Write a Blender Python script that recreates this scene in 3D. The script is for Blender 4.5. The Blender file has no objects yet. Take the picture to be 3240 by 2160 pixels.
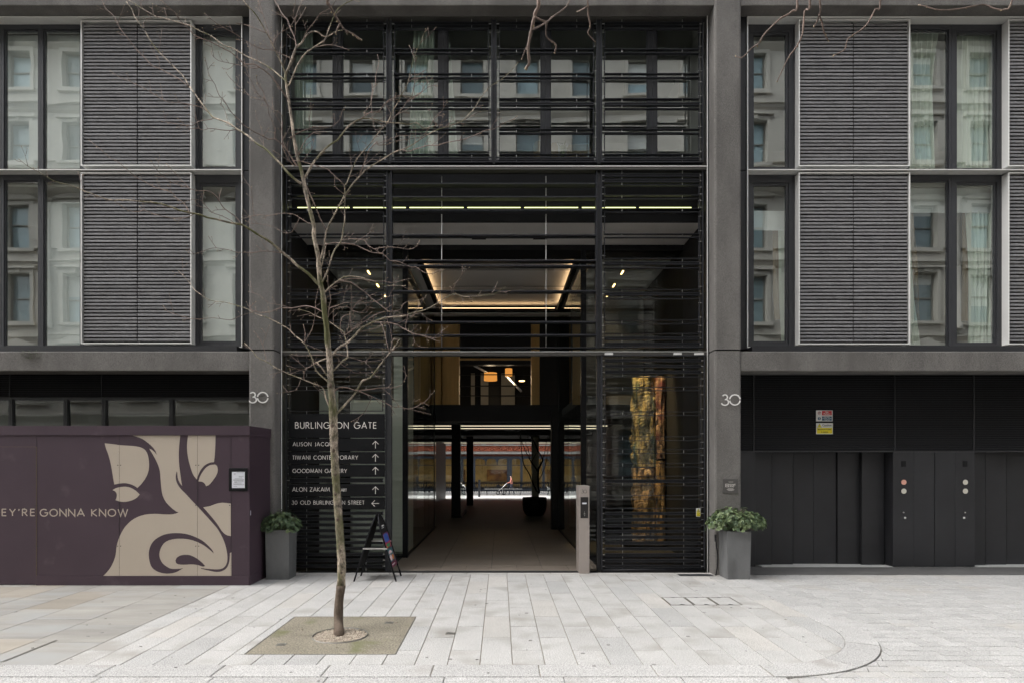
import bpy, bmesh, math, random
from mathutils import Vector, Matrix
from mathutils.geometry import tessellate_polygon

random.seed(7)
scene = bpy.context.scene
COL = scene.collection

# ------------------------------------------------------------------ camera
F, U0, V0, H = 1945.0, 1582.0, 1464.0, 1.85      # focal length in photo pixels, vanishing point, eye height
cam_data = bpy.data.cameras.new("camera")
cam = bpy.data.objects.new("camera", cam_data)
COL.objects.link(cam)
cam.location = (0, 0, H)
cam.rotation_euler = (math.radians(90), 0, 0)
cam_data.sensor_width = 36.0
cam_data.lens = F / 3240 * 36.0
cam_data.shift_x = (1620 - U0) / 3240
cam_data.shift_y = (V0 - 1080) / 3240
cam_data.clip_start = 0.05
cam_data.clip_end = 500
scene.camera = cam

# ------------------------------------------------------------------ sky and sun (bright overcast)
SUN_EL, SUN_ROT = math.radians(52), math.radians(280)
world = bpy.data.worlds.new("World")
scene.world = world
world.use_nodes = True
wn = world.node_tree
wn.nodes.clear()
w_out = wn.nodes.new('ShaderNodeOutputWorld')
w_bg = wn.nodes.new('ShaderNodeBackground')
w_hs = wn.nodes.new('ShaderNodeHueSaturation')
w_sky = wn.nodes.new('ShaderNodeTexSky')
w_sky.sky_type = 'NISHITA'
w_sky.sun_disc = False
w_sky.sun_elevation = SUN_EL
w_sky.sun_rotation = SUN_ROT
w_sky.dust_density = 4.0
w_hs.inputs['Saturation'].default_value = 0.22
wn.links.new(w_sky.outputs[0], w_hs.inputs['Color'])
wn.links.new(w_hs.outputs[0], w_bg.inputs['Color'])
wn.links.new(w_bg.outputs[0], w_out.inputs['Surface'])
w_bg.inputs['Strength'].default_value = 0.15

sun_data = bpy.data.lights.new("sun", 'SUN')
sun_data.energy = 1.0
sun_data.angle = math.radians(75)
sun_data.color = (1.0, 0.98, 0.95)
sun = bpy.data.objects.new("sun", sun_data)
COL.objects.link(sun)
sd = Vector((math.sin(SUN_ROT) * math.cos(SUN_EL), math.cos(SUN_ROT) * math.cos(SUN_EL), math.sin(SUN_EL)))
sun.rotation_euler = sd.to_track_quat('Z', 'Y').to_euler()
sun.location = (0, -5, 30)

scene.view_settings.view_transform = 'Standard'
scene.view_settings.look = 'None'
scene.view_settings.exposure = 1.62
scene.view_settings.gamma = 1.0
scene.view_settings.use_curve_mapping = False
scene.render.engine = 'CYCLES'
scene.cycles.max_bounces = 5
scene.cycles.use_adaptive_sampling = True
scene.cycles.adaptive_threshold = 0.03
scene.cycles.diffuse_bounces = 3
scene.cycles.glossy_bounces = 3
scene.cycles.transparent_max_bounces = 12
scene.cycles.caustics_reflective = False
scene.cycles.caustics_refractive = False
scene.cycles.use_denoising = True

# ------------------------------------------------------------------ helpers
def PX(u, Y): return (u - U0) * Y / F             # photo column on a plane Y metres away -> metres
def PZ(v, Y): return H - (v - V0) * Y / F

def smooth_path(pts, n=4):
    """Catmull-Rom through the points (any dimension)."""
    if len(pts) < 3: return [tuple(p) for p in pts]
    P = [Vector(p) for p in pts]
    P = [P[0] * 2 - P[1]] + P + [P[-1] * 2 - P[-2]]
    out = []
    for i in range(1, len(P) - 2):
        a, b, c, d = P[i - 1], P[i], P[i + 1], P[i + 2]
        for k in range(n):
            t = k / n
            out.append(tuple(0.5 * ((2 * b) + (c - a) * t + (2 * a - 5 * b + 4 * c - d) * t * t + (3 * b - a - 3 * c + d) * t ** 3)))
    out.append(tuple(P[-2]))
    return out

class MB:
    """collects shapes; build() links them as ONE mesh object"""
    def __init__(s): s.v = []; s.f = []; s.m = []; s.sm = []
    def add(s, vs, fs, mi=0, smooth=False):
        o = len(s.v)
        s.v += [tuple(v) for v in vs]
        for f in fs:
            s.f.append([o + i for i in f]); s.m.append(mi); s.sm.append(smooth)
        return s
    def box(s, x0, x1, y0, y1, z0, z1, mi=0):
        if x0 > x1: x0, x1 = x1, x0
        if y0 > y1: y0, y1 = y1, y0
        if z0 > z1: z0, z1 = z1, z0
        vs = [(x0,y0,z0),(x1,y0,z0),(x1,y1,z0),(x0,y1,z0),(x0,y0,z1),(x1,y0,z1),(x1,y1,z1),(x0,y1,z1)]
        return s.add(vs, [(0,3,2,1),(4,5,6,7),(0,1,5,4),(1,2,6,5),(2,3,7,6),(3,0,4,7)], mi)
    def cbox(s, x0, x1, y0, y1, z0, z1, c=0.006, mi=0):
        """box with chamfered edges"""
        vs = []; 
        for (zz, e) in ((z0, c), (z0 + c, 0), (z1 - c, 0), (z1, c)):
            a, b, p, q = x0 + e, x1 - e, y0 + e, y1 - e
            vs += [(a + c, p, zz), (b - c, p, zz), (b, p + c, zz), (b, q - c, zz), (b - c, q, zz), (a + c, q, zz), (a, q - c, zz), (a, p + c, zz)]
        fs = [tuple(range(7, -1, -1)), tuple(range(24, 32))]
        for r in range(3):
            for i in range(8):
                j = (i + 1) % 8
                fs.append((r * 8 + i, r * 8 + j, r * 8 + 8 + j, r * 8 + 8 + i))
        return s.add(vs, fs, mi)
    def prism(s, poly, z0, z1, axis='z', mi=0, cap=True):
        """extrude a 2D polygon; axis z: (x,y); axis y: (x,z) from y=z0 to z1; axis x: (y,z)"""
        n = len(poly)
        def P(p, h):
            return (p[0], p[1], h) if axis == 'z' else (p[0], h, p[1]) if axis == 'y' else (h, p[0], p[1])
        vs = [P(p, z0) for p in poly] + [P(p, z1) for p in poly]
        fs = [(i, (i + 1) % n, n + (i + 1) % n, n + i) for i in range(n)]
        if cap:
            tr = tessellate_polygon([[Vector((p[0], p[1], 0)) for p in poly]])
            fs += [tuple(t) for t in tr] + [tuple(n + i for i in t[::-1]) for t in tr]
        return s.add(vs, fs, mi)
    def tube(s, pts, rad, sides=6, mi=0, cap=True, smooth=True):
        P = [Vector(p) for p in pts]
        n = len(P)
        if n < 2: return s
        R = list(rad) if hasattr(rad, '__len__') else [rad] * n
        vs, fs = [], []
        up = None
        for i in range(n):
            t = (P[min(i + 1, n - 1)] - P[max(i - 1, 0)])
            if t.length < 1e-9: t = Vector((0, 0, 1))
            t.normalize()
            if up is None:
                up = Vector((0, 0, 1)) if abs(t.z) < 0.9 else Vector((1, 0, 0))
            a = t.cross(up)
            if a.length < 1e-6: a = t.cross(Vector((0, 1, 0)))
            a.normalize(); b = a.cross(t).normalized(); up = b
            for k in range(sides):
                an = 2 * math.pi * k / sides
                vs.append(P[i] + (a * math.cos(an) + b * math.sin(an)) * R[i])
        for i in range(n - 1):
            for k in range(sides):
                k2 = (k + 1) % sides
                fs.append((i * sides + k, i * sides + k2, (i + 1) * sides + k2, (i + 1) * sides + k))
        if cap:
            fs.append(tuple(range(sides - 1, -1, -1)))
            fs.append(tuple((n - 1) * sides + k for k in range(sides)))
        return s.add(vs, fs, mi, smooth)
    def lathe(s, prof, cx, cy, z=0, sides=24, mi=0, smooth=True):
        vs, fs = [], []
        for r, h in prof:
            for k in range(sides):
                an = 2 * math.pi * k / sides
                vs.append((cx + r * math.cos(an), cy + r * math.sin(an), z + h))
        for i in range(len(prof) - 1):
            for k in range(sides):
                k2 = (k + 1) % sides
                fs.append((i * sides + k, i * sides + k2, (i + 1) * sides + k2, (i + 1) * sides + k))
        return s.add(vs, fs, mi, smooth)
    def blob(s, c, r, mi=0):
        x, y, z = c
        rx, ry, rz = (r, r, r) if not hasattr(r, '__len__') else r
        vs = [(x+rx,y,z),(x-rx,y,z),(x,y+ry,z),(x,y-ry,z),(x,y,z+rz),(x,y,z-rz)]
        return s.add(vs, [(0,2,4),(2,1,4),(1,3,4),(3,0,4),(2,0,5),(1,2,5),(3,1,5),(0,3,5)], mi, True)
    def disc(s, c, r, depth, axis='y', sides=24, mi=0):
        poly = [(r * math.cos(2*math.pi*k/sides), r * math.sin(2*math.pi*k/sides)) for k in range(sides)]
        x, y, z = c
        if axis == 'y': return s.prism([(x+p, z+q) for p, q in poly], y, y + depth, 'y', mi)
        if axis == 'z': return s.prism([(x+p, y+q) for p, q in poly], z, z + depth, 'z', mi)
        return s.prism([(y+p, z+q) for p, q in poly], x, x + depth, 'x', mi)
    def mesh(s, name, mats, off=(0, 0, 0)):
        me = bpy.data.meshes.new(name)
        ox, oy, oz = off
        me.from_pydata([(x - ox, y - oy, z - oz) for x, y, z in s.v], [], s.f)
        for m in (mats if isinstance(mats, (list, tuple)) else [mats]): me.materials.append(m)
        me.polygons.foreach_set('material_index', s.m)
        me.polygons.foreach_set('use_smooth', s.sm)
        bm = bmesh.new(); bm.from_mesh(me)
        bmesh.ops.recalc_face_normals(bm, faces=bm.faces)
        bm.to_mesh(me); bm.free()
        me.update()
        return me
    def build(s, name, mats, parent=None, at=None):
        """at: world origin of the object; default bottom centre of its bounds (top-level) or the parent's origin"""
        if at is None:
            if parent is not None: at = world_at(parent)
            else:
                xs, ys, zs = zip(*s.v)
                at = ((min(xs)+max(xs))/2, (min(ys)+max(ys))/2, min(zs))
        o = bpy.data.objects.new(name, s.mesh(name, mats, at))
        COL.objects.link(o)
        put(o, at, parent)
        return o

MB.build_each = lambda s, name, mats, parent: [n.build(name, mats, parent) for n in _split(s)]
WORLD = {}
def _split(mb):
    # one MB per connected shape
    par = list(range(len(mb.v)))
    def find(a):
        while par[a] != a: par[a] = par[par[a]]; a = par[a]
        return a
    for f in mb.f:
        for i in f[1:]: par[find(f[0])] = find(i)
    groups = {}
    for k, f in enumerate(mb.f): groups.setdefault(find(f[0]), []).append(k)
    out = []
    for ks in groups.values():
        idx = {}; n = MB()
        for k in ks:
            g = []
            for i in mb.f[k]:
                if i not in idx: idx[i] = len(n.v); n.v.append(mb.v[i])
                g.append(idx[i])
            n.f.append(g); n.m.append(mb.m[k]); n.sm.append(mb.sm[k])
        out.append(n)
    return out
def world_at(o): return WORLD.get(o.name, (0, 0, 0))
def put(o, at, parent=None):
    WORLD[o.name] = tuple(at)
    if parent is not None:
        o.parent = parent
        p = world_at(parent)
        o.location = (at[0]-p[0], at[1]-p[1], at[2]-p[2])
    else: o.location = at
    return o
def inst(src, at, parent=None, name=None):
    """another object on the same mesh, origin at the world point"""
    o = bpy.data.objects.new(name or src.name.split('.')[0], src.data)
    COL.objects.link(o)
    return put(o, at, parent)
def tag(o, label=None, cat=None, group=None, kind=None):
    if label: o['label'] = label
    if cat: o['category'] = cat
    if group: o['group'] = group
    if kind: o['kind'] = kind
    return o
def thing(name, at, label, cat, group=None):
    o = bpy.data.objects.new(name, None)
    o.empty_display_size = 0.2
    COL.objects.link(o)
    put(o, at)
    return tag(o, label, cat, group)
def copy_tree(o, at):
    def rec(src, parent):
        c = src.copy(); COL.objects.link(c)
        if parent is not None:
            c.parent = parent
        for ch in src.children: rec(ch, c)
        return c
    c = rec(o, None)
    put(c, at)
    return c

# ------------------------------------------------------------------ materials
def mat(name, col, rough=0.6, metal=0.0, spec=0.5, var=None, speck=None, rand=0.0, bump=None, stain=None, emit=None, sheen=None, stretch=None):
    """procedural principled material
    var=(scale, amount) large tonal mottling; speck=(scale, amount) fine grain; rand = tone change per object;
    bump=(scale, strength); stain=(scale, colour, cover); stretch = texture scale vector"""
    m = bpy.data.materials.new(name); m.use_nodes = True
    nt = m.node_tree; N = nt.nodes; L = nt.links
    b = N['Principled BSDF']
    b.inputs['Roughness'].default_value = rough
    b.inputs['Metallic'].default_value = metal
    b.inputs['Specular IOR Level'].default_value = spec
    c4 = (*col, 1)
    b.inputs['Base Color'].default_value = c4
    if emit:
        b.inputs['Emission Color'].default_value = (*emit[0], 1)
        b.inputs['Emission Strength'].default_value = emit[1]
    if not (var or speck or rand or bump or stain): return m
    geo = N.new('ShaderNodeTexCoord')
    vec = geo.outputs['Object']
    oi = N.new('ShaderNodeObjectInfo')
    # shift the pattern per object, so copies do not repeat it
    mad = N.new('ShaderNodeVectorMath'); mad.operation = 'MULTIPLY_ADD'
    L.new(oi.outputs['Location'], mad.inputs[0]); mad.inputs[1].default_value = (1.37, 1.71, 1.13)
    L.new(vec, mad.inputs[2])
    vec = mad.outputs[0]
    if stretch:
        mp = N.new('ShaderNodeVectorMath'); mp.operation = 'MULTIPLY'
        L.new(vec, mp.inputs[0]); mp.inputs[1].default_value = stretch
        vec = mp.outputs[0]
    cur = None
    def mul(fac_socket, lo, hi):
        nonlocal cur
        mr = N.new('ShaderNodeMapRange')
        L.new(fac_socket, mr.inputs['Value'])
        mr.inputs['From Min'].default_value = 0.25; mr.inputs['From Max'].default_value = 0.75
        mr.inputs['To Min'].default_value = lo; mr.inputs['To Max'].default_value = hi
        vm = N.new('ShaderNodeVectorMath'); vm.operation = 'SCALE'
        if cur is None:
            vm.inputs[0].default_value = col
        else: L.new(cur, vm.inputs[0])
        L.new(mr.outputs[0], vm.inputs['Scale'])
        cur = vm.outputs[0]
    if var:
        n = N.new('ShaderNodeTexNoise'); n.inputs['Scale'].default_value = var[0]; n.inputs['Detail'].default_value = 6
        n.inputs['Roughness'].default_value = 0.6
        L.new(vec, n.inputs['Vector']); mul(n.outputs[0], 1 - var[1], 1 + var[1])
    if speck:
        n = N.new('ShaderNodeTexNoise'); n.inputs['Scale'].default_value = speck[0]; n.inputs['Detail'].default_value = 3
        n.inputs['Roughness'].default_value = 0.7
        L.new(vec, n.inputs['Vector']); mul(n.outputs[0], 1 - speck[1], 1 + speck[1])
    if rand:
        mrr = N.new('ShaderNodeMapRange'); L.new(oi.outputs['Random'], mrr.inputs['Value'])
        mrr.inputs['To Min'].default_value = 0.25; mrr.inputs['To Max'].default_value = 0.75
        mul(mrr.outputs[0], 1 - rand, 1 + rand)
    if stain:
        n = N.new('ShaderNodeTexNoise'); n.inputs['Scale'].default_value = stain[0]; n.inputs['Detail'].default_value = 5
        L.new(vec, n.inputs['Vector'])
        mr = N.new('ShaderNodeMapRange'); L.new(n.outputs[0], mr.inputs['Value'])
        mr.inputs['From Min'].default_value = 0.66 - stain[2] * 0.3; mr.inputs['From Max'].default_value = 0.78 - stain[2] * 0.2
        mx = N.new('ShaderNodeMix'); mx.data_type = 'RGBA'
        L.new(mr.outputs[0], mx.inputs['Factor'])
        if cur is None: mx.inputs['A'].default_value = c4
        else: L.new(cur, mx.inputs['A'])
        mx.inputs['B'].default_value = (*stain[1], 1)
        cur = mx.outputs['Result']
    if cur is not None: L.new(cur, b.inputs['Base Color'])
    if bump:
        n = N.new('ShaderNodeTexNoise'); n.inputs['Scale'].default_value = bump[0]; n.inputs['Detail'].default_value = 4
        L.new(vec, n.inputs['Vector'])
        bp = N.new('ShaderNodeBump'); bp.inputs['Strength'].default_value = bump[1]; bp.inputs['Distance'].default_value = 0.01
        L.new(n.outputs[0], bp.inputs['Height']); L.new(bp.outputs[0], b.inputs['Normal'])
    return m

def glass_mat(name, tint, ior, coat=0.1, wob=(0.7, 0.05), rough=0.0):
    m = bpy.data.materials.new(name); m.use_nodes = True
    nt = m.node_tree; N = nt.nodes; L = nt.links; N.clear()
    out = N.new('ShaderNodeOutputMaterial'); mix = N.new('ShaderNodeMixShader')
    tr = N.new('ShaderNodeBsdfTransparent'); tr.inputs[0].default_value = (*tint, 1)
    gl = N.new('ShaderNodeBsdfGlossy'); gl.inputs['Roughness'].default_value = rough
    gl.inputs['Color'].default_value = (0.93, 0.98, 0.96, 1)
    fr = N.new('ShaderNodeFresnel')
    # the node inverts the index on back faces; undo that, a pane is two-sided
    gm = N.new('ShaderNodeNewGeometry'); bf = N.new('ShaderNodeMath'); bf.operation = 'MULTIPLY_ADD'
    L.new(gm.outputs['Backfacing'], bf.inputs[0]); bf.inputs[1].default_value = 1/ior - ior; bf.inputs[2].default_value = ior
    L.new(bf.outputs[0], fr.inputs['IOR'])
    tc = N.new('ShaderNodeTexCoord'); n = N.new('ShaderNodeTexNoise'); n.inputs['Scale'].default_value = wob[0]; n.inputs['Detail'].default_value = 1
    sc = N.new('ShaderNodeVectorMath'); sc.operation = 'MULTIPLY'; sc.inputs[1].default_value = (0.5, 1, 2.0)
    ob = N.new('ShaderNodeObjectInfo'); va = N.new('ShaderNodeVectorMath'); va.operation = 'MULTIPLY_ADD'; va.inputs[1].default_value = (3.1, 1.7, 2.3)
    L.new(ob.outputs['Location'], va.inputs[0]); L.new(tc.outputs['Object'], va.inputs[2]); L.new(va.outputs[0], sc.inputs[0]); L.new(sc.outputs[0], n.inputs['Vector'])
    bp = N.new('ShaderNodeBump'); bp.inputs['Strength'].default_value = wob[1]; bp.inputs['Distance'].default_value = 0.05
    L.new(n.outputs[0], bp.inputs['Height']); L.new(bp.outputs[0], gl.inputs['Normal'])
    ad = N.new('ShaderNodeMath'); ad.operation = 'ADD'; ad.use_clamp = True; ad.inputs[1].default_value = coat
    L.new(fr.outputs[0], ad.inputs[0]); L.new(ad.outputs[0], mix.inputs[0]); L.new(tr.outputs[0], mix.inputs[1]); L.new(gl.outputs[0], mix.inputs[2])
    L.new(mix.outputs[0], out.inputs['Surface'])
    return m
def emit_mat(name, col, s):
    m = bpy.data.materials.new(name); m.use_nodes = True
    nt = m.node_tree; nt.nodes.clear()
    o = nt.nodes.new('ShaderNodeOutputMaterial'); e = nt.nodes.new('ShaderNodeEmission')
    e.inputs[0].default_value = (*col, 1); e.inputs[1].default_value = s
    nt.links.new(e.outputs[0], o.inputs[0])
    return m
def lin(r, g, b):
    return tuple((c/255/12.92 if c/255 <= 0.04045 else ((c/255+0.055)/1.055)**2.4) for c in (r, g, b))

M = {}
M['concrete'] = mat('dark_precast', (0.158, 0.149, 0.139), 0.85, var=(1.3, 0.30), speck=(110, 0.6), bump=(180, 0.25), stain=(0.9, (0.115, 0.108, 0.10), 0.4), spec=0.3, stretch=(1.6,1.6,0.55))
M['trim'] = mat('satin_aluminium', (0.68, 0.675, 0.65), 0.45, metal=0.1, var=(2.0, 0.05))
M['trim_edge'] = mat('aluminium_highlight', (0.90, 0.89, 0.86), 0.35, metal=0.2)  # lighter copy of trim: sky glint on plate edges put into the colour
M['bronze'] = mat('bronze_trim', (0.075, 0.071, 0.065), 0.4, metal=0.3, var=(3, 0.08))
M['frame'] = mat('window_frame_paint', (0.032, 0.033, 0.037), 0.45, var=(4, 0.1))
M['infill'] = mat('dark_infill', (0.016, 0.0165, 0.019), 0.5)
M['black'] = mat('black_steel', (0.0052, 0.0055, 0.0068), 0.45, spec=0.22, var=(5, 0.15))
M['screen'] = mat('screen_steel', (0.023, 0.024, 0.029), 0.42, spec=0.35)
M['black_matt'] = mat('black_matt', (0.008, 0.008, 0.009), 0.7, spec=0.3)
M['liftdoor'] = mat('black_coated_panel', (0.027, 0.027, 0.030), 0.5, var=(1.5, 0.2), speck=(400, 0.12), spec=0.4)
M['louvre_black'] = mat('black_louvre_paint', (0.034, 0.034, 0.037), 0.5)
M['steel'] = mat('bright_steel', (0.62, 0.61, 0.6), 0.3, metal=0.9)
M['slat'] = mat('weathered_timber', (0.235, 0.231, 0.234), 0.75, var=(9, 0.16), speck=(60, 0.4), rand=0.13, bump=(50, 0.35), stain=(5, (0.15, 0.145, 0.148), 0.1), stretch=(0.35, 1, 2.5), spec=0.3)
M['slat_dark'] = mat('shutter_backing', (0.018, 0.015, 0.014), 0.9)
M['granite'] = mat('pale_granite', (0.445, 0.436, 0.420), 0.75, var=(2.2, 0.10), speck=(95, 0.75), rand=0.035, bump=(160, 0.12), stain=(1.6, (0.34, 0.325, 0.30), 0.5), spec=0.25)
M['granite_warm'] = mat('warm_granite', (0.47, 0.452, 0.425), 0.75, var=(2.2, 0.10), speck=(95, 0.75), rand=0.08, bump=(160, 0.12), spec=0.25)
M['granite_grey'] = mat('grey_granite', (0.41, 0.404, 0.392), 0.75, var=(2.2, 0.10), speck=(95, 0.8), rand=0.08, bump=(160, 0.12), spec=0.25)
M['kerb'] = mat('kerb_granite', (0.425, 0.417, 0.405), 0.75, var=(2.5, 0.08), speck=(90, 0.8), rand=0.06, bump=(160, 0.15), spec=0.25, stain=(1.3, (0.33, 0.31, 0.29), 0.3))
M['york'] = mat('york_stone', (0.315, 0.302, 0.276), 0.7, var=(1.6, 0.22), speck=(60, 0.06), rand=0.09, bump=(30, 0.12), stain=(1.2, (0.33, 0.33, 0.32), 0.5), stretch=(0.5, 1.6, 1), spec=0.3)
M['york_buff'] = mat('york_stone_buff', (0.32, 0.29, 0.245), 0.7, var=(1.6, 0.13), speck=(60, 0.06), rand=0.08, bump=(30, 0.12), stain=(1.2, (0.35, 0.33, 0.31), 0.4), stretch=(0.5, 1.6, 1), spec=0.3)
M['sett'] = mat('granite_sett', (0.425, 0.418, 0.406), 0.75, var=(3, 0.07), speck=(90, 0.6), rand=0.07, bump=(120, 0.2), stain=(0.8, (0.42, 0.40, 0.37), 0.3), spec=0.25)
M['mortar'] = mat('joint_mortar', (0.27, 0.238, 0.19), 0.95, var=(3, 0.25), speck=(80, 0.3))
M['asphalt'] = mat('asphalt', (0.06, 0.06, 0.058), 0.9, speck=(150, 0.3), bump=(150, 0.3))
M['darkstone'] = mat('dark_threshold_stone', (0.115, 0.112, 0.108), 0.7, var=(2, 0.2), speck=(200, 0.2))
M['passage'] = mat('passage_stone', (0.225, 0.19, 0.155), 0.45, var=(1.5, 0.12), speck=(150, 0.15), rand=0.07, spec=0.35)
M['passage_far'] = mat('passage_stone_dimmed', (0.175, 0.16, 0.145), 0.45, var=(1.2, 0.15), speck=(60, 0.3), spec=0.35)  # passage stone greyed and darkened to stand for light falling off inside
M['resin'] = mat('resin_bound_gravel', (0.25, 0.225, 0.175), 0.95, var=(2.5, 0.2), speck=(55, 0.7), bump=(110, 0.9), stain=(2.2, (0.155, 0.16, 0.075), 0.35), spec=0.2)
M['pebble'] = mat('pale_pebble', (0.47, 0.40, 0.32), 0.8, var=(24, 0.7))
M['edging'] = mat('steel_edging', (0.20, 0.19, 0.165), 0.6, metal=0.3, var=(6, 0.3))
M['plum'] = mat('plum_paint', (0.060, 0.0385, 0.051), 0.5, var=(1.2, 0.10), speck=(300, 0.08), spec=0.35, stain=(2.5, (0.095, 0.068, 0.08), 0.1))
M['beige'] = mat('beige_print', (0.48, 0.412, 0.338), 0.55, var=(2, 0.03), speck=(300, 0.05), spec=0.3)
M['seam'] = mat('raw_edge', (0.16, 0.115, 0.06), 0.8)
M['screw'] = mat('screw_head', (0.02, 0.018, 0.02), 0.5)
M['paper'] = mat('paper', (0.68, 0.69, 0.74), 0.6)
M['ink'] = mat('ink', (0.03, 0.03, 0.035), 0.6)
M['white'] = mat('white_letter', (0.78, 0.76, 0.73), 0.5)
M['letter'] = mat('warm_white_letter', (0.84, 0.79, 0.74), 0.5)
M['planter'] = mat('grey_planter', (0.150, 0.152, 0.152), 0.7, var=(2.5, 0.22), speck=(120, 0.12), stain=(2.0, (0.10, 0.10, 0.10), 0.4), stretch=(1.5, 1.5, 0.6))
M['soil'] = mat('soil', (0.02, 0.014, 0.01), 0.95, bump=(60, 1))
M['bark'] = mat('pale_bark', (0.31, 0.255, 0.20), 0.85, var=(15, 1.3), speck=(60, 0.6), bump=(45, 0.6), stain=(5, (0.10, 0.10, 0.038), 0.75), stretch=(1, 1, 0.55))
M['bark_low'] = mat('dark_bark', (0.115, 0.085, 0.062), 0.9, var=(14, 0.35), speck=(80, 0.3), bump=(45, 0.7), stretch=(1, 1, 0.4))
M['twig'] = mat('twig_bark', (0.205, 0.15, 0.125), 0.8, var=(12, 0.7), speck=(90, 0.2))
M['bud'] = mat('bud', (0.40, 0.31, 0.19), 0.7)
M['glass'] = glass_mat('window_glass', (0.91, 0.95, 0.93), 1.5, 0.21)
M['glass_dark'] = glass_mat('screen_glass', (0.80, 0.86, 0.83), 1.5, 0.22)
M['glass_shop'] = glass_mat('shopfront_glass', (0.75, 0.79, 0.77), 1.5, 0.04)
M['glass_lobby'] = glass_mat('lobby_glass', (0.86, 0.90, 0.87), 1.5, 0.015)
M['glass_far'] = mat('far_window_glass', (0.24, 0.34, 0.38), 0.08, spec=0.8, rand=0.7)
M['blind'] = mat('pale_blind', (0.84, 0.865, 0.845), 0.8, var=(6, 0.04))
M['curtain'] = mat('pale_green_curtain', (0.76, 0.83, 0.72), 0.85, var=(3, 0.06))
M['curtain_tan'] = mat('tan_curtain_lining', (0.36, 0.27, 0.17), 0.85)
M['room_wall'] = mat('room_wall', (0.48, 0.47, 0.44), 0.8)
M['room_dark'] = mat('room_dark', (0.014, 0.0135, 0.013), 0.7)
M['ceiling'] = mat('grey_ceiling', (0.80, 0.775, 0.745), 0.8, var=(1.5, 0.04))
M['ochre'] = mat('ochre_timber', (0.60, 0.38, 0.13), 0.6, var=(5, 0.2), stretch=(1, 1, 0.1))
M['lobby_wall'] = mat('lobby_pale_wall', (0.72, 0.735, 0.65), 0.7)
M['dull_grey'] = mat('dull_grey_board', (0.13, 0.13, 0.12), 0.7)
M['led'] = emit_mat('green_yellow_led', (0.92, 1.0, 0.40), 0.8)
M['warm'] = emit_mat('warm_lamp', (1.0, 0.62, 0.22), 3.0)
M['cove'] = emit_mat('warm_cove', (1.0, 0.66, 0.34), 1.5)
M['shade'] = emit_mat('orange_lampshade', (0.90, 0.36, 0.07), 0.26)
M['strip'] = emit_mat('warm_white_strip', (1.0, 0.86, 0.6), 0.55)
M['portland'] = mat('portland_stone', (0.60, 0.57, 0.52), 0.85, var=(0.8, 0.12), speck=(30, 0.06), stain=(0.5, (0.33, 0.31, 0.28), 0.3))
M['terracotta'] = mat('red_terracotta', (0.24, 0.06, 0.026), 0.75, var=(2.5, 0.5), bump=(20, 0.5))
M['brickred'] = mat('red_brick', (0.17, 0.045, 0.022), 0.85, var=(3, 0.15))
M['cream'] = mat('cream_stone', (0.24, 0.23, 0.21), 0.8, var=(2,0.15))
M['shopframe'] = mat('dark_blue_paint', (0.025, 0.032, 0.042), 0.4)
M['gallery'] = mat('warm_gallery_wall', (0.40, 0.29, 0.14), 0.8, var=(0.8, 0.3))
M['painting'] = mat('brown_canvas', (0.13, 0.055, 0.035), 0.7, var=(1.4, 0.5), stain=(1.2, (0.3, 0.16, 0.05), 0.5))
M['post'] = mat('stainless_pedestal', (0.36, 0.315, 0.285), 0.45, metal=0.25, var=(3, 0.05), stretch=(1, 1, 0.2))
M['post_panel'] = mat('entry_panel', (0.018, 0.016, 0.016), 0.3)
M['leaf'] = mat('leaf_green', (0.075, 0.118, 0.055), 0.42, var=(25, 0.45), spec=0.5)
M['leaf_light'] = mat('leaf_young', (0.15, 0.20, 0.085), 0.42, var=(25, 0.35), spec=0.5)
M['red'] = mat('sign_red', (0.52, 0.025, 0.03), 0.4)
M['blue'] = mat('sign_blue', (0.02, 0.075, 0.14), 0.4)
M['yellow'] = mat('sign_yellow', (0.72, 0.60, 0.01), 0.4)
M['sign_white'] = mat('sign_white', (0.62, 0.62, 0.60), 0.4)
M['lens_white'] = mat('frosted_lens', (0.72, 0.69, 0.60), 0.25)
M['lens_red'] = mat('red_lens', (0.80, 0.42, 0.32), 0.25)
M['plaque'] = mat('plaque_metal', (0.088, 0.083, 0.078), 0.5, metal=0.2, var=(8, 0.1))
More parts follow.
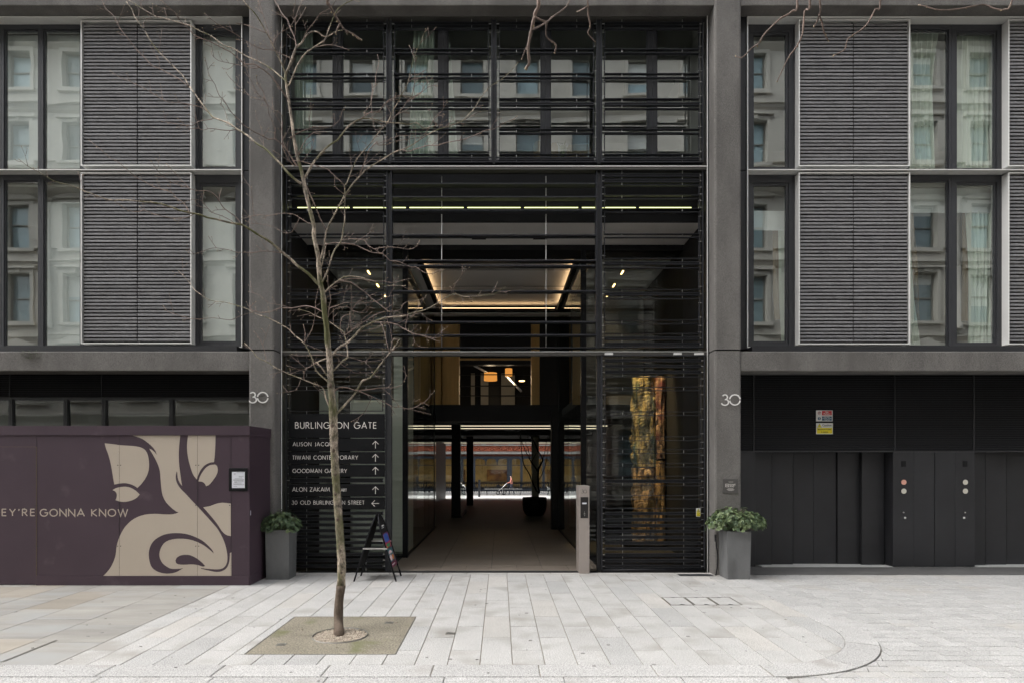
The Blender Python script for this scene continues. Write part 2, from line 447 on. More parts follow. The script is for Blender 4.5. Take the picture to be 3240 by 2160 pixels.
# ------------------------------------------------------------------ lettering
def arc(cx, cy, rx, ry, a0, a1, n=14):
    return [(cx + rx * math.cos(math.radians(a0 + (a1 - a0) * i / n)), cy + ry * math.sin(math.radians(a0 + (a1 - a0) * i / n))) for i in range(n + 1)]
GL = {   # geometric capitals as strokes on a unit cap height: (advance, [polylines])
 'A': (0.80, [[(0,0),(.40,1),(.80,0)], [(.14,.32),(.66,.32)]]),
 'B': (0.54, [[(0,0),(0,1)], [(0,.97),(.22,.97)] + arc(.22,.755,.23,.215,90,-90) + [(0,.54)], [(.02,.53),(.26,.53)] + arc(.26,.28,.27,.25,90,-90) + [(0,.03)]]),
 'C': (0.82, [arc(.49,.5,.48,.49,50,310,22)]),
 'D': (0.74, [[(0,0),(0,1)], [(0,.97),(.26,.97)] + arc(.26,.5,.47,.47,90,-90,18) + [(0,.03)]]),
 'E': (0.46, [[(0,0),(0,1)], [(0,.97),(.46,.97)], [(0,.52),(.43,.52)], [(0,.03),(.46,.03)]]),
 'F': (0.44, [[(0,0),(0,1)], [(0,.97),(.44,.97)], [(0,.52),(.42,.52)]]),
 'G': (0.94, [arc(.50,.5,.48,.49,48,360,24) + [(.58,.5)]]),
 'H': (0.66, [[(0,0),(0,1)], [(.66,0),(.66,1)], [(0,.54),(.66,.54)]]),
 'I': (0.04, [[(.02,0),(.02,1)]]),
 'J': (0.30, [[(.28,1),(.28,.16)] + arc(.14,.14,.14,.16,0,-120,8)]),
 'K': (0.60, [[(0,0),(0,1)], [(.54,1),(.03,.50),(.60,0)]]),
 'L': (0.40, [[(0,1),(0,.0)], [(0,.03),(.40,.03)]]),
 'M': (0.92, [[(0,0),(.12,1),(.46,.14),(.80,1),(.92,0)]]),
 'N': (0.70, [[(0,0),(0,1),(.70,0),(.70,1)]]),
 'O': (0.98, [arc(.49,.5,.48,.49,0,360,30)]),
 'P': (0.52, [[(0,0),(0,1)], [(0,.97),(.24,.97)] + arc(.24,.72,.26,.25,90,-90) + [(0,.47)]]),
 'Q': (0.98, [arc(.49,.5,.48,.49,0,360,30), [(.56,.34),(.92,-.02)]]),
 'R': (0.54, [[(0,0),(0,1)], [(0,.97),(.22,.97)] + arc(.22,.735,.25,.235,90,-90) + [(0,.5)], [(.22,.5),(.54,0)]]),
 'S': (0.50, [arc(.25,.755,.21,.225,30,270,12) + arc(.25,.27,.24,.26,90,-150,12)[1:]]),
 'T': (0.50, [[(.25,0),(.25,1)], [(0,.97),(.50,.97)]]),
 'U': (0.60, [[(0,1),(0,.30)] + arc(.30,.30,.30,.29,180,360,14) + [(.60,1)]]),
 'V': (0.72, [[(0,1),(.36,0),(.72,1)]]),
 'W': (1.06, [[(0,1),(.27,0),(.53,.96),(.79,0),(1.06,1)]]),
 'Y': (0.66, [[(0,1),(.33,.47),(.66,1)], [(.33,.47),(.33,0)]]),
 'Z': (0.62, [[(.02,.97),(.60,.97),(.02,.03),(.62,.03)]]),
 '3': (0.50, [arc(.23,.755,.20,.225,150,-90,12), arc(.23,.27,.25,.26,90,-160,12)]),
 '0': (0.62, [arc(.31,.5,.30,.49,0,360,26)]),
 "'": (0.06, [[(.06,1),(.0,.72)]]),
 ' ': (0.34, []),
}
def ribbon(mb, pts, w, y, depth, to3, mi=0):
    """flat stroke of width w along 2D pts, extruded by depth towards the viewer (-Y)"""
    closed = len(pts) > 3 and abs(pts[0][0]-pts[-1][0]) < 1e-6 and abs(pts[0][1]-pts[-1][1]) < 1e-6
    P = [Vector((p[0], p[1])) for p in (pts[:-1] if closed else pts)]
    n = len(P); L_, R_ = [], []
    for i in range(n):
        a = P[i-1] if (i > 0 or closed) else None
        b = P[(i+1) % n] if (i < n-1 or closed) else None
        d1 = (P[i]-a).normalized() if a is not None else (b-P[i]).normalized()
        d2 = (b-P[i]).normalized() if b is not None else d1
        n1, n2 = Vector((-d1.y, d1.x)), Vector((-d2.y, d2.x))
        nn = n1 + n2
        nn = nn.normalized() if nn.length > 1e-6 else n1
        k = 1 / max(0.38, nn.dot(n1))
        L_.append(P[i] + nn*w/2*k); R_.append(P[i] - nn*w/2*k)
    vs = []
    for l, r in zip(L_, R_):
        for q in (l, r): vs.append(to3(q.x, q.y, y))
        for q in (l, r): vs.append(to3(q.x, q.y, y - depth))
    fs = []
    for i in range(n if closed else n-1):
        j = (i+1) % n; a, b = i*4, j*4
        fs += [(a+2,b+2,b+3,a+3), (a,a+1,b+1,b), (a,b,b+2,a+2), (a+1,a+3,b+3,b+1)]
    if not closed: fs += [(0,2,3,1), ((n-1)*4, (n-1)*4+1, (n-1)*4+3, (n-1)*4+2)]
    mb.add(vs, fs, mi)
def letters(mb, text, x, z, h, y, w=0.105, track=0.13, depth=0.003, fit=None, mi=0):
    """text on a wall facing -Y, left baseline (x,z), cap height h; fit = total width"""
    tot = sum(GL[c][0] for c in text) + track * (len(text)-1)
    sx = h
    if fit: track += (fit/h - tot) / max(1, len(text)-1)
    cx, k = x, 0
    for c in text:
        for pl in GL[c][1]:
            ribbon(mb, [(p[0]*h, p[1]*h) for p in pl], w*h, y - k*0.00012, depth, lambda a, b, yy, cx=cx: (cx + a, yy, z + b), mi)
            k = (k + 1) % 5
        cx += (GL[c][0] + track) * h
    return cx
def fine_text(body, size, x, z, y, depth=0.0015, align='CENTER', bold=False):
    """small print set in the built-in font; returns (verts, faces) standing on a wall facing -Y"""
    cu = bpy.data.curves.new('print', 'FONT')
    cu.body = body; cu.size = size; cu.align_x = align; cu.extrude = depth/2; cu.space_line = 0.95
    cu.resolution_u = 3
    if bold: cu.offset = size * 0.018
    o = bpy.data.objects.new('print', cu); COL.objects.link(o)
    me = o.to_mesh()
    vs = [(x + v.co.x, y - depth/2 - v.co.z, z + v.co.y) for v in me.vertices]
    fs = [tuple(p.vertices) for p in me.polygons]
    o.to_mesh_clear()
    bpy.data.objects.remove(o); bpy.data.curves.remove(cu)
    return vs, fs

# ------------------------------------------------------------------ ground
PIER, TRIM, BOX, GLZ = 10.17, 10.43, 10.46, 10.60
def sheet(name, x0, x1, y0, y1, z, m, parent=None):
    mb = MB(); mb.add([(x0,y0,z),(x1,y0,z),(x1,y1,z),(x0,y1,z)], [(0,1,2,3)])
    o = mb.build(name, m, parent)
    if parent is None: tag(o, kind='structure')
    return o
sheet('ground', -90, 90, -60, 110, -1.60, M['asphalt'])
sheet('road', -40, 40, -9.5, 5.02, -0.03, M['asphalt'])

def slab_prism(mb, poly, z0, z1, c=0.0025):
    """paving piece: polygon with a small worn arris"""
    n = len(poly)
    cx = sum(p[0] for p in poly)/n; cy = sum(p[1] for p in poly)/n
    def ins(p):
        d = math.hypot(p[0]-cx, p[1]-cy) or 1
        return (p[0]-(p[0]-cx)/d*c*1.4, p[1]-(p[1]-cy)/d*c*1.4)
    vs = [(p[0],p[1],z0) for p in poly] + [(p[0],p[1],z1-c) for p in poly] + [(*ins(p),z1) for p in poly]
    fs = [tuple(range(2*n, 3*n))]
    for r in (0, 1):
        fs += [(r*n+i, r*n+(i+1)%n, (r+1)*n+(i+1)%n, (r+1)*n+i) for i in range(n)]
    mb.add(vs, fs)
def clip_convex(poly, hull):
    out = list(poly)
    for i in range(len(hull)):
        a, b = hull[i], hull[(i+1) % len(hull)]
        def side(p): return (b[0]-a[0])*(p[1]-a[1]) - (b[1]-a[1])*(p[0]-a[0])
        inp, out = out, []
        for k in range(len(inp)):
            p, q = inp[k], inp[(k+1) % len(inp)]
            sp, sq = side(p), side(q)
            if sp >= 0: out.append(p)
            if (sp >= 0) != (sq >= 0):
                t = sp/(sp-sq); out.append((p[0]+(q[0]-p[0])*t, p[1]+(q[1]-p[1])*t))
        if len(out) < 3: return []
    return out
def minus_rect(r, q):
    x0,x1,y0,y1 = r; a0,a1,b0,b1 = q
    if x1 <= a0 or x0 >= a1 or y1 <= b0 or y0 >= b1: return [r]
    out = []
    if y0 < b0: out.append((x0,x1,y0,b0))
    if y1 > b1: out.append((x0,x1,b1,y1))
    m0, m1 = max(y0,b0), min(y1,b1)
    if x0 < a0: out.append((x0,a0,m0,m1))
    if x1 > a1: out.append((a1,x1,m0,m1))
    return out

PAV_X0, KX, KR, KCY = -4.09, 4.03, 1.65, 6.98     # left edge of granite, outer kerb line, corner radius and its centre
KCX = KX - KR
KW, KF = 0.31, 5.33                                 # kerb width, front line
PIT = (-2.48, -1.01, 5.95, 7.42)
COVER = (PX(2122,8.02), PX(2122,8.02)+0.95, 8.02, 8.50)
G = 0.0038
rng = random.Random(3)
pav = MB(); pav.add([(-16,5.33,-0.009),(KX-.02,5.33,-0.009),(KX-.02,11.0,-0.009),(-16,11.0,-0.009)], [(0,1,2,3)])
# cut the mortar bed back at the rounded corner
bed = [(-16,5.36)] + [(KCX + (KR-.03)*math.cos(math.radians(a)), KCY + (KR-.03)*math.sin(math.radians(a))) for a in range(-90, 1, 6)] + [(KX-.03, 10.95), (-16, 10.95)]
pav = MB(); pav.prism(bed, -0.30, -0.009, 'z')
pavement = pav.build('pavement', M['mortar'])
tag(pavement, 'light granite slab pavement in front of the entrance', kind='structure')
inner = [(PAV_X0, KF+KW)] + [(KCX + (KR-KW)*math.cos(math.radians(a)), KCY + (KR-KW)*math.sin(math.radians(a))) for a in range(-90, 1, 6)] + [(KX-KW, 10.24), (PAV_X0, 10.24)]
W = 0.30
ncol = int(round((KX-KW-PAV_X0)/W)) 
W = (KX-KW-PAV_X0)/ncol
for c in range(ncol):
    x0 = PAV_X0 + c*W; x1 = x0 + W
    y = KF + KW - (0.0 if c % 2 else 0.445)
    first = True
    while y < 10.24:
        y1 = y + 0.89
        for r in minus_rect((x0, x1, max(y, KF+KW), min(y1, 10.24)), PIT):
            for r2 in minus_rect(r, COVER):
                a0,a1,b0,b1 = r2
                if a1-a0 < 0.02 or b1-b0 < 0.02: continue
                poly = clip_convex([(a0+G,b0+G),(a1-G,b0+G),(a1-G,b1-G),(a0+G,b1-G)], inner)
                if not poly: continue
                mb = MB(); slab_prism(mb, poly, -0.05, rng.uniform(-0.0012, 0.0012))
                t = rng.random()
                m = M['granite_grey'] if t < 0.10 else M['granite_warm'] if t < 0.18 else M['granite']
                mb.build('slab', m, pavement, at=((a0+a1)/2, (b0+b1)/2, 0))
        y = y1
# back edge strip of buff slabs against the building
x = PAV_X0
while x < KX:
    x1 = min(x + rng.uniform(0.55, 0.8), KX)
    mb = MB(); slab_prism(mb, [(x+G,10.245),(x1-G,10.245),(x1-G,10.40),(x+G,10.40)], -0.05, 0.0)
    mb.build('slab', M['granite_warm'], pavement, at=((x+x1)/2, 10.3, 0)); x = x1
# kerb stones: straight front, corner arc, return
kerb = MB(); kerb.box(-16, KCX, KF-0.002+0.03, KF+KW-0.03, -0.3, -0.02)
kerb = kerb.build('kerb', M['mortar']); tag(kerb, kind='structure')
xs = [KCX]
while xs[-1] > -9.5: xs.append(xs[-1] - 1.0*rng.uniform(0.93, 1.05))
for a, b in zip(xs[1:], xs[:-1]):
    mb = MB(); slab_prism(mb, [(a+G,KF),(b-G,KF),(b-G,KF+KW-G),(a+G,KF+KW-G)], -0.12, 0.002, 0.006)
    mb.build('kerb_stone', M['kerb'], kerb, at=((a+b)/2, KF, 0))
for a0, a1 in ((-90,-58),(-58,-27),(-27,0)):
    th = [math.radians(a0 + 0.25 + (a1-a0-0.5)*i/7) for i in range(8)]
    poly = [(KCX+KR*math.cos(t), KCY+KR*math.sin(t)) for t in th] + [(KCX+(KR-KW+G)*math.cos(t), KCY+(KR-KW+G)*math.sin(t)) for t in th[::-1]]
    mb = MB()
    n = len(poly)
    mb.prism(poly, -0.12, 0.002, 'z')
    mb.build('kerb_stone', M['kerb'], kerb, at=(poly[4][0], poly[4][1], 0))
y = KCY
while y < 10.2:
    y1 = min(y + 1.0*rng.uniform(0.9, 1.02), 10.24)
    mb = MB(); slab_prism(mb, [(KX-KW+G,y+G),(KX,y+G),(KX,y1-G),(KX-KW+G,y1-G)], -0.12, 0.001, 0.006)
    mb.build('kerb_stone', M['kerb'], kerb, at=(KX-.15, (y+y1)/2, 0)); y = y1
# channel row in front of the kerb
x = KCX + 0.1
while x > -9.5:
    x1 = x - 0.98*rng.uniform(0.9, 1.1)
    mb = MB(); slab_prism(mb, [(x1+G,5.03),(x-G,5.03),(x-G,KF-0.004),(x1+G,KF-0.004)], -0.12, -0.004, 0.003)
    mb.build('channel_stone', M['kerb'], kerb, at=((x+x1)/2, 5.1, 0)); x = x1
# york stone paving beside the hoarding
yk = MB(); yk.box(-16, PAV_X0, KF+KW, 11.0, -0.30, -0.0085)
yk = yk.build('stone_path', M['mortar']); tag(yk, kind='structure')
x = PAV_X0 - 0.004
while x > -10.0:
    w = rng.choice((0.52, 0.6, 0.68, 0.75)); x1 = x - w
    y = KF + KW - rng.uniform(0, 0.6)
    while y < 9.9:
        y1 = y + rng.uniform(0.6, 1.15)
        b0, b1 = max(y, KF+KW), min(y1, 9.95)
        if b1-b0 > 0.03 and (x-x1) > 0.05:
            mb = MB(); slab_prism(mb, [(x1+.004,b0+.004),(x-.004,b0+.004),(x-.004,b1-.004),(x1+.004,b1-.004)], -0.05, rng.uniform(-0.0015, 0.001))
            mb.build('slab', M['york_buff'] if rng.random() < 0.24 else M['york'], yk, at=((x+x1)/2, (b0+b1)/2, 0))
        y = y1
    x = x1
# sett apron in front of the vehicle lift: 300 nearest pieces as parts, the rest joined
ap = MB(); ap.box(KX+0.02, 16, 5.02, 10.24, -0.3, -0.028)
ap2 = [(KCX+.02,5.02),(KX+.02,5.02),(KX+.02,KCY)] + [(KCX+(KR+.004)*math.cos(math.radians(a)), KCY+(KR+.004)*math.sin(math.radians(a))) for a in range(0,-91,-6)]
ap.prism(ap2, -0.3, -0.0285, 'z')
apron = ap.build('sett_paving', M['mortar']); tag(apron, kind='structure')
cells = []
row, y = 0, 5.03
while y < 10.20:
    y1 = min(y + 0.152, 10.235)
    x = KCX + 0.02 - (0.13 if row % 2 else 0) + rng.uniform(-.03, .03)
    while x < 10.4:
        x1 = x + rng.uniform(0.235, 0.30)
        a0, b0 = x+.0045, y+.0045; a1, b1 = x1-.0045, y1-.0045
        poly = [(a0,b0),(a1,b0),(a1,b1),(a0,b1)]
        keep = True
        if b0 < KCY:
            # cut at the rounded kerb: pull corners out of the circle / straight edge
            np_ = []
            for (px, py) in poly:
                if py < KCY and px < KX + .01:
                    d = math.hypot(px-KCX, py-KCY)
                    if d < KR + .01 and px > KCX - .01 or (px <= KCX and py > KF - .01):
                        lim = KCX + math.sqrt(max(0, (KR+.012)**2 - (py-KCY)**2)) if py > KCY-(KR+.012) else px
                        px = max(px, lim)
                np_.append((px, py))
            poly = np_
            if min(p[0] for p in poly[1:3]) - max(poly[0][0], poly[3][0]) < 0.03 and min(poly[1][0], poly[2][0]) - min(poly[0][0], poly[3][0]) < 0.03: keep = False
        else:
            if a1 < KX + .03: keep = False
            elif a0 < KX + .01: poly = [(KX+.01,b0),(a1,b0),(a1,b1),(KX+.01,b1)]
        if keep: cells.append((poly, (x+x1)/2, (y+y1)/2))
        x = x1
    y = y1; row += 1
def in_view(cx, cy):
    u, v = U0 + cx*F/cy, V0 + H*F/cy
    return -20 < u < 3270 and v < 2190
seen = sorted([c for c in cells if in_view(c[1], c[2])], key=lambda c: c[2])
rest = MB()
near = set(id(c) for c in seen[:300])
for c in cells:
    z = -0.009 + rng.uniform(-0.002, 0.002)
    if id(c) in near:
        mb = MB(); slab_prism(mb, c[0], -0.06, z, 0.004)
        mb.build('sett', M['sett'], apron, at=(c[1], c[2], 0))
    else: slab_prism(rest, c[0], -0.06, z, 0.004)
tag(rest.build('far_setts', M['sett'], apron, at=(6, 8, 0)), kind='stuff')
# dark threshold band along the building on the vehicle side
sb = MB(); sb.box(KX-.02, 12, 10.245, 10.985, -0.3, -0.005)
tag(sb.build('threshold_strip', M['darkstone']), kind='structure')
sb = MB(); sb.box(PX(2390,11.3), 12, 10.99, 11.6, -0.3, 0.004)
tag(sb.build('lift_sill', M['sign_white']), kind='structure')

# tree pit: two resin-bound plates with a round opening, steel edge, pebbles
pit = thing('tree_pit', (-1.745, 6.685, 0), 'square brown gravel-surfaced tree pit set into pale granite paving', 'tree pit')
TX, TY = PX(1073.6, 6.56), 6.60
def half_plate(y0, y1, up):
    ang = [math.pi*i/16 for i in range(17)]
    arcp = [(TX + 0.295*math.cos(a), TY + (0.295 if up else -0.295)*math.sin(a)) for a in ang]
    if up: return [(PIT[0]+.012, y0), (TX-.295, y0)] + arcp[::-1][1:-1] + [(TX+.295, y0), (PIT[1]-.012, y0), (PIT[1]-.012, y1), (PIT[0]+.012, y1)]
    return [(PIT[0]+.012, y0), (PIT[1]-.012, y0), (PIT[1]-.012, y1), (TX+.295, y1)] + arcp[1:-1] + [(TX-.295, y1), (PIT[0]+.012, y1)]
for up in (False, True):
    mb = MB(); mb.prism(half_plate(PIT[2]+.012, TY-.003, False) if not up else half_plate(TY+.003, PIT[3]-.012, True), -0.05, -0.001, 'z')
    mb.build('gravel_plate', M['resin'], pit)
mb = MB()
for (a,b,c,d) in ((PIT[0]+.002,PIT[1]-.002,PIT[2]+.002,PIT[2]+.010),(PIT[0]+.002,PIT[1]-.002,PIT[3]-.010,PIT[3]-.002),(PIT[0]+.002,PIT[0]+.010,PIT[2]+.0105,PIT[3]-.0105),(PIT[1]-.010,PIT[1]-.002,PIT[2]+.0105,PIT[3]-.0105)):
    mb.box(a,b,c,d,-0.05,0.001)
mb.build('edging', M['edging'], pit)
mb = MB(); mb.lathe([(.288,-.06),(.288,.012),(.294,.012),(.294,-.06)], TX, TY, 0, 40); mb.build('ring', M['edging'], pit)
mb = MB(); mb.disc((TX,TY,-.07), .29, .035, 'z', 32); mb.build('soil', M['soil'], pit)
mb = MB()
for i in range(2600):
    a = rng.uniform(0, 2*math.pi); r = 0.28*math.sqrt(rng.random())
    s = rng.uniform(.007, .014)
    mb.blob((TX+r*math.cos(a), TY+r*math.sin(a), -.016+rng.uniform(0,.018)), (s*rng.uniform(.7,1.3), s*rng.uniform(.7,1.3), s*.6))
for i in range(14):
    s = rng.uniform(.008, .014); mb.blob((rng.uniform(PIT[0]+.2,PIT[1]-.1), rng.uniform(6.0,7.2), .004), (s*1.6,s,s*.35))
tag(mb.build('pebbles', M['pebble'], pit), kind='stuff')
def access_plate(x, y, lab, w=.10, d=.075):
    p = thing('access_plate', (x, y, 0), lab, 'metal plate', 'small metal access plates')
    mb = MB(); mb.cbox(x-w/2, x+w/2, y-d/2, y+d/2, -.02, .0035, .0015); mb.build('plate', M['edging'], p)
    mb = MB()
    for i in range(4):
        mb.box(x-w*.36, x+w*.36, y-d*.36+i*d*.2, y-d*.36+i*d*.2+d*.09, .0035, .006)
    mb.build('ribs', M['steel'], p)
access_plate(PX(890,6.27), 6.27, 'small ribbed metal plate near the front corner of the tree pit')
access_plate(PX(1230,7.10), 7.13, 'small ribbed metal plate at the mossy corner of the tree pit')
access_plate(PX(1425,6.68), 6.68, 'small ribbed metal plate set in a granite slab beside the tree pit', .105, .08)
# three inspection covers in the paving
cw = (COVER[1]-COVER[0])/3
for i, nm in enumerate(('first', 'middle', 'last')):
    a0 = COVER[0]+i*cw+.006; a1 = COVER[0]+(i+1)*cw-.006
    cv = thing('manhole_cover', ((a0+a1)/2, (COVER[2]+COVER[3])/2, 0), ['granite-filled inspection cover at the tree end of the row of three', 'granite-filled inspection cover in the middle of the row of three', 'granite-filled inspection cover at the sett end of the row of three'][i], 'manhole cover', 'recessed inspection covers')
    mb = MB(); mb.box(a0, a1, COVER[2]+.006, COVER[3]-.006, -.05, -.012); mb.build('tray', M['edging'], cv)
    mb = MB()
    for (p,q,r,s) in ((a0,a1,COVER[2]+.006,COVER[2]+.014),(a0,a1,COVER[3]-.014,COVER[3]-.006),(a0,a0+.008,COVER[2]+.0145,COVER[3]-.0145),(a1-.008,a1,COVER[2]+.0145,COVER[3]-.0145)):
        mb.box(p,q,r,s,-.04,.0015)
    mb.build('rim', M['edging'], cv)
    mb = MB(); slab_prism(mb, [(a0+.014,COVER[2]+.02),(a1-.014,COVER[2]+.02),(a1-.014,COVER[3]-.02),(a0+.014,COVER[3]-.02)], -.0115, .0)
    mb.build('infill', M['granite'], cv)
    xm = (a0+a1)/2
    for yy, sgn in ((COVER[2]+.0205, 1), (COVER[3]-.0205, -1)):
        mb = MB(); mb.prism([(xm-.035,yy),(xm+.035,yy),(xm,yy+sgn*.035)], 0.0005, .003, 'z'); mb.build('lifting_key', M['frame'], cv)
# slot drain in the york stone
mb = MB()
for k in (0, .022): mb.box(PX(10,5.75)+k, PX(10,5.75)+k+.008, 5.72, 6.42, .0015, .003)
tag(mb.build('slot_drain', M['edging']), 'narrow twin slot drain in the york stone paving', 'drain')
# mat-like metal plate by the gate
mb = MB(); mb.cbox(PX(2145,10.2), PX(2250,10.2), 10.08, 10.235, .0015, .008, .002)
tag(mb.build('floor_plate', M['frame']), 'flat dark metal plate on the ground before the louvred gate', 'plate')
mb = MB()
for i in range(46):
    x, y = rng.uniform(-5.5, 6.5), rng.uniform(5.3, 9.6)
    s = rng.uniform(.006, .015)
    mb.blob((x, y, .002 if x < KX else -.012), (s*1.5, s, .002))
tag(mb.build('dirt', M['soil']), 'scattered crumbs of dirt on the paving', kind='stuff')

gm = MB(); M['gum'] = mat('gum', (0.24, 0.23, 0.22), 0.9)
for i in range(85):
    x, y = rng.uniform(-6.5, 8.5), rng.uniform(5.2, 9.9)
    if PIT[0]-.05 < x < PIT[1]+.05 and PIT[2]-.05 < y < PIT[3]+.05: continue
    r = rng.uniform(.008, .022); z = .0022 if x < KX else -.0105
    if KCX < x and math.hypot(x-KCX, min(0,y-KCY)) > KR-.05: z = -.0105
    gm.disc((x, y, z-.004), r, .0045, 'z', 9)
tag(gm.build('gum_spots', M['gum']), 'trodden grey gum spots on the paving', kind='stuff')
# ------------------------------------------------------------------ the building
bld = thing('office_building', (0, 10.5, 0), 'dark grey framed street building with black louvre screens and slatted timber shutters', 'building')
XL0, XL1 = PX(786, PIER), PX(868, PIER)      # pier beside the hoarding
XR0, XR1 = PX(2261, PIER), PX(2346, PIER)    # pier beside the vehicle lift
ZJ = PZ(1107, PIER)
def pier_part(x0, x1, z0, z1):
    r = .035
    poly = [(x0+r, PIER), (x1-r, PIER), (x1-r*.3, PIER+r*.3), (x1, PIER+r), (x1, 11.0), (x0, 11.0), (x0, PIER+r), (x0+r*.3, PIER+r*.3)]
    mb = MB(); mb.prism(poly, z0, z1, 'z'); return mb
for (x0, x1) in ((XL0, XL1), (XR0, XR1)):
    pier_part(x0, x1, -.05, ZJ-.012).build('pier', M['concrete'], bld, at=(x0, PIER, 0))
    pier_part(x0, x1, ZJ+.012, 10.6).build('pier', M['concrete'], bld, at=(x0, PIER, ZJ))
    mb = MB(); mb.box(x0+.02, x1-.02, PIER+.03, 10.9, ZJ-.0115, ZJ+.0115); mb.build('pier_joint', M['black_matt'], bld)
BY = PIER + .025
ZB1, ZB0 = 3.70, 3.375
ZT = PZ(17.8, BY)
for (x0, x1) in ((-14, XL0), (XR1, 14)):
    mb = MB(); mb.prism([(BY,ZB0+.012),(BY+.012,ZB0),(10.56,ZB0),(10.56,ZB1),(BY+.012,ZB1),(BY,ZB1-.012)], x0+.002, x1-.002, 'x')
    mb.build('beam', M['concrete'], bld)
for (x0, x1) in ((-14, XL0), (XL1, XR0), (XR1, 14)):
    mb = MB(); mb.prism([(BY,ZT+.01),(BY+.01,ZT),(TRIM+.03,ZT),(TRIM+.03,10.5),(BY,10.5)], x0+.002, x1-.002, 'x')
    mb.build('beam', M['concrete'], bld)
# building mass above and to both sides, outside the picture
mb = MB(); mb.box(-30, 30, 10.75, 24, 10.62, 22.0)
mb.build('upper_storeys', M['concrete'], bld)
for s in (-1, 1):
    mb = MB(); mb.box(s*14.02, s*30, 10.2, 24, -.3, 10.6); mb.build('side_bay', M['concrete'], bld)

def window(x0, x1, z0, z1, Y, fw=.036, glass='glass', fd=.07, head=0.0, name='window'):
    mb = MB()
    mb.box(x0, x0+fw, Y, Y+fd, z0, z1); mb.box(x1-fw, x1, Y, Y+fd, z0, z1)
    mb.box(x0+fw, x1-fw, Y+.001, Y+fd, z1-fw-head, z1); mb.box(x0+fw, x1-fw, Y+.001, Y+fd, z0, z0+fw)
    # inner casement line
    i = fw*.55
    mb.box(x0+fw, x0+fw+i, Y+.018, Y+fd, z0+fw, z1-fw-head); mb.box(x1-fw-i, x1-fw, Y+.018, Y+fd, z0+fw, z1-fw-head)
    mb.box(x0+fw+i, x1-fw-i, Y+.019, Y+fd, z1-fw-head-i, z1-fw-head); mb.box(x0+fw+i, x1-fw-i, Y+.019, Y+fd, z0+fw, z0+fw+i)
    w = mb.build(name, M['frame'], bld, at=((x0+x1)/2, Y, z0))
    p = MB(); y = Y+.035
    p.add([(x0+fw,y,z0+fw),(x1-fw,y,z0+fw),(x1-fw,y,z1-fw-head),(x0+fw,y,z1-fw-head)], [(0,1,2,3)])
    p.build('pane', M[glass], w)
    return w

# --- reveals of the two timber-shutter bays
ZTOP, ZMID, ZSILL = PZ(53, TRIM), PZ(536.5, TRIM), PZ(1097, TRIM)
t = .012
def reveal_bay(xa, xb, xin, side):
    """xa..xb extent of the bay; xin the inner jamb next to the pier"""
    def plate(name, mb): return mb.build(name, M['trim'], bld)
    mb = MB(); mb.box(xa, xb, TRIM+.006, GLZ+.02, ZTOP-t, ZTOP); plate('reveal_head', mb)
    mb = MB(); mb.box(xa, xb, TRIM+.006, GLZ+.02, ZMID-t, ZMID); plate('reveal_transom', mb)
    mb = MB(); mb.box(xa, xb, TRIM+.006, GLZ+.02, ZSILL-t, ZSILL); plate('reveal_sill', mb)
    j0, j1 = (xin-t, xin) if side < 0 else (xin, xin+t)
    mb = MB(); mb.box(j0, j1, TRIM+.006, GLZ+.02, ZSILL, ZTOP-t-.0005); plate('reveal_jamb', mb)
    mb = MB(); e = .0125
    mb.box(xa, xb, TRIM-.004, TRIM+.0055, ZTOP-e*.6, ZTOP+.001); mb.box(xa, xb, TRIM-.004, TRIM+.0055, ZMID-e, ZMID+.001)
    mb.box(xa, xb, TRIM-.004, TRIM+.0055, ZSILL-e, ZSILL+.001)
    mb.box(j0-.001, j1+.001, TRIM-.005, TRIM+.0055, ZSILL+.0015, ZTOP-e)
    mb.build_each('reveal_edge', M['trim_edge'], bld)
    # dark strip between jamb and pier, and ledge flashing under the sill
    p0, p1 = (xin+.0015, XL0+.08) if side < 0 else (XR1-.08, xin-.0015)
    for za, zb in ((ZSILL-.03, ZMID-.012), (ZMID+.002, ZTOP+.14)):
        mb = MB(); mb.box(p0, p1, TRIM+.03, 10.95, za, zb); mb.build('infill_strip', M['infill'], bld)
    mb = MB(); mb.box(xa, xb, PIER+.05, 10.9, ZB1+.002, ZSILL-t-.012); mb.build('ledge', M['infill'], bld)
    mb = MB(); mb.box(xa, xb, TRIM+.04, GLZ+.08, ZTOP+.0015, 10.55); mb.build('head_backing', M['black_matt'], bld)
XJL, XJR = PX(766, TRIM), PX(2364.5, TRIM)
reveal_bay(-14, XJL, XJL, -1)
reveal_bay(XJR, 14, XJR, 1)

# --- glazing behind the shutters
ZGT = PZ(79, GLZ)
def bay_windows(units, zrows, heads):
    for (z0, z1), hd in zip(zrows, heads):
        for (u0, u1, fw) in units:
            window(PX(u0, GLZ)+.002, PX(u1, GLZ)-.002, z0, z1, GLZ, fw, head=hd)
rows = [(ZSILL+.002, ZMID-t-.002), (ZMID+.002, ZTOP-t-.002)]
bay_windows([(-260,-130,.03),(-130,4,.03),(4,129,.04),(129,262,.04),(262,440,.04),(440,612,.04),(612,768,.085)], rows, [.05, .04])
bay_windows([(2362,2512,.085),(2512,2700,.04),(2700,2868,.04),(2868,3010,.04),(3010,3168,.07),(3168,3340,.04),(3340,3520,.04)], rows, [.05, .04])

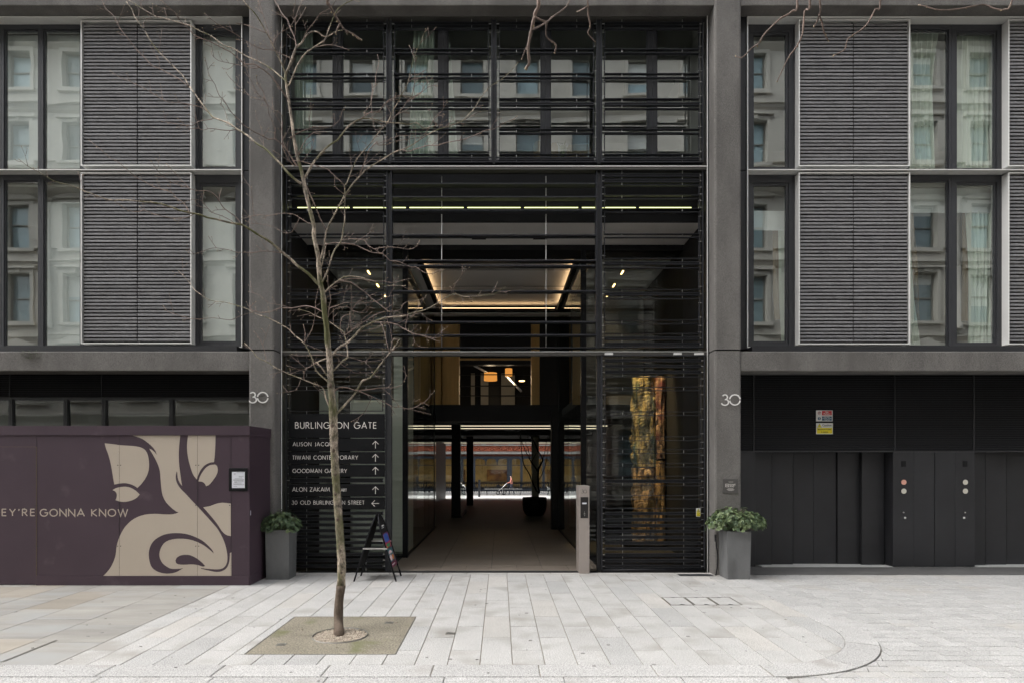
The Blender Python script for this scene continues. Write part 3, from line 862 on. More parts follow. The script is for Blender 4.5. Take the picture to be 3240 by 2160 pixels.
# --- projecting shutter boxes with two leaves of rough timber slats each
SL = 24
def slat_mesh(L_, seed):
    r = random.Random(seed)
    hh, n = .0190, 9
    prof_t = [hh + r.uniform(-.0012, .0012) for _ in range(n)]
    prof_b = [-hh + r.uniform(-.0012, .0012) for _ in range(n)]
    yo = [r.uniform(-.0015, .0015) for _ in range(n)]
    mb = MB(); vs = []
    for i in range(n):
        x = -L_/2 + L_*i/(n-1)
        vs += [(x, yo[i]+.004, prof_t[i]), (x, yo[i], prof_t[i]-.004), (x, yo[i], prof_b[i]+.004), (x, yo[i]+.004, prof_b[i]), (x, .016, prof_b[i]+.004), (x, .016, prof_t[i]-.004)]
    fs = []
    for i in range(n-1):
        for k in range(6):
            fs.append((i*6+k, i*6+(k+1)%6, i*6+6+(k+1)%6, i*6+6+k))
    fs += [(0,1,2,3,4,5), tuple(range((n-1)*6+5, (n-1)*6-1, -1))]
    mb.add(vs, fs)
    return mb
SLAT_CACHE = {}
def shutter(u0, u1, v0, v1, nslat, usplit):
    x0, x1, z0, z1 = PX(u0,BOX), PX(u1,BOX), PZ(v1,BOX), PZ(v0,BOX)
    mb = MB(); y1 = GLZ-.002
    mb.box(x0,x1,BOX+.006,y1,z1-t,z1); mb.box(x0,x1,BOX+.006,y1,z0,z0+t)
    mb.box(x0,x0+t,BOX+.006,y1,z0+t+.0004,z1-t-.0004); mb.box(x1-t,x1,BOX+.006,y1,z0+t+.0004,z1-t-.0004)
    sh = mb.build('shutter', M['trim'], bld, at=((x0+x1)/2, BOX, z0))
    mb = MB(); e = .016
    mb.box(x0-.001,x1+.001,BOX-.004,BOX+.0055,z1-e,z1+.001); mb.box(x0-.001,x1+.001,BOX-.004,BOX+.0055,z0-.001,z0+e)
    mb.box(x0-.001,x0+e,BOX-.004,BOX+.0055,z0+e+.0004,z1-e-.0004); mb.box(x1-e,x1+.001,BOX-.004,BOX+.0055,z0+e+.0004,z1-e-.0004)
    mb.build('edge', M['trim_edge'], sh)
    mb = MB(); mb.box(x0+t+.0005,x1-t-.0005,BOX+.085,BOX+.10,z0+t+.0005,z1-t-.0005)
    xs = PX(usplit, BOX)
    mb.box(xs-.011, xs+.011, BOX+.052, BOX+.084, z0+t+.001, z1-t-.001)
    mb.box(x0+t+.001, x0+t+.02, BOX+.052, BOX+.084, z0+t+.001, z1-t-.001); mb.box(x1-t-.02, x1-t-.001, BOX+.052, BOX+.084, z0+t+.001, z1-t-.001)
    mb.build('backing', M['slat_dark'], sh)
    za, zb = z0+t+.028, z1-t-.030
    pitch = (zb-za)/nslat
    for (a, b) in ((x0+t+.014, xs-.010), (xs+.010, x1-t-.012)):
        for i in range(nslat):
            L_ = round(b-a, 2)
            key = (L_, rng.randrange(10))
            at = ((a+b)/2, BOX+.022+rng.uniform(-.002,.003), za+pitch*(i+.5))
            if key not in SLAT_CACHE:
                o = slat_mesh(b-a, hash(key) & 0xffff).build('slat', M['slat'], sh, at=(0,0,0))
                put(o, at, sh); SLAT_CACHE[key] = o
            else: o = inst(SLAT_CACHE[key], at, sh, 'slat')
            o.rotation_euler = (rng.uniform(-.05,.05), rng.uniform(-.0018,.0018), 0)
shutter(255.6, 605.4, 65.8, 525.2, 40, 431.5)
shutter(255.6, 605.4, 547, 1087, 47, 431.5)
shutter(2527.5, 2879.6, 62.5, 526, 40, 2702.5)
shutter(2527.5, 2879.6, 546.5, 1089, 47, 2702.5)
shutter(3190.5, 3542, 62.5, 526, 40, 3366)
shutter(3190.5, 3542, 546.5, 1089, 47, 3366)

# --- rooms behind the bays
def room(x0, x1, z0, z1, y0, y1, wall, ceil, floor):
    mb = MB(); mb.box(x0, x1, y1, y1+.1, z0, z1); mb.box(x0-.1, x0, y0, y1, z0, z1); mb.box(x1, x1+.1, y0, y1, z0, z1)
    mb.build_each('room_wall', wall, bld)
    mb = MB(); mb.box(x0-.1, x1+.1, y0, y1+.1, z1, z1+.12); mb.build('room_ceiling', ceil, bld)
    mb = MB(); mb.box(x0-.1, x1+.1, y0, y1+.1, z0-.12, z0); mb.build('room_floor', floor, bld)
for (xa, xb) in ((-13.9, XL0-.3), (XR1+.3, 13.9)):
    for (z0, z1) in ((ZSILL-.0, ZMID-.16), (ZMID+.0, ZTOP+.02)):
        room(xa, xb, z0, z1, GLZ+.14, 15.0, M['room_wall'], M['room_wall'], M['room_dark'])

# --- ground floor beside the hoarding: louvre band over dark shopfront windows
GY = 10.95
def louvre_band(u0, u1, z0, z1, Y, pitch, seams):
    x0, x1 = PX(u0, Y), PX(u1, Y)
    mb = MB(); mb.box(x0, x1, Y+.03, Y+.05, z0, z1)
    lb = mb.build('louvre_band', M['black_matt'], bld)
    mb = MB(); n = int((z1-z0)/pitch)
    for i in range(n):
        z = z0 + (i+.5)*pitch
        mb.add([(x0,Y,z-.011),(x1,Y,z-.011),(x1,Y+.026,z+.012),(x0,Y+.026,z+.012),(x0,Y+.004,z-.014),(x1,Y+.004,z-.014),(x1,Y+.029,z+.009),(x0,Y+.029,z+.009)], [(0,1,2,3),(7,6,5,4),(0,4,5,1),(3,2,6,7)])
    tag(mb.build('louvre_blades', M['louvre_black'], lb), kind='stuff')
    for u in seams:
        mb = MB(); mb.box(PX(u,Y)-.007, PX(u,Y)+.007, Y-.003, Y+.028, z0, z1); mb.build('seam', M['louvre_black'], lb)
    return lb
louvre_band(-640, 800, PZ(1256,GY), ZB0+.05, GY, .0324, (30, 322))
ZSH = PZ(1257, GY)
for (u0,u1) in ((-360,-170),(-170,34),(34,208),(208,329),(329,542),(542,800)):
    window(PX(u0,GY)+.002, PX(u1,GY)-.002, .02, ZSH, GY-.01, .03, 'glass_shop', name='shop_window')
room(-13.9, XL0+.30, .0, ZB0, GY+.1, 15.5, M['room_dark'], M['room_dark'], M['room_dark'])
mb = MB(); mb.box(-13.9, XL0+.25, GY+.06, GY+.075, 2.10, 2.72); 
mb.build('reflection_band', M['dull_grey'], bld)  # grey band standing for the mirrored street in the shop windows

# --- vehicle lift: louvre band and stepped coated panels
LY = 10.97
louvre_band(2344, 3700, PZ(1425,LY), ZB0+.05, LY, .0324, (2385.5, 2832, 3082))
lift = MB(); lift.box(PX(2340,11.0), 13, LY-.004, LY+.10, PZ(1428.5,LY)-.0, PZ(1425.2,LY))
lift = lift.build('lift_head', M['louvre_black'], bld)
ZL = PZ(1428.5, LY)-.001
def lift_panel(u0, u1, Y, uref=None, z0=.004, lab=None):
    mb = MB(); mb.cbox(PX(u0,Y)+.0015, PX(u1,Y)-.0015, Y, Y+.06, z0, ZL, .002)
    return mb.build('door_panel', M['liftdoor'], lift, at=(PX(u0,Y), Y, 0))
for u0,u1,Y in ((2340,2390.5,10.985),(2385,2442,11.19),(2442,2509,11.23),(2509,2574,11.30),(2574,2646,11.301),(2650,2722,11.27),(2727,2798,11.18)):
    lift_panel(u0,u1,Y)
for u0,u1 in ((2825.5,2891.5),(2891.5,2956),(2957.3,3022),(3022,3084.5)):
    lift_panel(u0,u1,LY+.002)
mb = MB(); mb.box(PX(2825.5,LY), PX(2825.5,LY)+.03, LY+.063, 11.24, .004, ZL); mb.box(PX(3084.5,LY)-.03, PX(3084.5,LY), LY+.063, 11.24, .004, ZL)
mb.build_each('lift_return', M['liftdoor'], lift)
for u0,u1,Y in ((3080,3118,11.16),(3118,3184,11.2),(3184,3330,11.24)):
    lift_panel(u0,u1,Y)
mb = MB(); mb.box(PX(2340,11.4), 13.5, 11.40, 11.5, 0, 3.4); mb.build('lift_backing', M['black_matt'], bld)
# control columns on the middle panels
def controls(u, top, lab):
    c = thing('lift_control', (PX(u,LY), LY, PZ(1650,LY)), lab, 'control panel', 'vehicle lift control panels')
    d = .0022; y = LY
    mb = MB(); w = PX(2865,LY)-PX(2851,LY)
    mb.box(PX(u,LY)-w/2, PX(u,LY)+w/2, y-.004, y+.0015, PZ(1475,LY), PZ(1457,LY)); mb.build('display', M['black_matt'], c)
    for v, m in ((1524, top), (1552, 'lens_white')):
        mb = MB(); mb.disc((PX(u,LY), y-.010, PZ(v,LY)), .046, .0115, 'y', 28)
        mb.build('signal_lens', M[m], c)
        mb = MB(); mb.lathe([(.046,0),(.050,0),(.050,.006),(.046,.006)], 0, 0, 0, 28)
        mb.v = [(PX(u,LY)+a, y-b2, PZ(v,LY)+b) for (a,b,b2) in mb.v]
        mb.build('lens_ring', M['black'], c)
    mb = MB(); mb.disc((PX(u-.5,LY), y-.012, PZ(1619.5,LY)), .012, .0135, 'y', 14); mb.build('button', M['steel'], c)
    mb = MB(); s = 1 if top != 'lens_red' else -1
    mb.box(PX(u,LY)-.05, PX(u,LY)+.05, y-.004, y+.0015, PZ(1640.5,LY), PZ(1632,LY)); mb.build('key_plate', M['frame'], c)
    mb = MB(); mb.disc((PX(u,LY)+.022*(1 if top=='lens_red' else -1), y-.012, PZ(1636.3,LY)), .018, .0075, 'y', 16); mb.build('key_barrel', M['white'], c)
controls(2859, 'lens_red', 'lift control column whose upper lens glows pale red')
controls(3053.5, 'lens_white', 'lift control column with two plain white lenses')

# --- the louvre-screen bay in the middle
BX0, BX1 = PX(889, TRIM), PX(2240, TRIM)
ZMT, ZM1, ZM0 = PZ(39.5, TRIM), PZ(525.5, TRIM), PZ(1111.5, TRIM)
mb = MB()
mb.box(BX0, BX0+.014, TRIM, TRIM+.012, .0, ZMT); mb.box(BX1-.014, BX1, TRIM, TRIM+.012, .0, ZMT)
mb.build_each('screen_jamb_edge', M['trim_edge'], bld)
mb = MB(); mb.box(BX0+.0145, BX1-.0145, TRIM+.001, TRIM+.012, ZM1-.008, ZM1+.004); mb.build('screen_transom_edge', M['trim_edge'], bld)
mb = MB(); mb.box(BX0+.0145, BX1-.0145, TRIM+.001, TRIM+.012, ZM0-.004, ZM0+.003); mb.build('screen_transom_edge', M['trim'], bld)
mb = MB(); mb.box(BX0+.0145, BX1-.0145, TRIM+.001, TRIM+.012, ZMT-.006, ZMT+.001); mb.build('screen_head_edge', M['trim'], bld)
mb = MB(); mb.box(BX0+.015, BX1-.015, TRIM+.0125, TRIM+.14, ZMT-.075, ZMT); mb.box(BX0+.015, BX1-.015, TRIM+.0125, TRIM+.14, ZM1-.055, ZM1+.004)
mb.box(BX0+.015, BX1-.015, TRIM+.0125, TRIM+.14, ZM0-.06, ZM0+.003)
mb.build_each('screen_transom', M['bronze'], bld)
mb = MB(); mb.box(BX0+.0005, BX0+.013, TRIM+.0125, 10.9, 0, ZMT); mb.box(BX1-.013, BX1-.0005, TRIM+.0125, 10.9, 0, ZMT)
mb.build_each('screen_jamb', M['bronze'], bld)
for x0, x1 in ((XL1-.08, BX0-.0015), (BX1+.0015, XR0+.08)):
    mb = MB(); mb.box(x0, x1, TRIM+.02, 10.95, 0, ZMT+.1); mb.build('infill_strip', M['infill'], bld)
SY = 10.475     # front of the screens
SD = .065
def screen(u0, u1, v0, v1, loops, name='screen', parent=bld, Y=SY, bar=.018, rods=True, boards=()):
    """black steel panel: frame and flat-bar loops held by bright pins; loops are (v top, v bottom)"""
    x0, x1, z0, z1 = PX(u0,Y), PX(u1,Y), PZ(v1,Y), PZ(v0,Y)
    mb = MB()
    mb.box(x0,x0+bar,Y,Y+SD+.02,z0,z1); mb.box(x1-bar,x1,Y,Y+SD+.02,z0,z1)
    mb.box(x0+bar,x1-bar,Y+.001,Y+SD+.02,z1-bar,z1); mb.box(x0+bar,x1-bar,Y+.001,Y+SD+.02,z0,z0+bar)
    s = mb.build(name, M['screen'], parent, at=((x0+x1)/2, Y, z0))
    a0, a1 = x0+PX(U0+11.5,Y), x1-PX(U0+11.5,Y)
    th = .0075
    allz = sorted([(PZ(b,Y), PZ(a,Y)) for a, b in loops] + [(PZ(b,Y), PZ(a,Y)) for a, b in boards])
    for (va, vb) in loops:
        zb, za = PZ(vb,Y), PZ(va,Y)
        mb = MB(); y0 = Y+.006; y1 = Y+.006+SD
        if za-zb < .09: mb.box(a0+th+.0003,a1-th-.0003,y0+.006,y1,zb+th+.0003,za-th-.0003,2)   # shallow louvres are closed boxes
        mb.box(a0,a1,y0,y1,za-th,za); mb.box(a0,a1,y0,y1,zb,zb+th)
        mb.box(a0,a0+th,y0,y1,zb+th+.0003,za-th-.0003); mb.box(a1-th,a1,y0,y1,zb+th+.0003,za-th-.0003)
        pz = [(za+zb)/2] if za-zb < .12 else [za-(za-zb)*.2, zb+(za-zb)*.15]
        for q in pz:
            for (xa, xb) in ((x0+bar-.001, a0+.001), (a1-.001, x1-bar+.001)):
                mb.tube([(xa,Y+.02,q),(xb,Y+.02,q)], .0058, 6, 1)
            if za-zb > .12:
                for xx in (a0+th+.006, a1-th-.006): mb.blob((xx, Y+.02, q), .006, 1)
        mb.build('louvre', [M['screen'], M['steel'], M['black']], s, at=((a0+a1)/2, Y, zb))
    if rods:
        mb = MB()
        full = [(z0+bar, z0+bar)] + allz + [(z1-bar, z1-bar)]
        for f in (.2065, .797):
            xr = x0 + (x1-x0)*f
            for (p, q) in zip(full[:-1], full[1:]):
                if q[0]-p[1] > .004:
                    mb.tube([(xr,Y+.02,p[1]),(xr,Y+.02,q[0])], .0048, 6)
        mb.build('spacer_rod', M['steel'], s)
    return s
c0 = lambda y: y*.38265           # rows read off three enlarged bands of the photograph
up = [(180,205),(228,405),(433,607),(637,815),(845,868),(893,1068),(1098,1275),(1302,1325)]
up = [(c0(a), c0(b)) for a, b in up]
for (u0,u1) in ((905,1225.3),(1235.5,1557.7),(1567.7,1890.8),(1901.6,2225.7)):
    screen(u0,u1,54.7,514,up)
c1 = lambda y: 500 + y*.38265
mid = [(130,152),(175,200),(222,308),(333,418),(443,628),(652,832),(857,880),(905,1088),(1110,1135),(1160,1342),(1367,1452),(1475,1500),(1523,1550)]
mid = [(c1(a), c1(b)) for a, b in mid]
for (u0,u1) in ((905,1225.3),(1901.6,2225.7)):
    screen(u0,u1,536.5,1099,mid)
# open blades over the entrance
x0, x1 = PX(1236,SY), PX(1889.5,SY)
mb = MB(); z1, z0 = PZ(537,SY), PZ(1100,SY)
mb.box(x0,x0+.016,SY,SY+.15,z0,z1); mb.box(x1-.016,x1,SY,SY+.15,z0,z1)
mb.box(x0+.016,x1-.016,SY+.001,SY+.15,z1-.014,z1); mb.box(x0+.016,x1-.016,SY+.001,SY+.15,z0,z0+.014)
bs = mb.build('blade_screen', M['screen'], bld, at=((x0+x1)/2, SY, z0))
for y in (210,320,430,635,845,888,1098,1352,1460):
    z = PZ(c1(y),SY); mb = MB(); mb.cbox(x0+.0165,x1-.0165,SY+.002,SY+.155,z-.012,z+.009,.002)
    mb.build('blade', M['screen'], bs, at=((x0+x1)/2, SY, z))
for u in (1395.8, 1729):
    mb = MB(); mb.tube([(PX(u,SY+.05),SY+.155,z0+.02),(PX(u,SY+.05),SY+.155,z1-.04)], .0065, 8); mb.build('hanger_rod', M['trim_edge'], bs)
# posts between the screens
for u0,u1,va,vb in ((1225.8,1235,545,1100),(1890.6,1901,545,1100),(1225.8,1235,50,516),(1558.2,1567.2,50,516),(1891.2,1901,50,516)):
    mb = MB(); mb.box(PX(u0,SY+.02),PX(u1,SY+.02),SY+.03,SY+.12,PZ(vb,SY),PZ(va,SY)); mb.build('screen_post', M['infill'], bld)
# ground floor fixed screen (carries the directory) and its louvres
c2 = lambda y: 1060 + y*.38265
c3 = lambda y: 1560 + y*.38265
DIR = [(648,845),(852,955),(963,1060),(1070,1167),(1228,1330),(1338,1437)]
low = [(190,214),(240,264),(290,312),(340,420),(450,625),(1180,1214)]
lowloops = [(c2(a), c2(b)) for a, b in low] + [(c3(y), c3(y+25)) for y in (150,199,247,296,345,393,442,490,539,588)]
screen(903.5,1222,1121.5,1813,lowloops, boards=[(c2(a),c2(b)) for a,b in DIR])
mb = MB(); mb.box(PX(1222.5,SY), PX(1238,SY), SY+.012, SY+.10, 0, PZ(1121,SY)); mb.build('screen_post', M['infill'], bld)
mb = MB(); mb.box(PX(1889.5,SY), PX(1900.5,SY), SY+.012, SY+.10, 0, PZ(1121,SY)); mb.build('screen_post', M['infill'], bld)
# swing gate, standing slightly proud
gate = thing('louvred_gate', (PX(2060,10.40), 10.40, 0), 'black louvred steel gate leaf between the intercom pedestal and the grey pier', 'gate')
gl = [(195,218),(243,265),(290,315),(340,428),(452,632),(658,838),(865,945),(972,1058),(1083,1165),(1190,1218),(1240,1325),(1350,1432),(1460,1483)]
gloops = [(c2(a), c2(b)) for a, b in gl] + [(c3(y), c3(y+25)) for y in (203,252,300,349,397,445,494,542,590)]
gs = screen(1903,2231,1122,1810.5,gloops,'leaf',gate,10.405,.018)
mb = MB(); xg0, xg1 = PX(1903,10.40), PX(2231,10.40)
mb.tube([(xg0,10.42,.035),(xg1,10.42,.035)], .034, 10); mb.build('bottom_rail', M['black'], gate)
for u0,u1 in ((1914,1940),(2132,2157),(2198,2227)):
    mb = MB(); mb.cbox(PX(u0,10.41),PX(u1,10.41),10.405,10.50,PZ(1122,10.41)+.001,PZ(1117,10.41)+.008,.002); mb.build('guide_bracket', M['trim'], gate)

# upper storey glazing and room behind the screens
UY = 10.86
for (u0,u1) in ((893,1068),(1068,1402),(1402,1727),(1727,2064),(2064,2238)):
    window(PX(u0,UY)+.002, PX(u1,UY)-.002, PZ(512,UY), PZ(66,UY), UY, .06, 'glass_dark', name='screen_window')
room(BX0-.1, BX1+.1, PZ(512,UY), PZ(50,UY), UY+.12, 15.2, M['room_wall'], M['room_wall'], M['room_dark'])
mb = MB(); mb.box(BX0+.02, BX1-.02, UY-.02, UY+.10, PZ(65.5,UY), ZMT+.08); mb.build('head_backing', M['black_matt'], bld)
# ------------------------------------------------------------------ entrance hall and passage
AX0, AX1, AYB, AZC = -3.77, 3.60, 18.0, 6.11
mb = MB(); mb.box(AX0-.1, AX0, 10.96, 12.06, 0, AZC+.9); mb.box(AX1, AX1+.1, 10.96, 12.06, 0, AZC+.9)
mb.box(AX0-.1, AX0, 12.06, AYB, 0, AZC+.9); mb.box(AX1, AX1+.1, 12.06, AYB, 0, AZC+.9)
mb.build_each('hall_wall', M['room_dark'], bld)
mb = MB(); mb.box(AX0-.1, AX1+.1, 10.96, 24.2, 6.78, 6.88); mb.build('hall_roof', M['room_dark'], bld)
# front fascia with the led line
mb = MB(); mb.box(AX0, AX1, 10.87, 10.93, AZC, PZ(514,UY)-.01); mb.build('hall_fascia', M['black_matt'], bld)
mb = MB(); mb.box(AX0, AX1, 10.80, 10.868, PZ(662,10.84)-.03, PZ(662,10.84)); led = mb.build('led_shelf', M['infill'], bld)
edges = [936,1112,1290,1473,1653,1835,2017,2193]
for a, b in zip(edges[:-1], edges[1:]):
    mb = MB(); mb.box(PX(a,10.83)+.035, PX(b,10.83)-.035, 10.815, 10.835, PZ(662,10.84)+.002, PZ(662,10.84)+.022)
    mb.build('led_strip', M['led'], led, at=(PX(a,10.83), 10.82, PZ(662,10.84)))
# ceiling: front strip, then a dropped border round a lit coffer
mb = MB(); mb.box(AX0, AX1, 10.94, 12.03, AZC, AZC+.1)
for u in (1512, 1708): mb.box(PX(u-20,11.6), PX(u+25,11.6), 11.66, 11.74, AZC-.004, AZC-.0005, 1)
mb.build('hall_ceiling', [M['ceiling'], M['black_matt']], bld)
CX0, CX1, CY0, CY1 = -1.64, 1.56, 12.67, 16.9
mb = MB()
mb.box(AX0, AX1, 12.04, CY0-.08, AZC-.10, AZC+.03); mb.box(AX0, AX1, CY1, AYB, AZC-.10, AZC-.02)
mb.build_each('ceiling_border', M['black_matt'], bld)
mb = MB(); mb.box(AX0+.5, AX1-.5, 17.05, 17.42, AZC-.125, AZC-.1005); mb.build('ceiling_panel', M['ceiling'], bld)
for x0, x1 in ((AX0, -2.02), (1.94, AX1)):
    mb = MB(); mb.box(x0, x1, CY0-.08, CY1, AZC+.0, AZC+.05); mb.build('side_ceiling', M['room_wall'], bld)
for x0, x1 in ((CX0-.09, CX0), (CX1, CX1+.09)):
    mb = MB(); mb.box(x0, x1, CY0-.08, CY1, AZC-.10, AZC+.02); mb.build('coffer_lip', M['black_matt'], bld)
for x0, x1 in ((CX0-.33, CX0-.0905), (CX1+.0905, CX1+.33)):
    mb = MB(); mb.box(x0, x1, CY0-.08, CY1, AZC-.02, AZC+.02); mb.build('coffer_rail', M['ceiling'], bld)
mb = MB(); mb.box(CX0-.4, CX1+.4, CY0-.3, CY1+.3, AZC+.13, AZC+.20); cof = mb.build('coffer', M['ceiling'], bld)
for y in (14.0, 15.3):
    mb = MB(); mb.box(CX0-.3, CX1+.3, y-.008, y+.008, AZC+.122, AZC+.1285); mb.build('joint', M['room_dark'], cof)
mb = MB()
mb.box(CX0-.07, CX0-.02, CY0, CY1-.02, AZC+.025, AZC+.045); mb.box(CX1+.02, CX1+.07, CY0, CY1-.02, AZC+.025, AZC+.045); mb.box(CX0+.05, CX1-.05, CY1+.03, CY1+.08, AZC-.015, AZC+.0)
mb.build_each('cove_light', M['cove'], cof)
# glazed lobby boxes on either side of the way through
WLX, WRX = -1.86, 1.64
def lobby(x_in, x_out, s):
    mb = MB(); mb.add([(x_in,12.1,.03),(x_out,12.1,.03),(x_out,12.1,AZC-.1),(x_in,12.1,AZC-.1)], [(0,1,2,3)]); mb.build('lobby_pane', M['glass_lobby'], bld)
    ys = [12.12, 14.05, 15.98, 17.9]
    for a, b in zip(ys[:-1], ys[1:]):
        mb = MB(); mb.add([(x_in,a+.012,.03),(x_in,b-.012,.03),(x_in,b-.012,AZC-.1),(x_in,a+.012,AZC-.1)], [(0,1,2,3)]); mb.build('lobby_pane', M['glass_lobby'], bld, at=(x_in, a, 0))
    mb = MB(); mb.box(x_in-.05, x_in+.05, 12.04, 12.14, 0, AZC-.1); mb.build('lobby_post', M['black'], bld)
    mb = MB(); mb.box(x_in-.02, x_in+.02, 12.15, 17.9, 0, .03); mb.box(min(x_in,x_out), max(x_in,x_out), 12.07, 12.13, 0.001, .028); mb.build_each('lobby_sill', M['black'], bld)
    mb = MB(); mb.box(x_in-.15*s-.13, x_in-.15*s+.15, 17.25, 17.55, -.1, AZC); mb.build('column', M['black'], bld)
lobby(WLX, AX0, 1); lobby(WRX, AX1, -1)
mb = MB(); mb.box(AX0, WLX-.03, 12.14, 17.9, -.011, .006); mb.box(WRX+.03, AX1, 12.14, 17.9, -.011, .006); mb.build_each('lobby_dark_sheet', M['room_dark'], bld)  # black sheets added to make the lobby floors read dark
mb = MB(); mb.box(AX0, WLX-.06, 10.62, 12.06, -.011, .005); mb.box(WRX+.10, AX1, 10.62, 12.06, -.011, .005); mb.build_each('entry_dark_sheet', M['black_matt'], bld)  # black sheets added over lit floor so gaps in the screens look dark
# pale interior partition seen behind the directory screen
mb = MB(); mb.cbox(-3.05, -1.93, 12.5, 12.58, 0, 3.14, .05); mb.build('lobby_partition', M['lobby_wall'], bld)
mb = MB(); mb.box(-1.94+.02, -1.89, 12.5, 13.4, 0, 5.0); mb.build('lobby_partition', M['lobby_wall'], bld)
mb = MB(); mb.box(-2.16, -1.95, 12.5, 12.58, 3.142, 4.05); mb.build('lobby_partition', M['lobby_wall'], bld)
mb = MB(); mb.box(-3.66, -3.30, 12.45, 12.55, 0, 3.35); mb.build('lobby_partition', M['lobby_wall'], bld)
# mid-height floor inside each lobby
mb = MB(); mb.box(AX0, WLX-.1, 13.2, AYB-.05, 3.15, 3.35); mb.box(WRX+.1, AX1, 13.6, AYB-.05, 3.15, 3.35); mb.build_each('lobby_floor', M['room_dark'], bld)
mb = MB(); mb.box(AX0+.05, WLX-.12, 15.2, 15.3, 3.36, 5.95); mb.box(WRX+.12, AX1-.05, 15.2, 15.3, 3.36, 5.95); mb.build_each('lobby_back_wall', M['dull_grey'], bld)
# back wall of the hall: bulkhead over the passage and upper windows with ochre linings
ZBH0, ZBH1 = 3.0, 3.56
mb = MB(); mb.box(AX0, AX1, AYB, AYB+.25, ZBH0, ZBH1); mb.build('bulkhead', M['black'], bld)
mb = MB(); mb.box(AX0, AX1, AYB-.02, AYB-.003, ZBH0+.05, ZBH0+.068); mb.build('bulkhead_line', M['bronze'], bld)
for a, b in ((1363,1396),(1400,1452),(1682,1707),(1780,1806)):
    mb = MB(); mb.box(PX(a,AYB), PX(b,AYB), AYB, AYB+.5, ZBH1+.001, AZC-.11); mb.build('timber_lining', M['ochre'], bld)
mb = MB(); mb.box(PX(1455,AYB), PX(1680,AYB), AYB+.02, AYB+.3, PZ(1152,AYB), AZC-.11); mb.build('window_head', M['black'], bld)
mb = MB(); mb.box(PX(1455,AYB), PX(1680,AYB), AYB-.01, AYB+.019, PZ(1139,AYB), PZ(1133,AYB)); mb.build('timber_lining', M['ochre'], bld)
for v in (1183, 1219, 1250):
    mb = MB(); mb.box(PX(1453,AYB), PX(1681,AYB), AYB+.05, AYB+.08, PZ(v+1.5,AYB), PZ(v-1.5,AYB)); mb.build('glazing_bar', M['black'], bld)
mb = MB(); mb.box(AX0, PX(1363,AYB)-.002, AYB+.001, AYB+.2, ZBH1+.001, AZC-.101); mb.box(PX(1807,AYB), AX1, AYB+.001, AYB+.2, ZBH1+.001, AZC-.101)
mb.box(PX(1708,AYB), PX(1779,AYB), AYB+.001, AYB+.2, ZBH1+.001, AZC-.101)
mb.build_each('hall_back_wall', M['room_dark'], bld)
mb = MB()
for a, b in ((1521,1545),(1586,1629),(1490,1502)):
    mb.box(PX(a,23.0), PX(b,23.0), 23.0, 23.1, 3.6, PZ(1180,23.0))
mb.build_each('inner_pier', M['cream'], bld)
mb = MB(); mb.box(-4, 4, 24.0, 24.1, 3.4, 7); mb.box(-4, 4, 18.3, 24.1, 7.0, 7.1); mb.box(-4, 4, 18.3, 24.1, 3.36, 3.45); mb.build_each('upper_room', M['black'], bld)
mb = MB(); mb.tube([(PX(1600,21), 21, PZ(1185,21)), (PX(1650,21), 21, PZ(1238,21))], .035, 8); mb.tube([(PX(1500,21), 21, PZ(1155,21)), (PX(1545,21), 21, PZ(1180,21))], .035, 8)
mb.build_each('tube_brace', M['trim'], bld)
# passage floor: stone slabs at the entrance, then a gentle ramp to the far street
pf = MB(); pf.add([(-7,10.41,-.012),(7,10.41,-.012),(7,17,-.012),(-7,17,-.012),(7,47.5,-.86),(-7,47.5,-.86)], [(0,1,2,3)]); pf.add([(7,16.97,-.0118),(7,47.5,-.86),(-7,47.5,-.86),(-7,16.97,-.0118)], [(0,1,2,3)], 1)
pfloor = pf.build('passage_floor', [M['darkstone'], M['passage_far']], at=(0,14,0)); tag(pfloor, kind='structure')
x = -2.4
while x < 3.2:
    mb = MB(); slab_prism(mb, [(x+.004,10.62),(x+.446,10.62),(x+.446,11.16),(x+.004,11.16)], -.03, -.002); mb.build('floor_slab', M['passage'], pfloor, at=(x,10.9,0)); x += .45
y = 11.17
while y < 16.9:
    x = -2.4 - (.45 if int(y*10) % 2 else 0)
    while x < 3.2:
        mb = MB(); slab_prism(mb, [(x+.005,y+.005),(x+.895,y+.005),(x+.895,y+.595),(x+.005,y+.595)], -.03, -.002); mb.build('floor_slab', M['passage'], pfloor, at=(x,y,0)); x += .9
    y += .6
mb = MB(); mb.box(BX0+.3, PX(1890,10.5), 10.41, 10.46, -.03, .006); mb.box(BX0+.3, PX(1890,10.5), 10.475, 10.50, -.03, .008); mb.build_each('gate_track', M['black'], pfloor)
mb = MB(); mb.box(BX0+.02, BX1-.02, 10.505, 10.61, -.03, -.001); mb.build('threshold', M['darkstone'], pfloor)
# passage beyond the bulkhead
PZc = 3.32
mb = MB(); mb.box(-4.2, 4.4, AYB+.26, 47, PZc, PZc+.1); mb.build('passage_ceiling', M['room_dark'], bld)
for yb in (29.0, 37.0):
    mb = MB(); mb.box(-4.2, 4.4, yb, yb+.4, PZc-.16, PZc-.001); mb.build('ceiling_beam', M['black'], bld)
for yl in (24.0, 25.8, 44.0):
    mb = MB(); mb.box(-4.0, 4.2, yl, yl+.03, PZc-.022, PZc-.004)
    st = mb.build('ceiling_strip_light', M['strip']); tag(st, ['slim warm strip light across the passage ceiling nearest the hall', 'slim warm strip light across the middle of the passage ceiling', 'slim warm strip light across the passage ceiling nearest the far street'][(24.0,25.8,44.0).index(yl)], 'light', 'passage strip lights')
for x in (-4.2, 4.4):
    mb = MB(); mb.box(x-.05, x+.05, AYB+.26, 47, -.9, PZc); mb.build('passage_wall', M['black'], bld)
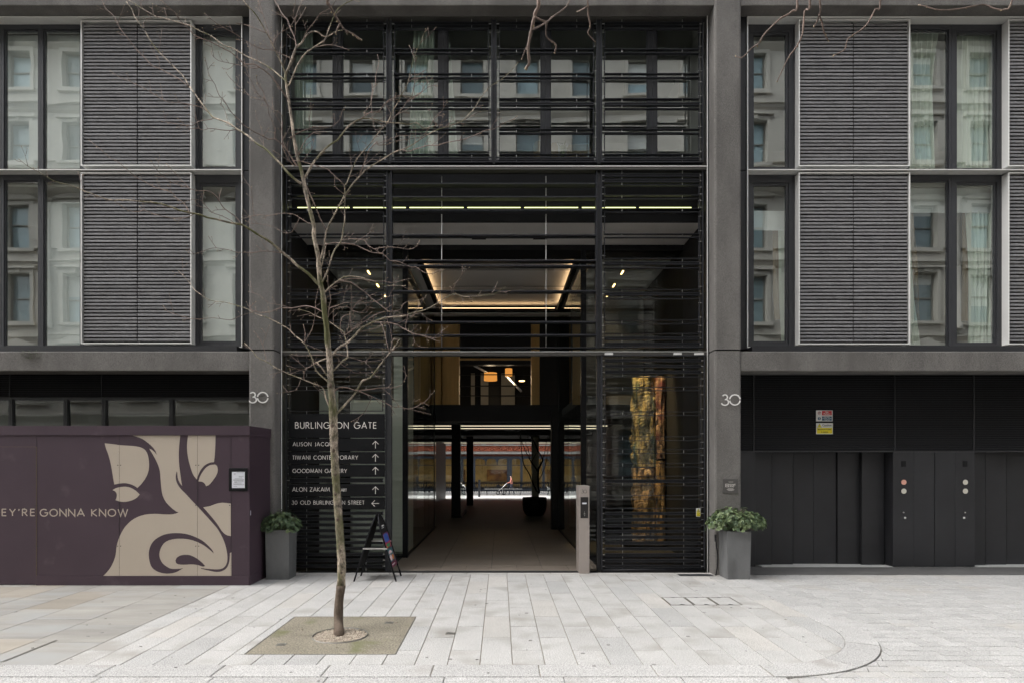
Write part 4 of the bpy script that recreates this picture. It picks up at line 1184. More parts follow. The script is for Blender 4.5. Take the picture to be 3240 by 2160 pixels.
def pcol(u0, u1, y, w=.35):
    mb = MB(); mb.box(PX(u0,y), PX(u1,y), y, y+w, -1.2, PZc); mb.build('passage_column', M['black'], bld)
pcol(1428,1456,22.9); pcol(1476,1497,34); pcol(1745,1776,17.4); pcol(1838,1850,30)
mb = MB(); mb.box(PX(1456,22.9)+.0, PX(1456,22.9)+.02, 22.95, 26.3, -.3, PZc); mb.build('glass_fin', M['glass_shop'], bld)
mb = MB(); mb.box(PX(1457,22.9)-.02, PX(1457,22.9)+.04, 22.95, 26.3, -.32, -.12); mb.build('fin_shoe', M['black'], bld)
for x, y0, y1 in ((-2.5, 18.4, 22.8), (2.3, 18.5, 30)):
    mb = MB(); mb.add([(x,y0,-.4),(x,y1,-.4),(x,y1,PZc),(x,y0,PZc)], [(0,1,2,3)]); mb.build('passage_glass', M['glass_lobby'], bld)
mb = MB(); mb.box(PX(1683,30), PX(1705,30), 30, 30.4, -.6, PZc); mb.build('pale_column', M['lobby_wall'], bld)

# warm downlights in the lobby ceilings
def downlight(x, y, z, lab, grp, spot=0.0, tgt=None):
    d = thing('downlight', (x, y, z), lab, 'downlight', grp)
    mb = MB(); mb.box(x-.02, x+.02, y-.11, y+.11, z-.018, z-.002); mb.build('lens', M['warm'], d)
    mb = MB(); mb.box(x-.03, x-.0205, y-.12, y+.12, z-.02, z-.001); mb.box(x+.0205, x+.03, y-.12, y+.12, z-.02, z-.001); mb.build('trim', M['black_matt'], d)
    if spot:
        l = bpy.data.lights.new('lamp', 'SPOT'); l.energy = spot; l.spot_size = math.radians(36 if spot > 100 else 70); l.spot_blend = .6; l.color = (1, .72, .38); l.shadow_soft_size = .04
        lo = bpy.data.objects.new('lamp', l); COL.objects.link(lo); lo.parent = d; lo.location = (0, 0, -.03)
        dv = Vector(tgt) - Vector((x, y, z-.03)); lo.rotation_euler = dv.to_track_quat('-Z', 'Y').to_euler()
ordn = ('nearest the street', 'second from the street', 'third from the street', 'farthest from the street')
for i, y in enumerate((12.73, 13.75, 14.76, 15.75)):
    downlight(-2.93, y, AZC-.0, 'warm linear downlight over the lobby behind the directory, ' + ordn[i], 'lobby downlights', 10, (-2.93, y, 0))
    downlight(2.73, y, AZC-.0, 'warm linear downlight over the totem lobby, ' + ordn[i], 'lobby downlights', 420 if i == 0 else 8, (3.15, 13.4, 1.5) if i == 0 else (2.73, y, 0))
def pendant(u0, u1, v0, v1, y, lab):
    p = thing('pendant_lamp', (PX((u0+u1)/2,y), y, PZ(v1,y)), lab, 'pendant lamp', 'orange pendant lamps upstairs')
    r = (PX(u1,y)-PX(u0,y))/2; x = PX((u0+u1)/2,y)
    mb = MB(); mb.lathe([(r*.96,PZ(v0,y)-PZ(v1,y)),(r,0),(0.001,.01)], x, y, PZ(v1,y), 20); mb.build('lamp_shade', M['shade'], p)
    mb = MB(); mb.tube([(x,y,PZ(v0,y)-.02),(x,y,7.0)], .008, 6); mb.build('cord', M['black'], p)
    l = bpy.data.lights.new('lamp', 'POINT'); l.energy = 6; l.color = (1,.78,.5); l.shadow_soft_size = .1
    lo = bpy.data.objects.new('lamp', l); COL.objects.link(lo); lo.parent = p; lo.location = (0, 0, -.12)
pendant(1531,1573,1178.6,1203,20.5,'wide orange drum pendant lamp in the upstairs window')
pendant(1598,1621,1165,1188,20.8,'small orange drum pendant lamp in the upstairs window')
mb = MB(); mb.lathe([(.0,.0),(.09,.01),(.10,.03),(.001,.04)], PX(1651,21.5), 21.5, PZ(1206,21.5), 16)
tag(mb.build('recessed_lamp', M['warm']), 'small round glowing lamp beside the upstairs pendants', 'lamp')

# carved totem in the lobby behind the gate
tot = thing('totem_sculpture', (3.2, 13.4, 0), 'tall carved and painted timber totem lit warm behind the gate', 'sculpture')
def carved(cx, cy, r, z0, z1, seed, m, name):
    rr = random.Random(seed); mb = MB(); nz, ns = 70, 30; vs, fs = [], []
    ph = [rr.uniform(0, 6.28) for _ in range(12)]
    for i in range(nz+1):
        z = z0 + (z1-z0)*i/nz
        for k in range(ns):
            a = 2*math.pi*k/ns
            d = 1 + .06*math.sin(3*a+ph[0]+z*2.1) + .07*math.sin(7*a+ph[1]+1.7*math.sin(z*3)) + .05*math.sin(z*9+ph[2]+2*math.sin(2*a)) + .04*math.sin(12*a+z*5+ph[3]) + rr.uniform(-.025,.025)
            for q in range(5):
                az, zz = ph[4+q], z0 + (z1-z0)*(q+.5)/5
                da = math.atan2(math.sin(a-az-4.2), math.cos(a-az-4.2)); e = (da/.45)**2 + ((z-zz)/.16)**2
                if e < 1.6: d += .16*math.cos(min(e,1.6)*3.2)
            vs.append((cx+r*d*math.cos(a), cy+r*d*math.sin(a), z))
    for i in range(nz):
        for k in range(ns):
            k2 = (k+1) % ns; fs.append((i*ns+k, i*ns+k2, (i+1)*ns+k2, (i+1)*ns+k))
    mb.add(vs, fs); mb.build(name, m, tot)
M['tot_a'] = mat('carved_brown_timber', (0.36, 0.215, 0.085), 0.6, var=(9.0, 1.4), speck=(40, 0.8), bump=(25, 0.8), stretch=(1.2,1.2,.5))
M['tot_b'] = mat('carved_green_timber', (0.28, 0.205, 0.075), 0.6, var=(9, 1.4), speck=(40, 0.8), bump=(25, 0.8), stain=(3.0, (0.07,0.13,0.10), 0.6), stretch=(1.2,1.2,.5))
M['tot_c'] = mat('carved_red_timber', (0.33, 0.21, 0.12), 0.6, var=(9, 1.4), speck=(40, 0.8), bump=(25, 0.8), stain=(3.5, (0.12,0.03,0.03), 0.6))
carved(3.15, 13.45, .25, .1, 1.75, 1, M['tot_a'], 'carved_trunk')
carved(3.15, 13.45, .25, 1.78, 3.72, 2, M['tot_b'], 'carved_trunk')
carved(3.47, 13.32, .105, .1, 1.9, 3, M['tot_a'], 'carved_staff')
carved(3.47, 13.32, .105, 1.95, 3.72, 4, M['tot_c'], 'carved_staff')
mb = MB(); mb.box(2.75, 3.58, 13.1, 13.75, -.01, .1); mb.build('plinth', M['black'], tot)

# dark bowl planter with a bare tree in the passage
by_ = 24.1; bz = -.012 - .84*(24.1-17)/30.5
bx = PX(1691.5, by_)
bowl = MB(); bowl.lathe([(.001,.0),(.28,.0),(.36,.05),(.45,.22),(.485,.45),(.47,.72),(.445,.72),(.45,.5),(.001,.62)], bx, by_, bz, 28)
tag(bowl.build('bowl_planter', M['black']), 'big dark round bowl planter on the passage floor', 'planter')
it = thing('indoor_tree', (bx, by_, bz+.6), 'bare dark branching tree growing from the bowl planter', 'tree')
C9 = lambda p: (1560 + p[0]*.35714, 1340 + p[1]*.35714)
def inner_branch(mb, pts, w0, w1, dy=0.0):
    P = smooth_path([C9(p) for p in pts], 3); n = len(P)
    w3 = []; rr = []
    for i, (u, v) in enumerate(P):
        y = by_ + dy*i/(n-1)
        w3.append((PX(u,y), y, PZ(v,y))); rr.append((w0+(w1-w0)*i/(n-1))*.35714*y/F/2)
    mb.tube(w3, rr, 6)
mb = MB(); inner_branch(mb, [(405,615),(402,560),(400,480),(400,400)], 26, 16)
mb.build('trunk', M['black'], it)
mb = MB()
for pts, w0, w1, dy in (([(400,420),(370,380),(330,320),(290,240),(250,150),(205,55)],14,4,.3), ([(400,400),(425,350),(440,310),(400,240),(360,150),(300,60)],18,8,-.3), ([(390,600),(360,540),(320,440),(270,350),(250,200),(240,60)],14,5,.2),
    ([(345,330),(380,260)],6,4,0), ([(330,310),(310,220),(290,170),(325,60)],7,4,.2), ([(435,330),(460,240),(480,120),(515,60)],7,4,-.2), ([(405,500),(440,430),(470,340),(490,200)],9,4,-.4), ([(250,150),(245,60)],6,4,0)):
    inner_branch(mb, pts, w0, w1, dy)
mb.build('branches', M['black'], it)

# ------------------------------------------------------------------ far street seen through the passage
FZ = -1.02
sheet('far_pavement', -30, 30, 47.52, 52, FZ+.14, M['granite'])
sheet('far_road', -30, 30, 52, 58.5, FZ, M['darkstone'])
sheet('far_pavement', -30, 30, 58.5, 61, FZ+.1, M['granite'])
SYF = 60.5
shop = thing('brick_shop', (0, SYF, FZ), 'red brick building with dark shopfront and warm lit gallery at the passage end', 'building')
def fx(u): return PX(u, SYF)
def fz(v): return PZ(v, SYF)
mb = MB(); mb.box(-14, 14, SYF+.2, SYF+8, fz(1442), 14); mb.box(-14, fx(1300), SYF+.2, SYF+8, FZ, fz(1442)); mb.box(fx(1790), 14, SYF+.2, SYF+8, FZ, fz(1442)); mb.build_each('wall', M['brickred'], shop)
mb = MB(); mb.box(-13.9, 13.9, SYF+.0, SYF+.199, fz(1426), fz(1409)); fr = mb.build('frieze', M['terracotta'], shop)
mb = MB()
for i in range(90):
    x = -10 + i*.22; mb.blob((x, SYF-.02, fz(1418)+.12*math.sin(i*1.3)), (.10,.05,.13))
tag(mb.build('relief', M['terracotta'], fr), kind='stuff')
mb = MB(); mb.box(-13.9, 13.9, SYF-.18, SYF+.19, fz(1435), fz(1427)); mb.box(-13.9, 13.9, SYF-.1, SYF+.19, fz(1408.5), fz(1405)); mb.build_each('cornice', M['cream'], shop)
for u in (1530, 1570, 1617, 1412, 1460):
    mb = MB(); mb.box(fx(u-8), fx(u+8), SYF+.1, SYF+.195, fz(1404), fz(1404)+1.6); w = mb.build('window', M['cream'], shop)
mb = MB()
for u in (1300,1396,1402,1455,1500,1608,1616,1650,1720,1788): mb.box(fx(u)-.12, fx(u)+.12, SYF+.05, SYF+.2, FZ, fz(1443))
mb.box(fx(1300), fx(1788), SYF+.04, SYF+.2, fz(1450), fz(1442)); mb.box(fx(1300), fx(1788), SYF+.06, SYF+.19, fz(1471), fz(1469)); mb.box(fx(1300), fx(1788), SYF+.045, SYF+.2, FZ, fz(1541))
for u in (1537, 1573): mb.box(fx(u)-.05, fx(u)+.05, SYF+.06, SYF+.19, fz(1469), fz(1450))
for u in (1500,1537,1573,1608,1616,1650,1402,1455):
    for s_ in (-1, 1):
        mb.prism([(fx(u)+s_*.04, fz(1450)), (fx(u)+s_*.32, fz(1450)), (fx(u)+s_*.16, fz(1450)-.07), (fx(u)+s_*.08, fz(1450)-.22), (fx(u)+s_*.04, fz(1450)-.4)], SYF+.07, SYF+.18, 'y')
mb.build('shopfront_frame', M['shopframe'], shop)
mb = MB(); mb.add([(fx(1300),SYF+.15,FZ),(fx(1788),SYF+.15,FZ),(fx(1788),SYF+.15,fz(1445)),(fx(1300),SYF+.15,fz(1445))], [(0,1,2,3)]); mb.build('shop_glass', M['glass_shop'], shop)
mb = MB(); mb.box(fx(1295), fx(1793), SYF+4, SYF+4.1, FZ, fz(1440)); mb.box(fx(1295), fx(1793), SYF+.3, SYF+4, fz(1443), fz(1441)); mb.build_each('gallery_wall', M['gallery'], shop)
mb = MB(); mb.box(fx(1295), fx(1793), SYF+.5, SYF+.9, fz(1447), fz(1445)); mb.build('gallery_light', emit_mat('gallery_lamp', (1,.82,.52), 3.0), shop)
mb = MB(); mb.box(PX(1540,SYF+3.9), PX(1612,SYF+3.9), SYF+3.9, SYF+3.99, PZ(1519,SYF+3.9), PZ(1484,SYF+3.9)); tag(mb.build('painting', M['painting']), 'wide dark brown painting hung in the far gallery window', 'painting')
# railings, bench, pushchair and person on the far side
rl = thing('railing', (0, 57.8, FZ), 'black ornamental railing along the far pavement', 'railing')
mb = MB()
ry = 58.6; rz0 = FZ+.1
mb.box(-9, 7.0, ry, ry+.05, rz0+.95, rz0+1.02); mb.box(-9, 7.0, ry, ry+.04, rz0+.12, rz0+.16); mb.box(-9, 7.0, ry, ry+.04, rz0+.80, rz0+.84); mb.build_each('rail', M['black'], rl)
mb = MB(); x = -9
while x < 7.0: mb.box(x, x+.05, ry, ry+.03, rz0, rz0+.98); mb.blob((x+.1, ry+.015, rz0+.88), (.06,.02,.07)); mb.blob((x+.1, ry+.015, rz0+.45), (.05,.02,.22)); x += .16
tag(mb.build('balusters', M['black'], rl), kind='stuff')
bn = thing('bench', (1.2, 56.6, FZ), 'long pale topped bench standing before the far railing', 'bench')
mb = MB(); mb.box(-1.4, 2.0, 55.4, 55.7, FZ+.52, FZ+.57); mb.build('seat', M['cream'], bn)
for x in (-1.2, .3, 1.8):
    mb = MB(); mb.box(x, x+.05, 55.45, 55.65, FZ, FZ+.52); mb.build('leg', M['black'], bn)
mb = MB(); mb.box(PX(1513,50), PX(1520,50), 50, 50.18, FZ+.14, PZ(1516,50)); tag(mb.build('bollard', M['frame']), 'square dark bollard at the far mouth of the passage', 'bollard')

def person(x, y, z, facing, lab, coat, trousers):
    """walking figure grown with a skin modifier along one connected skeleton; x forward is 'facing' (+1/-1)"""
    f = facing
    J = {'pel':(0,0,.95,.125), 'waist':(.01,0,1.10,.12), 'chest':(.03,0,1.34,.145), 'neck':(.05,0,1.50,.052), 'head0':(.075,0,1.585,.085), 'head1':(.085,0,1.70,.088),
         'hl':(0,.09,.90,.095), 'kl':(.16,.09,.50,.062), 'al':(.20,.09,.09,.042), 'tl':(.36,.09,.04,.034),
         'hr':(0,-.09,.90,.095), 'kr':(-.05,-.09,.50,.062), 'ar':(-.26,-.09,.12,.042), 'tr':(-.12,-.09,.04,.034),
         'sl':(.03,.185,1.42,.062), 'el':(.13,.21,1.15,.045), 'wl':(.38,.16,1.06,.033), 'fl':(.47,.14,1.05,.03),
         'sr':(.03,-.185,1.42,.062), 'er':(.10,-.21,1.15,.045), 'wr':(.36,-.16,1.07,.033), 'fr':(.46,-.14,1.05,.03)}
    E = [('pel','waist'),('waist','chest'),('chest','neck'),('neck','head0'),('head0','head1'),('pel','hl'),('hl','kl'),('kl','al'),('al','tl'),('pel','hr'),('hr','kr'),('kr','ar'),('ar','tr'),
         ('chest','sl'),('sl','el'),('el','wl'),('wl','fl'),('chest','sr'),('sr','er'),('er','wr'),('wr','fr')]
    names = list(J); idx = {n:i for i,n in enumerate(names)}
    me = bpy.data.meshes.new('person_skeleton')
    me.from_pydata([(J[n][0]*f, J[n][1], J[n][2]) for n in names], [(idx[a],idx[b]) for a,b in E], [])
    o = bpy.data.objects.new('person', me); COL.objects.link(o)
    md = o.modifiers.new('skin','SKIN')
    for i, n in enumerate(names):
        sv = me.skin_vertices[0].data[i]; sv.radius = (J[n][3], J[n][3]); sv.use_root = (n == 'pel')
    o.modifiers.new('sub','SUBSURF').levels = 1
    dg = bpy.context.evaluated_depsgraph_get(); dg.update()
    fin = bpy.data.meshes.new_from_object(o.evaluated_get(dg))
    for m in (M['skin'], M[coat], M[trousers], M['hair']): fin.materials.append(m)
    for p in fin.polygons:
        c = p.center; p.use_smooth = True
        p.material_index = 2 if c.z < .98 else (0 if (c.z > 1.5 or (c.x*f > .40 and c.z > .9)) else 1)
        if c.z > 1.62 and (c.x*f < .10 or c.z > 1.73): p.material_index = 3
    o.modifiers.clear(); o.data = fin
    put(o, (x, y, z)); tag(o, lab, 'person')
    return o
M['skin'] = mat('skin', (0.55, 0.33, 0.24), 0.6)
M['hair'] = mat('dark_blond_hair', (0.16, 0.09, 0.04), 0.6)
M['coat_pink'] = mat('dusty_pink_coat', (0.52, 0.20, 0.15), 0.8)
M['trouser'] = mat('dark_trousers', (0.025, 0.028, 0.045), 0.8)
px_ = PX(1619, 56.2)
person(px_, 56.2, FZ+.0, -1, 'person in a pink coat and dark trousers pushing a pushchair on the far street', 'coat_pink', 'trouser')
pc = thing('pushchair', (px_-.95, 56.2, FZ), 'dark pushchair with big wheels pushed along the far street', 'pushchair')
mb = MB()
for s in (-.25, .25):
    mb.tube([(px_-.44,56.2+s,FZ+1.05),(px_-.75,56.2+s,FZ+.75),(px_-1.25,56.2+s,FZ+.28)], .022, 6); mb.tube([(px_-.95,56.2+s,FZ+.6),(px_-.72,56.2+s,FZ+.22)], .02, 6)
mb.tube([(px_-.44,55.95,FZ+1.05),(px_-.44,56.45,FZ+1.05)], .022, 6); mb.build('frame', M['steel'], pc)
mb = MB(); mb.prism([(px_-.75,FZ+.62),(px_-1.0,FZ+.55),(px_-1.35,FZ+.62),(px_-1.42,FZ+.85),(px_-1.2,FZ+.98),(px_-1.05,FZ+.80),(px_-.75,FZ+.74)], 55.98, 56.42, 'y'); mb.build('seat', M['black_matt'], pc)
for wx, wr in ((px_-.72,.20),(px_-1.25,.15)):
    for s in (-.28, .26):
        mb = MB(); mb.tube([(wx+wr*math.cos(a*math.pi/8), 56.2+s, FZ+wr+.02+wr*math.sin(a*math.pi/8)) for a in range(17)], .025, 6); w = mb.build('wheel', M['black_matt'], pc)
        mb = MB()
        for a in range(3): mb.tube([(wx+wr*math.cos(a*math.pi/3),56.2+s,FZ+wr+.02+wr*math.sin(a*math.pi/3)),(wx-wr*math.cos(a*math.pi/3),56.2+s,FZ+wr+.02-wr*math.sin(a*math.pi/3))], .008, 4)
        mb.build('spokes', M['steel'], w)

# ------------------------------------------------------------------ stone building across the street (seen mirrored in the glass)
OY = -8.6
opp = thing('stone_building', (0, OY, 0), 'pale stone classical building across the street, mirrored in the window glass', 'building')
BW = 2.75
levels = [(0.9,3.6),(5.0,7.3),(8.7,11.0),(12.3,14.4),(16.4,18.4),(20.0,21.8)]
xs_ = [(-14+i)*BW/1.0 for i in range(29)]
z = 0.0
mb = MB(); mb.box(-42, 42, OY-3, OY-.62, 0, 22.6); mb.build('core_wall', M['room_dark'], opp)
for k, (z0, z1) in enumerate(levels):
    mb = MB(); mb.box(-41, 41, OY-.6, OY, z, z0); mb.build('spandrel', M['portland'], opp); z = z1
    for x in xs_:
        mb = MB(); wd = BW-1.15
        mb.box(x-wd/2, x+wd/2, OY-.6, OY+(.12 if k in (3,4) else .0), z0+.001, z1-.001); mb.build('wall_pier', M['portland'], opp, at=(x, OY, z0))
mb = MB(); mb.box(-41, 41, OY-.6, OY, z, 22.6); mb.build('parapet', M['portland'], opp)
for x in xs_[::2]:
    mb = MB(); mb.lathe([(.30,0),(.30,.25),(.25,.3),(.235,3.5),(.215,6.0),(.28,6.1),(.30,6.3)], x, OY+.14, 8.35, 14); mb.build('half_column', M['portland'], opp, at=(x, OY, 8.35))
for zc, dp, h in ((4.2,.35,.35),(8.0,.18,.2),(11.6,.22,.25),(15.1,.75,.30),(15.5,.5,.35),(19.2,.25,.25),(22.4,.6,.45)):
    mb = MB(); mb.prism([(OY,zc-h),(OY+dp*.4,zc-h*.6),(OY+dp*.6,zc-.02),(OY+dp,zc),(OY+dp,zc+h*.4),(OY,zc+h*.55)], -41.5, 41.5, 'x'); mb.build('cornice', M['portland'], opp)
wf = None
for k, (z0, z1) in enumerate(levels):
    base = None
    for x in xs_[:-1]:
        xm = x + BW/2; at = (xm, OY-.28, z0)
        if base is None:
            mb = MB(); w2 = 1.15/2; hh = z1-z0
            mb.box(-w2,-w2+.07,0,.07,0,hh); mb.box(w2-.07,w2,0,.07,0,hh); mb.box(-w2+.07,w2-.07,.001,.07,hh-.07,hh); mb.box(-w2+.07,w2-.07,.001,.07,0,.07); mb.box(-w2+.07,w2-.07,.002,.06,hh*.5-.03,hh*.5+.03)
            # stone architrave, sill and hood round the sash
            a_ = .16
            mb.box(-w2-a_,-w2-.001,.28,.36,0,hh,1); mb.box(w2+.001,w2+a_,.28,.36,0,hh,1); mb.box(-w2-a_,w2+a_,.28,.36,hh+.001,hh+.2,1); mb.box(-w2-.25,w2+.25,.28,.44,-.16,-.001,1)
            if k in (1, 3):
                mb.prism([(-w2-.34,hh+.26),(w2+.34,hh+.26),(w2+.3,hh+.36),(0,hh+.66),(-w2-.3,hh+.36)], .28, .5, 'y', 1)
            elif k in (2, 4): mb.box(-w2-.3,w2+.3,.28,.5,hh+.24,hh+.36,1); mb.box(-.1,.1,.28,.42,hh+.02,hh+.235,1)
            base = mb.build('window', [M['cream'], M['portland']], opp, at=(0,0,0)); put(base, at, opp)
            pm = MB(); pm.box(-w2,w2,-.03,-.01,0,hh); pb = pm.build('pane', M['glass_far'], base, at=(0,0,0)); pb.location = (0,0,0)
        else:
            o = inst(base, at, opp, 'window')
            if rng.random() < .45:
                if 'bl' not in globals():
                    bm_ = MB(); bm_.box(-.5,.5,-.008,-.002,-1.0,0); bl = bm_.mesh('blind', M['blind'])
                qb = bpy.data.objects.new('blind', bl); COL.objects.link(qb); qb.parent = o; qb.location = (0,0,z1-z0-.07); qb.scale = (1,1,rng.uniform(.3,1.5))
            q = bpy.data.objects.new('pane', pb.data); COL.objects.link(q); q.parent = o
sheet('far_footway', -42, 42, OY+.0, -5.0, .0, M['york'])
# ------------------------------------------------------------------ directory boards, numbers and signs
def dir_board(va, vb, text, h_v, v_base, u_text, u_end, lab, arrow=None, extra=None):
    Y = 10.468
    x0, x1, z0, z1 = PX(912.5,Y), PX(1217,Y), PZ(vb,Y), PZ(va,Y)
    b = thing('directory_board', ((x0+x1)/2, Y, z0), lab, 'sign board', 'directory boards on the louvre screen')
    mb = MB(); mb.cbox(x0, x1, Y, Y+.035, z0, z1, .0015); mb.build('board', M['black'], b)
    mb = MB(); letters(mb, text, PX(u_text,Y), PZ(v_base,Y), h_v*Y/F, Y-.0006, w=.108, fit=PX(u_end,Y)-PX(u_text,Y), depth=.003)
    if extra:
        t2, uu, ue, hh = extra
        mb2 = MB(); letters(mb2, t2, PX(uu,Y), PZ(v_base,Y), hh*Y/F, Y-.0006, w=.13, fit=PX(ue,Y)-PX(uu,Y), depth=.003)
        mb2.build('small_lettering', M['letter'], b)
    mb.build('lettering', M['letter'], b)
    if arrow:
        mb = MB(); cx, cz = PX(1188,Y), (z0+z1)/2; L = .062; hd = .052; w = .0088
        to3 = (lambda p, q, yy: (cx+p, yy, cz+q)) if arrow == 'up' else (lambda p, q, yy: (cx-q, yy, cz+p))
        ribbon(mb, [(0,-L),(0,L*.93)], w, Y-.0006, .003, to3); ribbon(mb, [(-hd,L-hd),(0,L),(hd,L-hd)], w, Y-.0008, .003, to3)
        mb.build('arrow', M['letter'], b)
    for xx in (x0-.012, x1):
        mb = MB()
        for f in (.25, .75):
            mb.tube([(xx-.004,Y+.02,z0+(z1-z0)*f),(xx+.016,Y+.02,z0+(z1-z0)*f)], .0058, 6)
        mb.build('fixing_pin', M['steel'], b)
D = [(c2(a), c2(b)) for a, b in DIR]
dir_board(*D[0], 'BURLINGTON GATE', 19.5, 1354.0, 934.5, 1190.5, 'tall black title board at the top of the directory, with the widest lettering')
dir_board(*D[1], 'ALISON JACQUES', 11.6, 1409.5, 927, 1069, 'black directory board directly under the title board, with an up arrow', 'up')
dir_board(*D[2], 'TIWANI CONTEMPORARY', 12.0, 1451.8, 926, 1132.5, 'black directory board third from the top, with the longest name and an up arrow', 'up')
dir_board(*D[3], 'GOODMAN GALLERY', 12.0, 1494, 926, 1097.5, 'black directory board fourth from the top, just above the louvre gap', 'up')
dir_board(*D[4], 'ALON ZAKAIM', 12.6, 1553, 925.5, 1043, 'black directory board just below the louvre gap, ending in smaller words', 'up', ('FINE ART', 1056, 1097, 8.6))
dir_board(*D[5], '30 OLD BURLINGTON STREET', 12.0, 1594.3, 924, 1152.5, 'lowest black directory board, with an arrow pointing sideways', 'left')

def number30(u, v0, v1, lab):
    Y = PIER
    n = thing('house_number', (PX(u,Y), Y, PZ(v1,Y)), lab, 'house number', 'metal house numbers on the piers')
    s = (v1-v0)*Y/F; w = s*.105; x0 = PX(u,Y); z0 = PZ(v1,Y)
    to3 = lambda a, b, yy: (x0+a, yy, z0+b)
    mb = MB()
    ribbon(mb, arc(.27*s,.745*s,.225*s,.215*s,150,-92,14), w, Y-.018, .012, to3)
    ribbon(mb, arc(.27*s,.29*s,.33*s,.27*s,66,-160,16), w, Y-.018, .012, to3)
    mb.tube([(x0+.3*s,Y-.019,z0+.97*s),(x0+.3*s,Y+.004,z0+.97*s)], .004, 6)
    mb.build('digit', M['white'], n)
    mb = MB()
    ribbon(mb, arc(1.17*s,.5*s,.47*s,.46*s,8,172,20), w, Y-.018, .012, to3)
    ribbon(mb, arc(1.17*s,.5*s,.47*s,.46*s,188,352,20), w, Y-.018, .012, to3)
    mb.tube([(x0+1.17*s,Y-.019,z0+.96*s),(x0+1.17*s,Y+.004,z0+.96*s)], .004, 6)
    mb.build('digit', M['white'], n)
number30(792, 1239, 1274, 'pale metal number 30 on the pier behind the purple hoarding')
number30(2282.5, 1246.5, 1281.5, 'pale metal number 30 on the pier above the small plaque')

# plaque on the pier
Y = PIER
pl = thing('plaque', (PX(2309,Y), Y, PZ(1559,Y)), 'square dark metal plaque with small lettering on the grey pier', 'plaque')
mb = MB(); mb.cbox(PX(2286,Y), PX(2334,Y), Y-.016, Y-.001, PZ(1559.5,Y), PZ(1513.5,Y), .0025); mb.build('plate', M['plaque'], pl)
mb = MB(); yq = Y-.0165
letters(mb, 'NATIVE', PX(2305.5,Y), PZ(1533.8,Y), 4.7*Y/F, yq, w=.13, fit=PX(2325.7,Y)-PX(2305.5,Y), depth=.0015)
letters(mb, 'LAND', PX(2305.5,Y), PZ(1538.9,Y), 4.2*Y/F, yq, w=.13, fit=PX(2321.5,Y)-PX(2305.5,Y), depth=.0015)
to3 = lambda a, b, yy: (a, yy, b)
sq = [(PX(2294.6,Y),PZ(1538.3,Y)),(PX(2303.6,Y),PZ(1538.3,Y)),(PX(2303.6,Y),PZ(1529.3,Y)),(PX(2294.6,Y),PZ(1529.3,Y)),(PX(2294.6,Y),PZ(1538.3,Y))]
ribbon(mb, sq, .005, yq, .0015, to3)
ribbon(mb, [(PX(2296.6,Y),PZ(1536,Y)),(PX(2299,Y),PZ(1531.5,Y)),(PX(2301.6,Y),PZ(1536,Y))], .004, yq, .0015, to3)
for v, a, b in ((1523.3,2304,2319),(1543.6,2301.5,2319.5),(1546.7,2298.5,2322),(1548.6,2300,2321),(1550.6,2303,2317)):
    mb.box(PX(a,Y), PX(b,Y), yq-.001, yq, PZ(v,Y), PZ(v,Y)+.0035)
mb.build('lettering', M['letter'], pl)

# parking and height signs on the lift louvres
Y = LY - .012
def sign_xy(px_, py_): return PX(2560+px_*.13387, Y), PZ(1270+py_*.13393, Y)
def rect(mb, a, b, c, d, y, mi=0, th=.0012):
    x0, z1 = sign_xy(a, b); x1, z0 = sign_xy(c, d); mb.box(x0, x1, y-th, y, z0, z1, mi)
np_s = thing('parking_sign', (*[sign_xy(362,458)[0], Y], sign_xy(362,458)[1]), 'white sign with red and blue panels on the black louvres', 'sign')
mb = MB(); rect(mb, 164,198,556,458, Y+.003, 0, .004); mb.build('plate', M['sign_white'], np_s)
mb = MB(); rect(mb, 303,213,535,315, Y-.0015); mb.build('red_panel', M['red'], np_s)
mb = MB(); rect(mb, 303,342,535,442, Y-.0015)
x, z = sign_xy(240,392); mb.disc((x,Y-.0028,z), .0275, .0013, 'y', 26); mb.build('blue_panel', M['blue'], np_s)
mb = MB()
def put_text(mb, s, size_px, px_, py_, y, align='CENTER', bold=True):
    x, z = sign_xy(px_, py_); mb.add(*fine_text(s, size_px*.1339*Y/F, x, z, y, .0008, align, bold))
put_text(mb, 'No', 54, 418, 258, Y-.0035); put_text(mb, 'Parking', 54, 418, 300, Y-.0035)
put_text(mb, 'Keep Clear', 33, 418, 368, Y-.0035); put_text(mb, '24 Hour Access', 33, 420, 401, Y-.0035); put_text(mb, 'Required', 33, 420, 433, Y-.0035)
x, z = sign_xy(240,392); mb.box(x-.0045,x+.0045,Y-.0045,Y-.0032,z-.006,z+.022); mb.disc((x,Y-.0045,z-.0165),.005,.0013,'y',12)
mb.build('white_print', M['sign_white'], np_s)
mb = MB(); put_text(mb, 'P', 92, 242, 294, Y-.0015)
mb.build('black_print', M['ink'], np_s)
mb = MB(); x, z = sign_xy(240,263); ribbon(mb, [(x+.026*math.cos(a*math.pi/14), z+.026*math.sin(a*math.pi/14)) for a in range(29)], .0045, Y-.0021, .0008, to3); ribbon(mb, [(x-.018,z+.018),(x+.018,z-.018)], .0035, Y-.0026, .0008, to3)
mb.build('prohibition_ring', M['red'], np_s)
cs = thing('height_sign', (sign_xy(364,762)[0], Y, sign_xy(364,762)[1]), 'white and yellow caution sign below the red and blue sign', 'sign')
mb = MB(); rect(mb, 164,500,562,762, Y+.003, 0, .004); mb.build('plate', M['sign_white'], cs)
mb = MB(); rect(mb, 184,612,545,746, Y-.0015); a = sign_xy(244,512); b = sign_xy(197,598); c = sign_xy(292,598)
mb.prism([a,b,c], Y-.0028, Y-.0012, 'y'); mb.build('yellow_panel', M['yellow'], cs)
mb = MB(); put_text(mb, 'Caution', 68, 418, 575, Y-.0016); put_text(mb, 'Maximum height', 48, 364, 664, Y-.0032); put_text(mb, '2 metres', 46, 364, 722, Y-.0032)
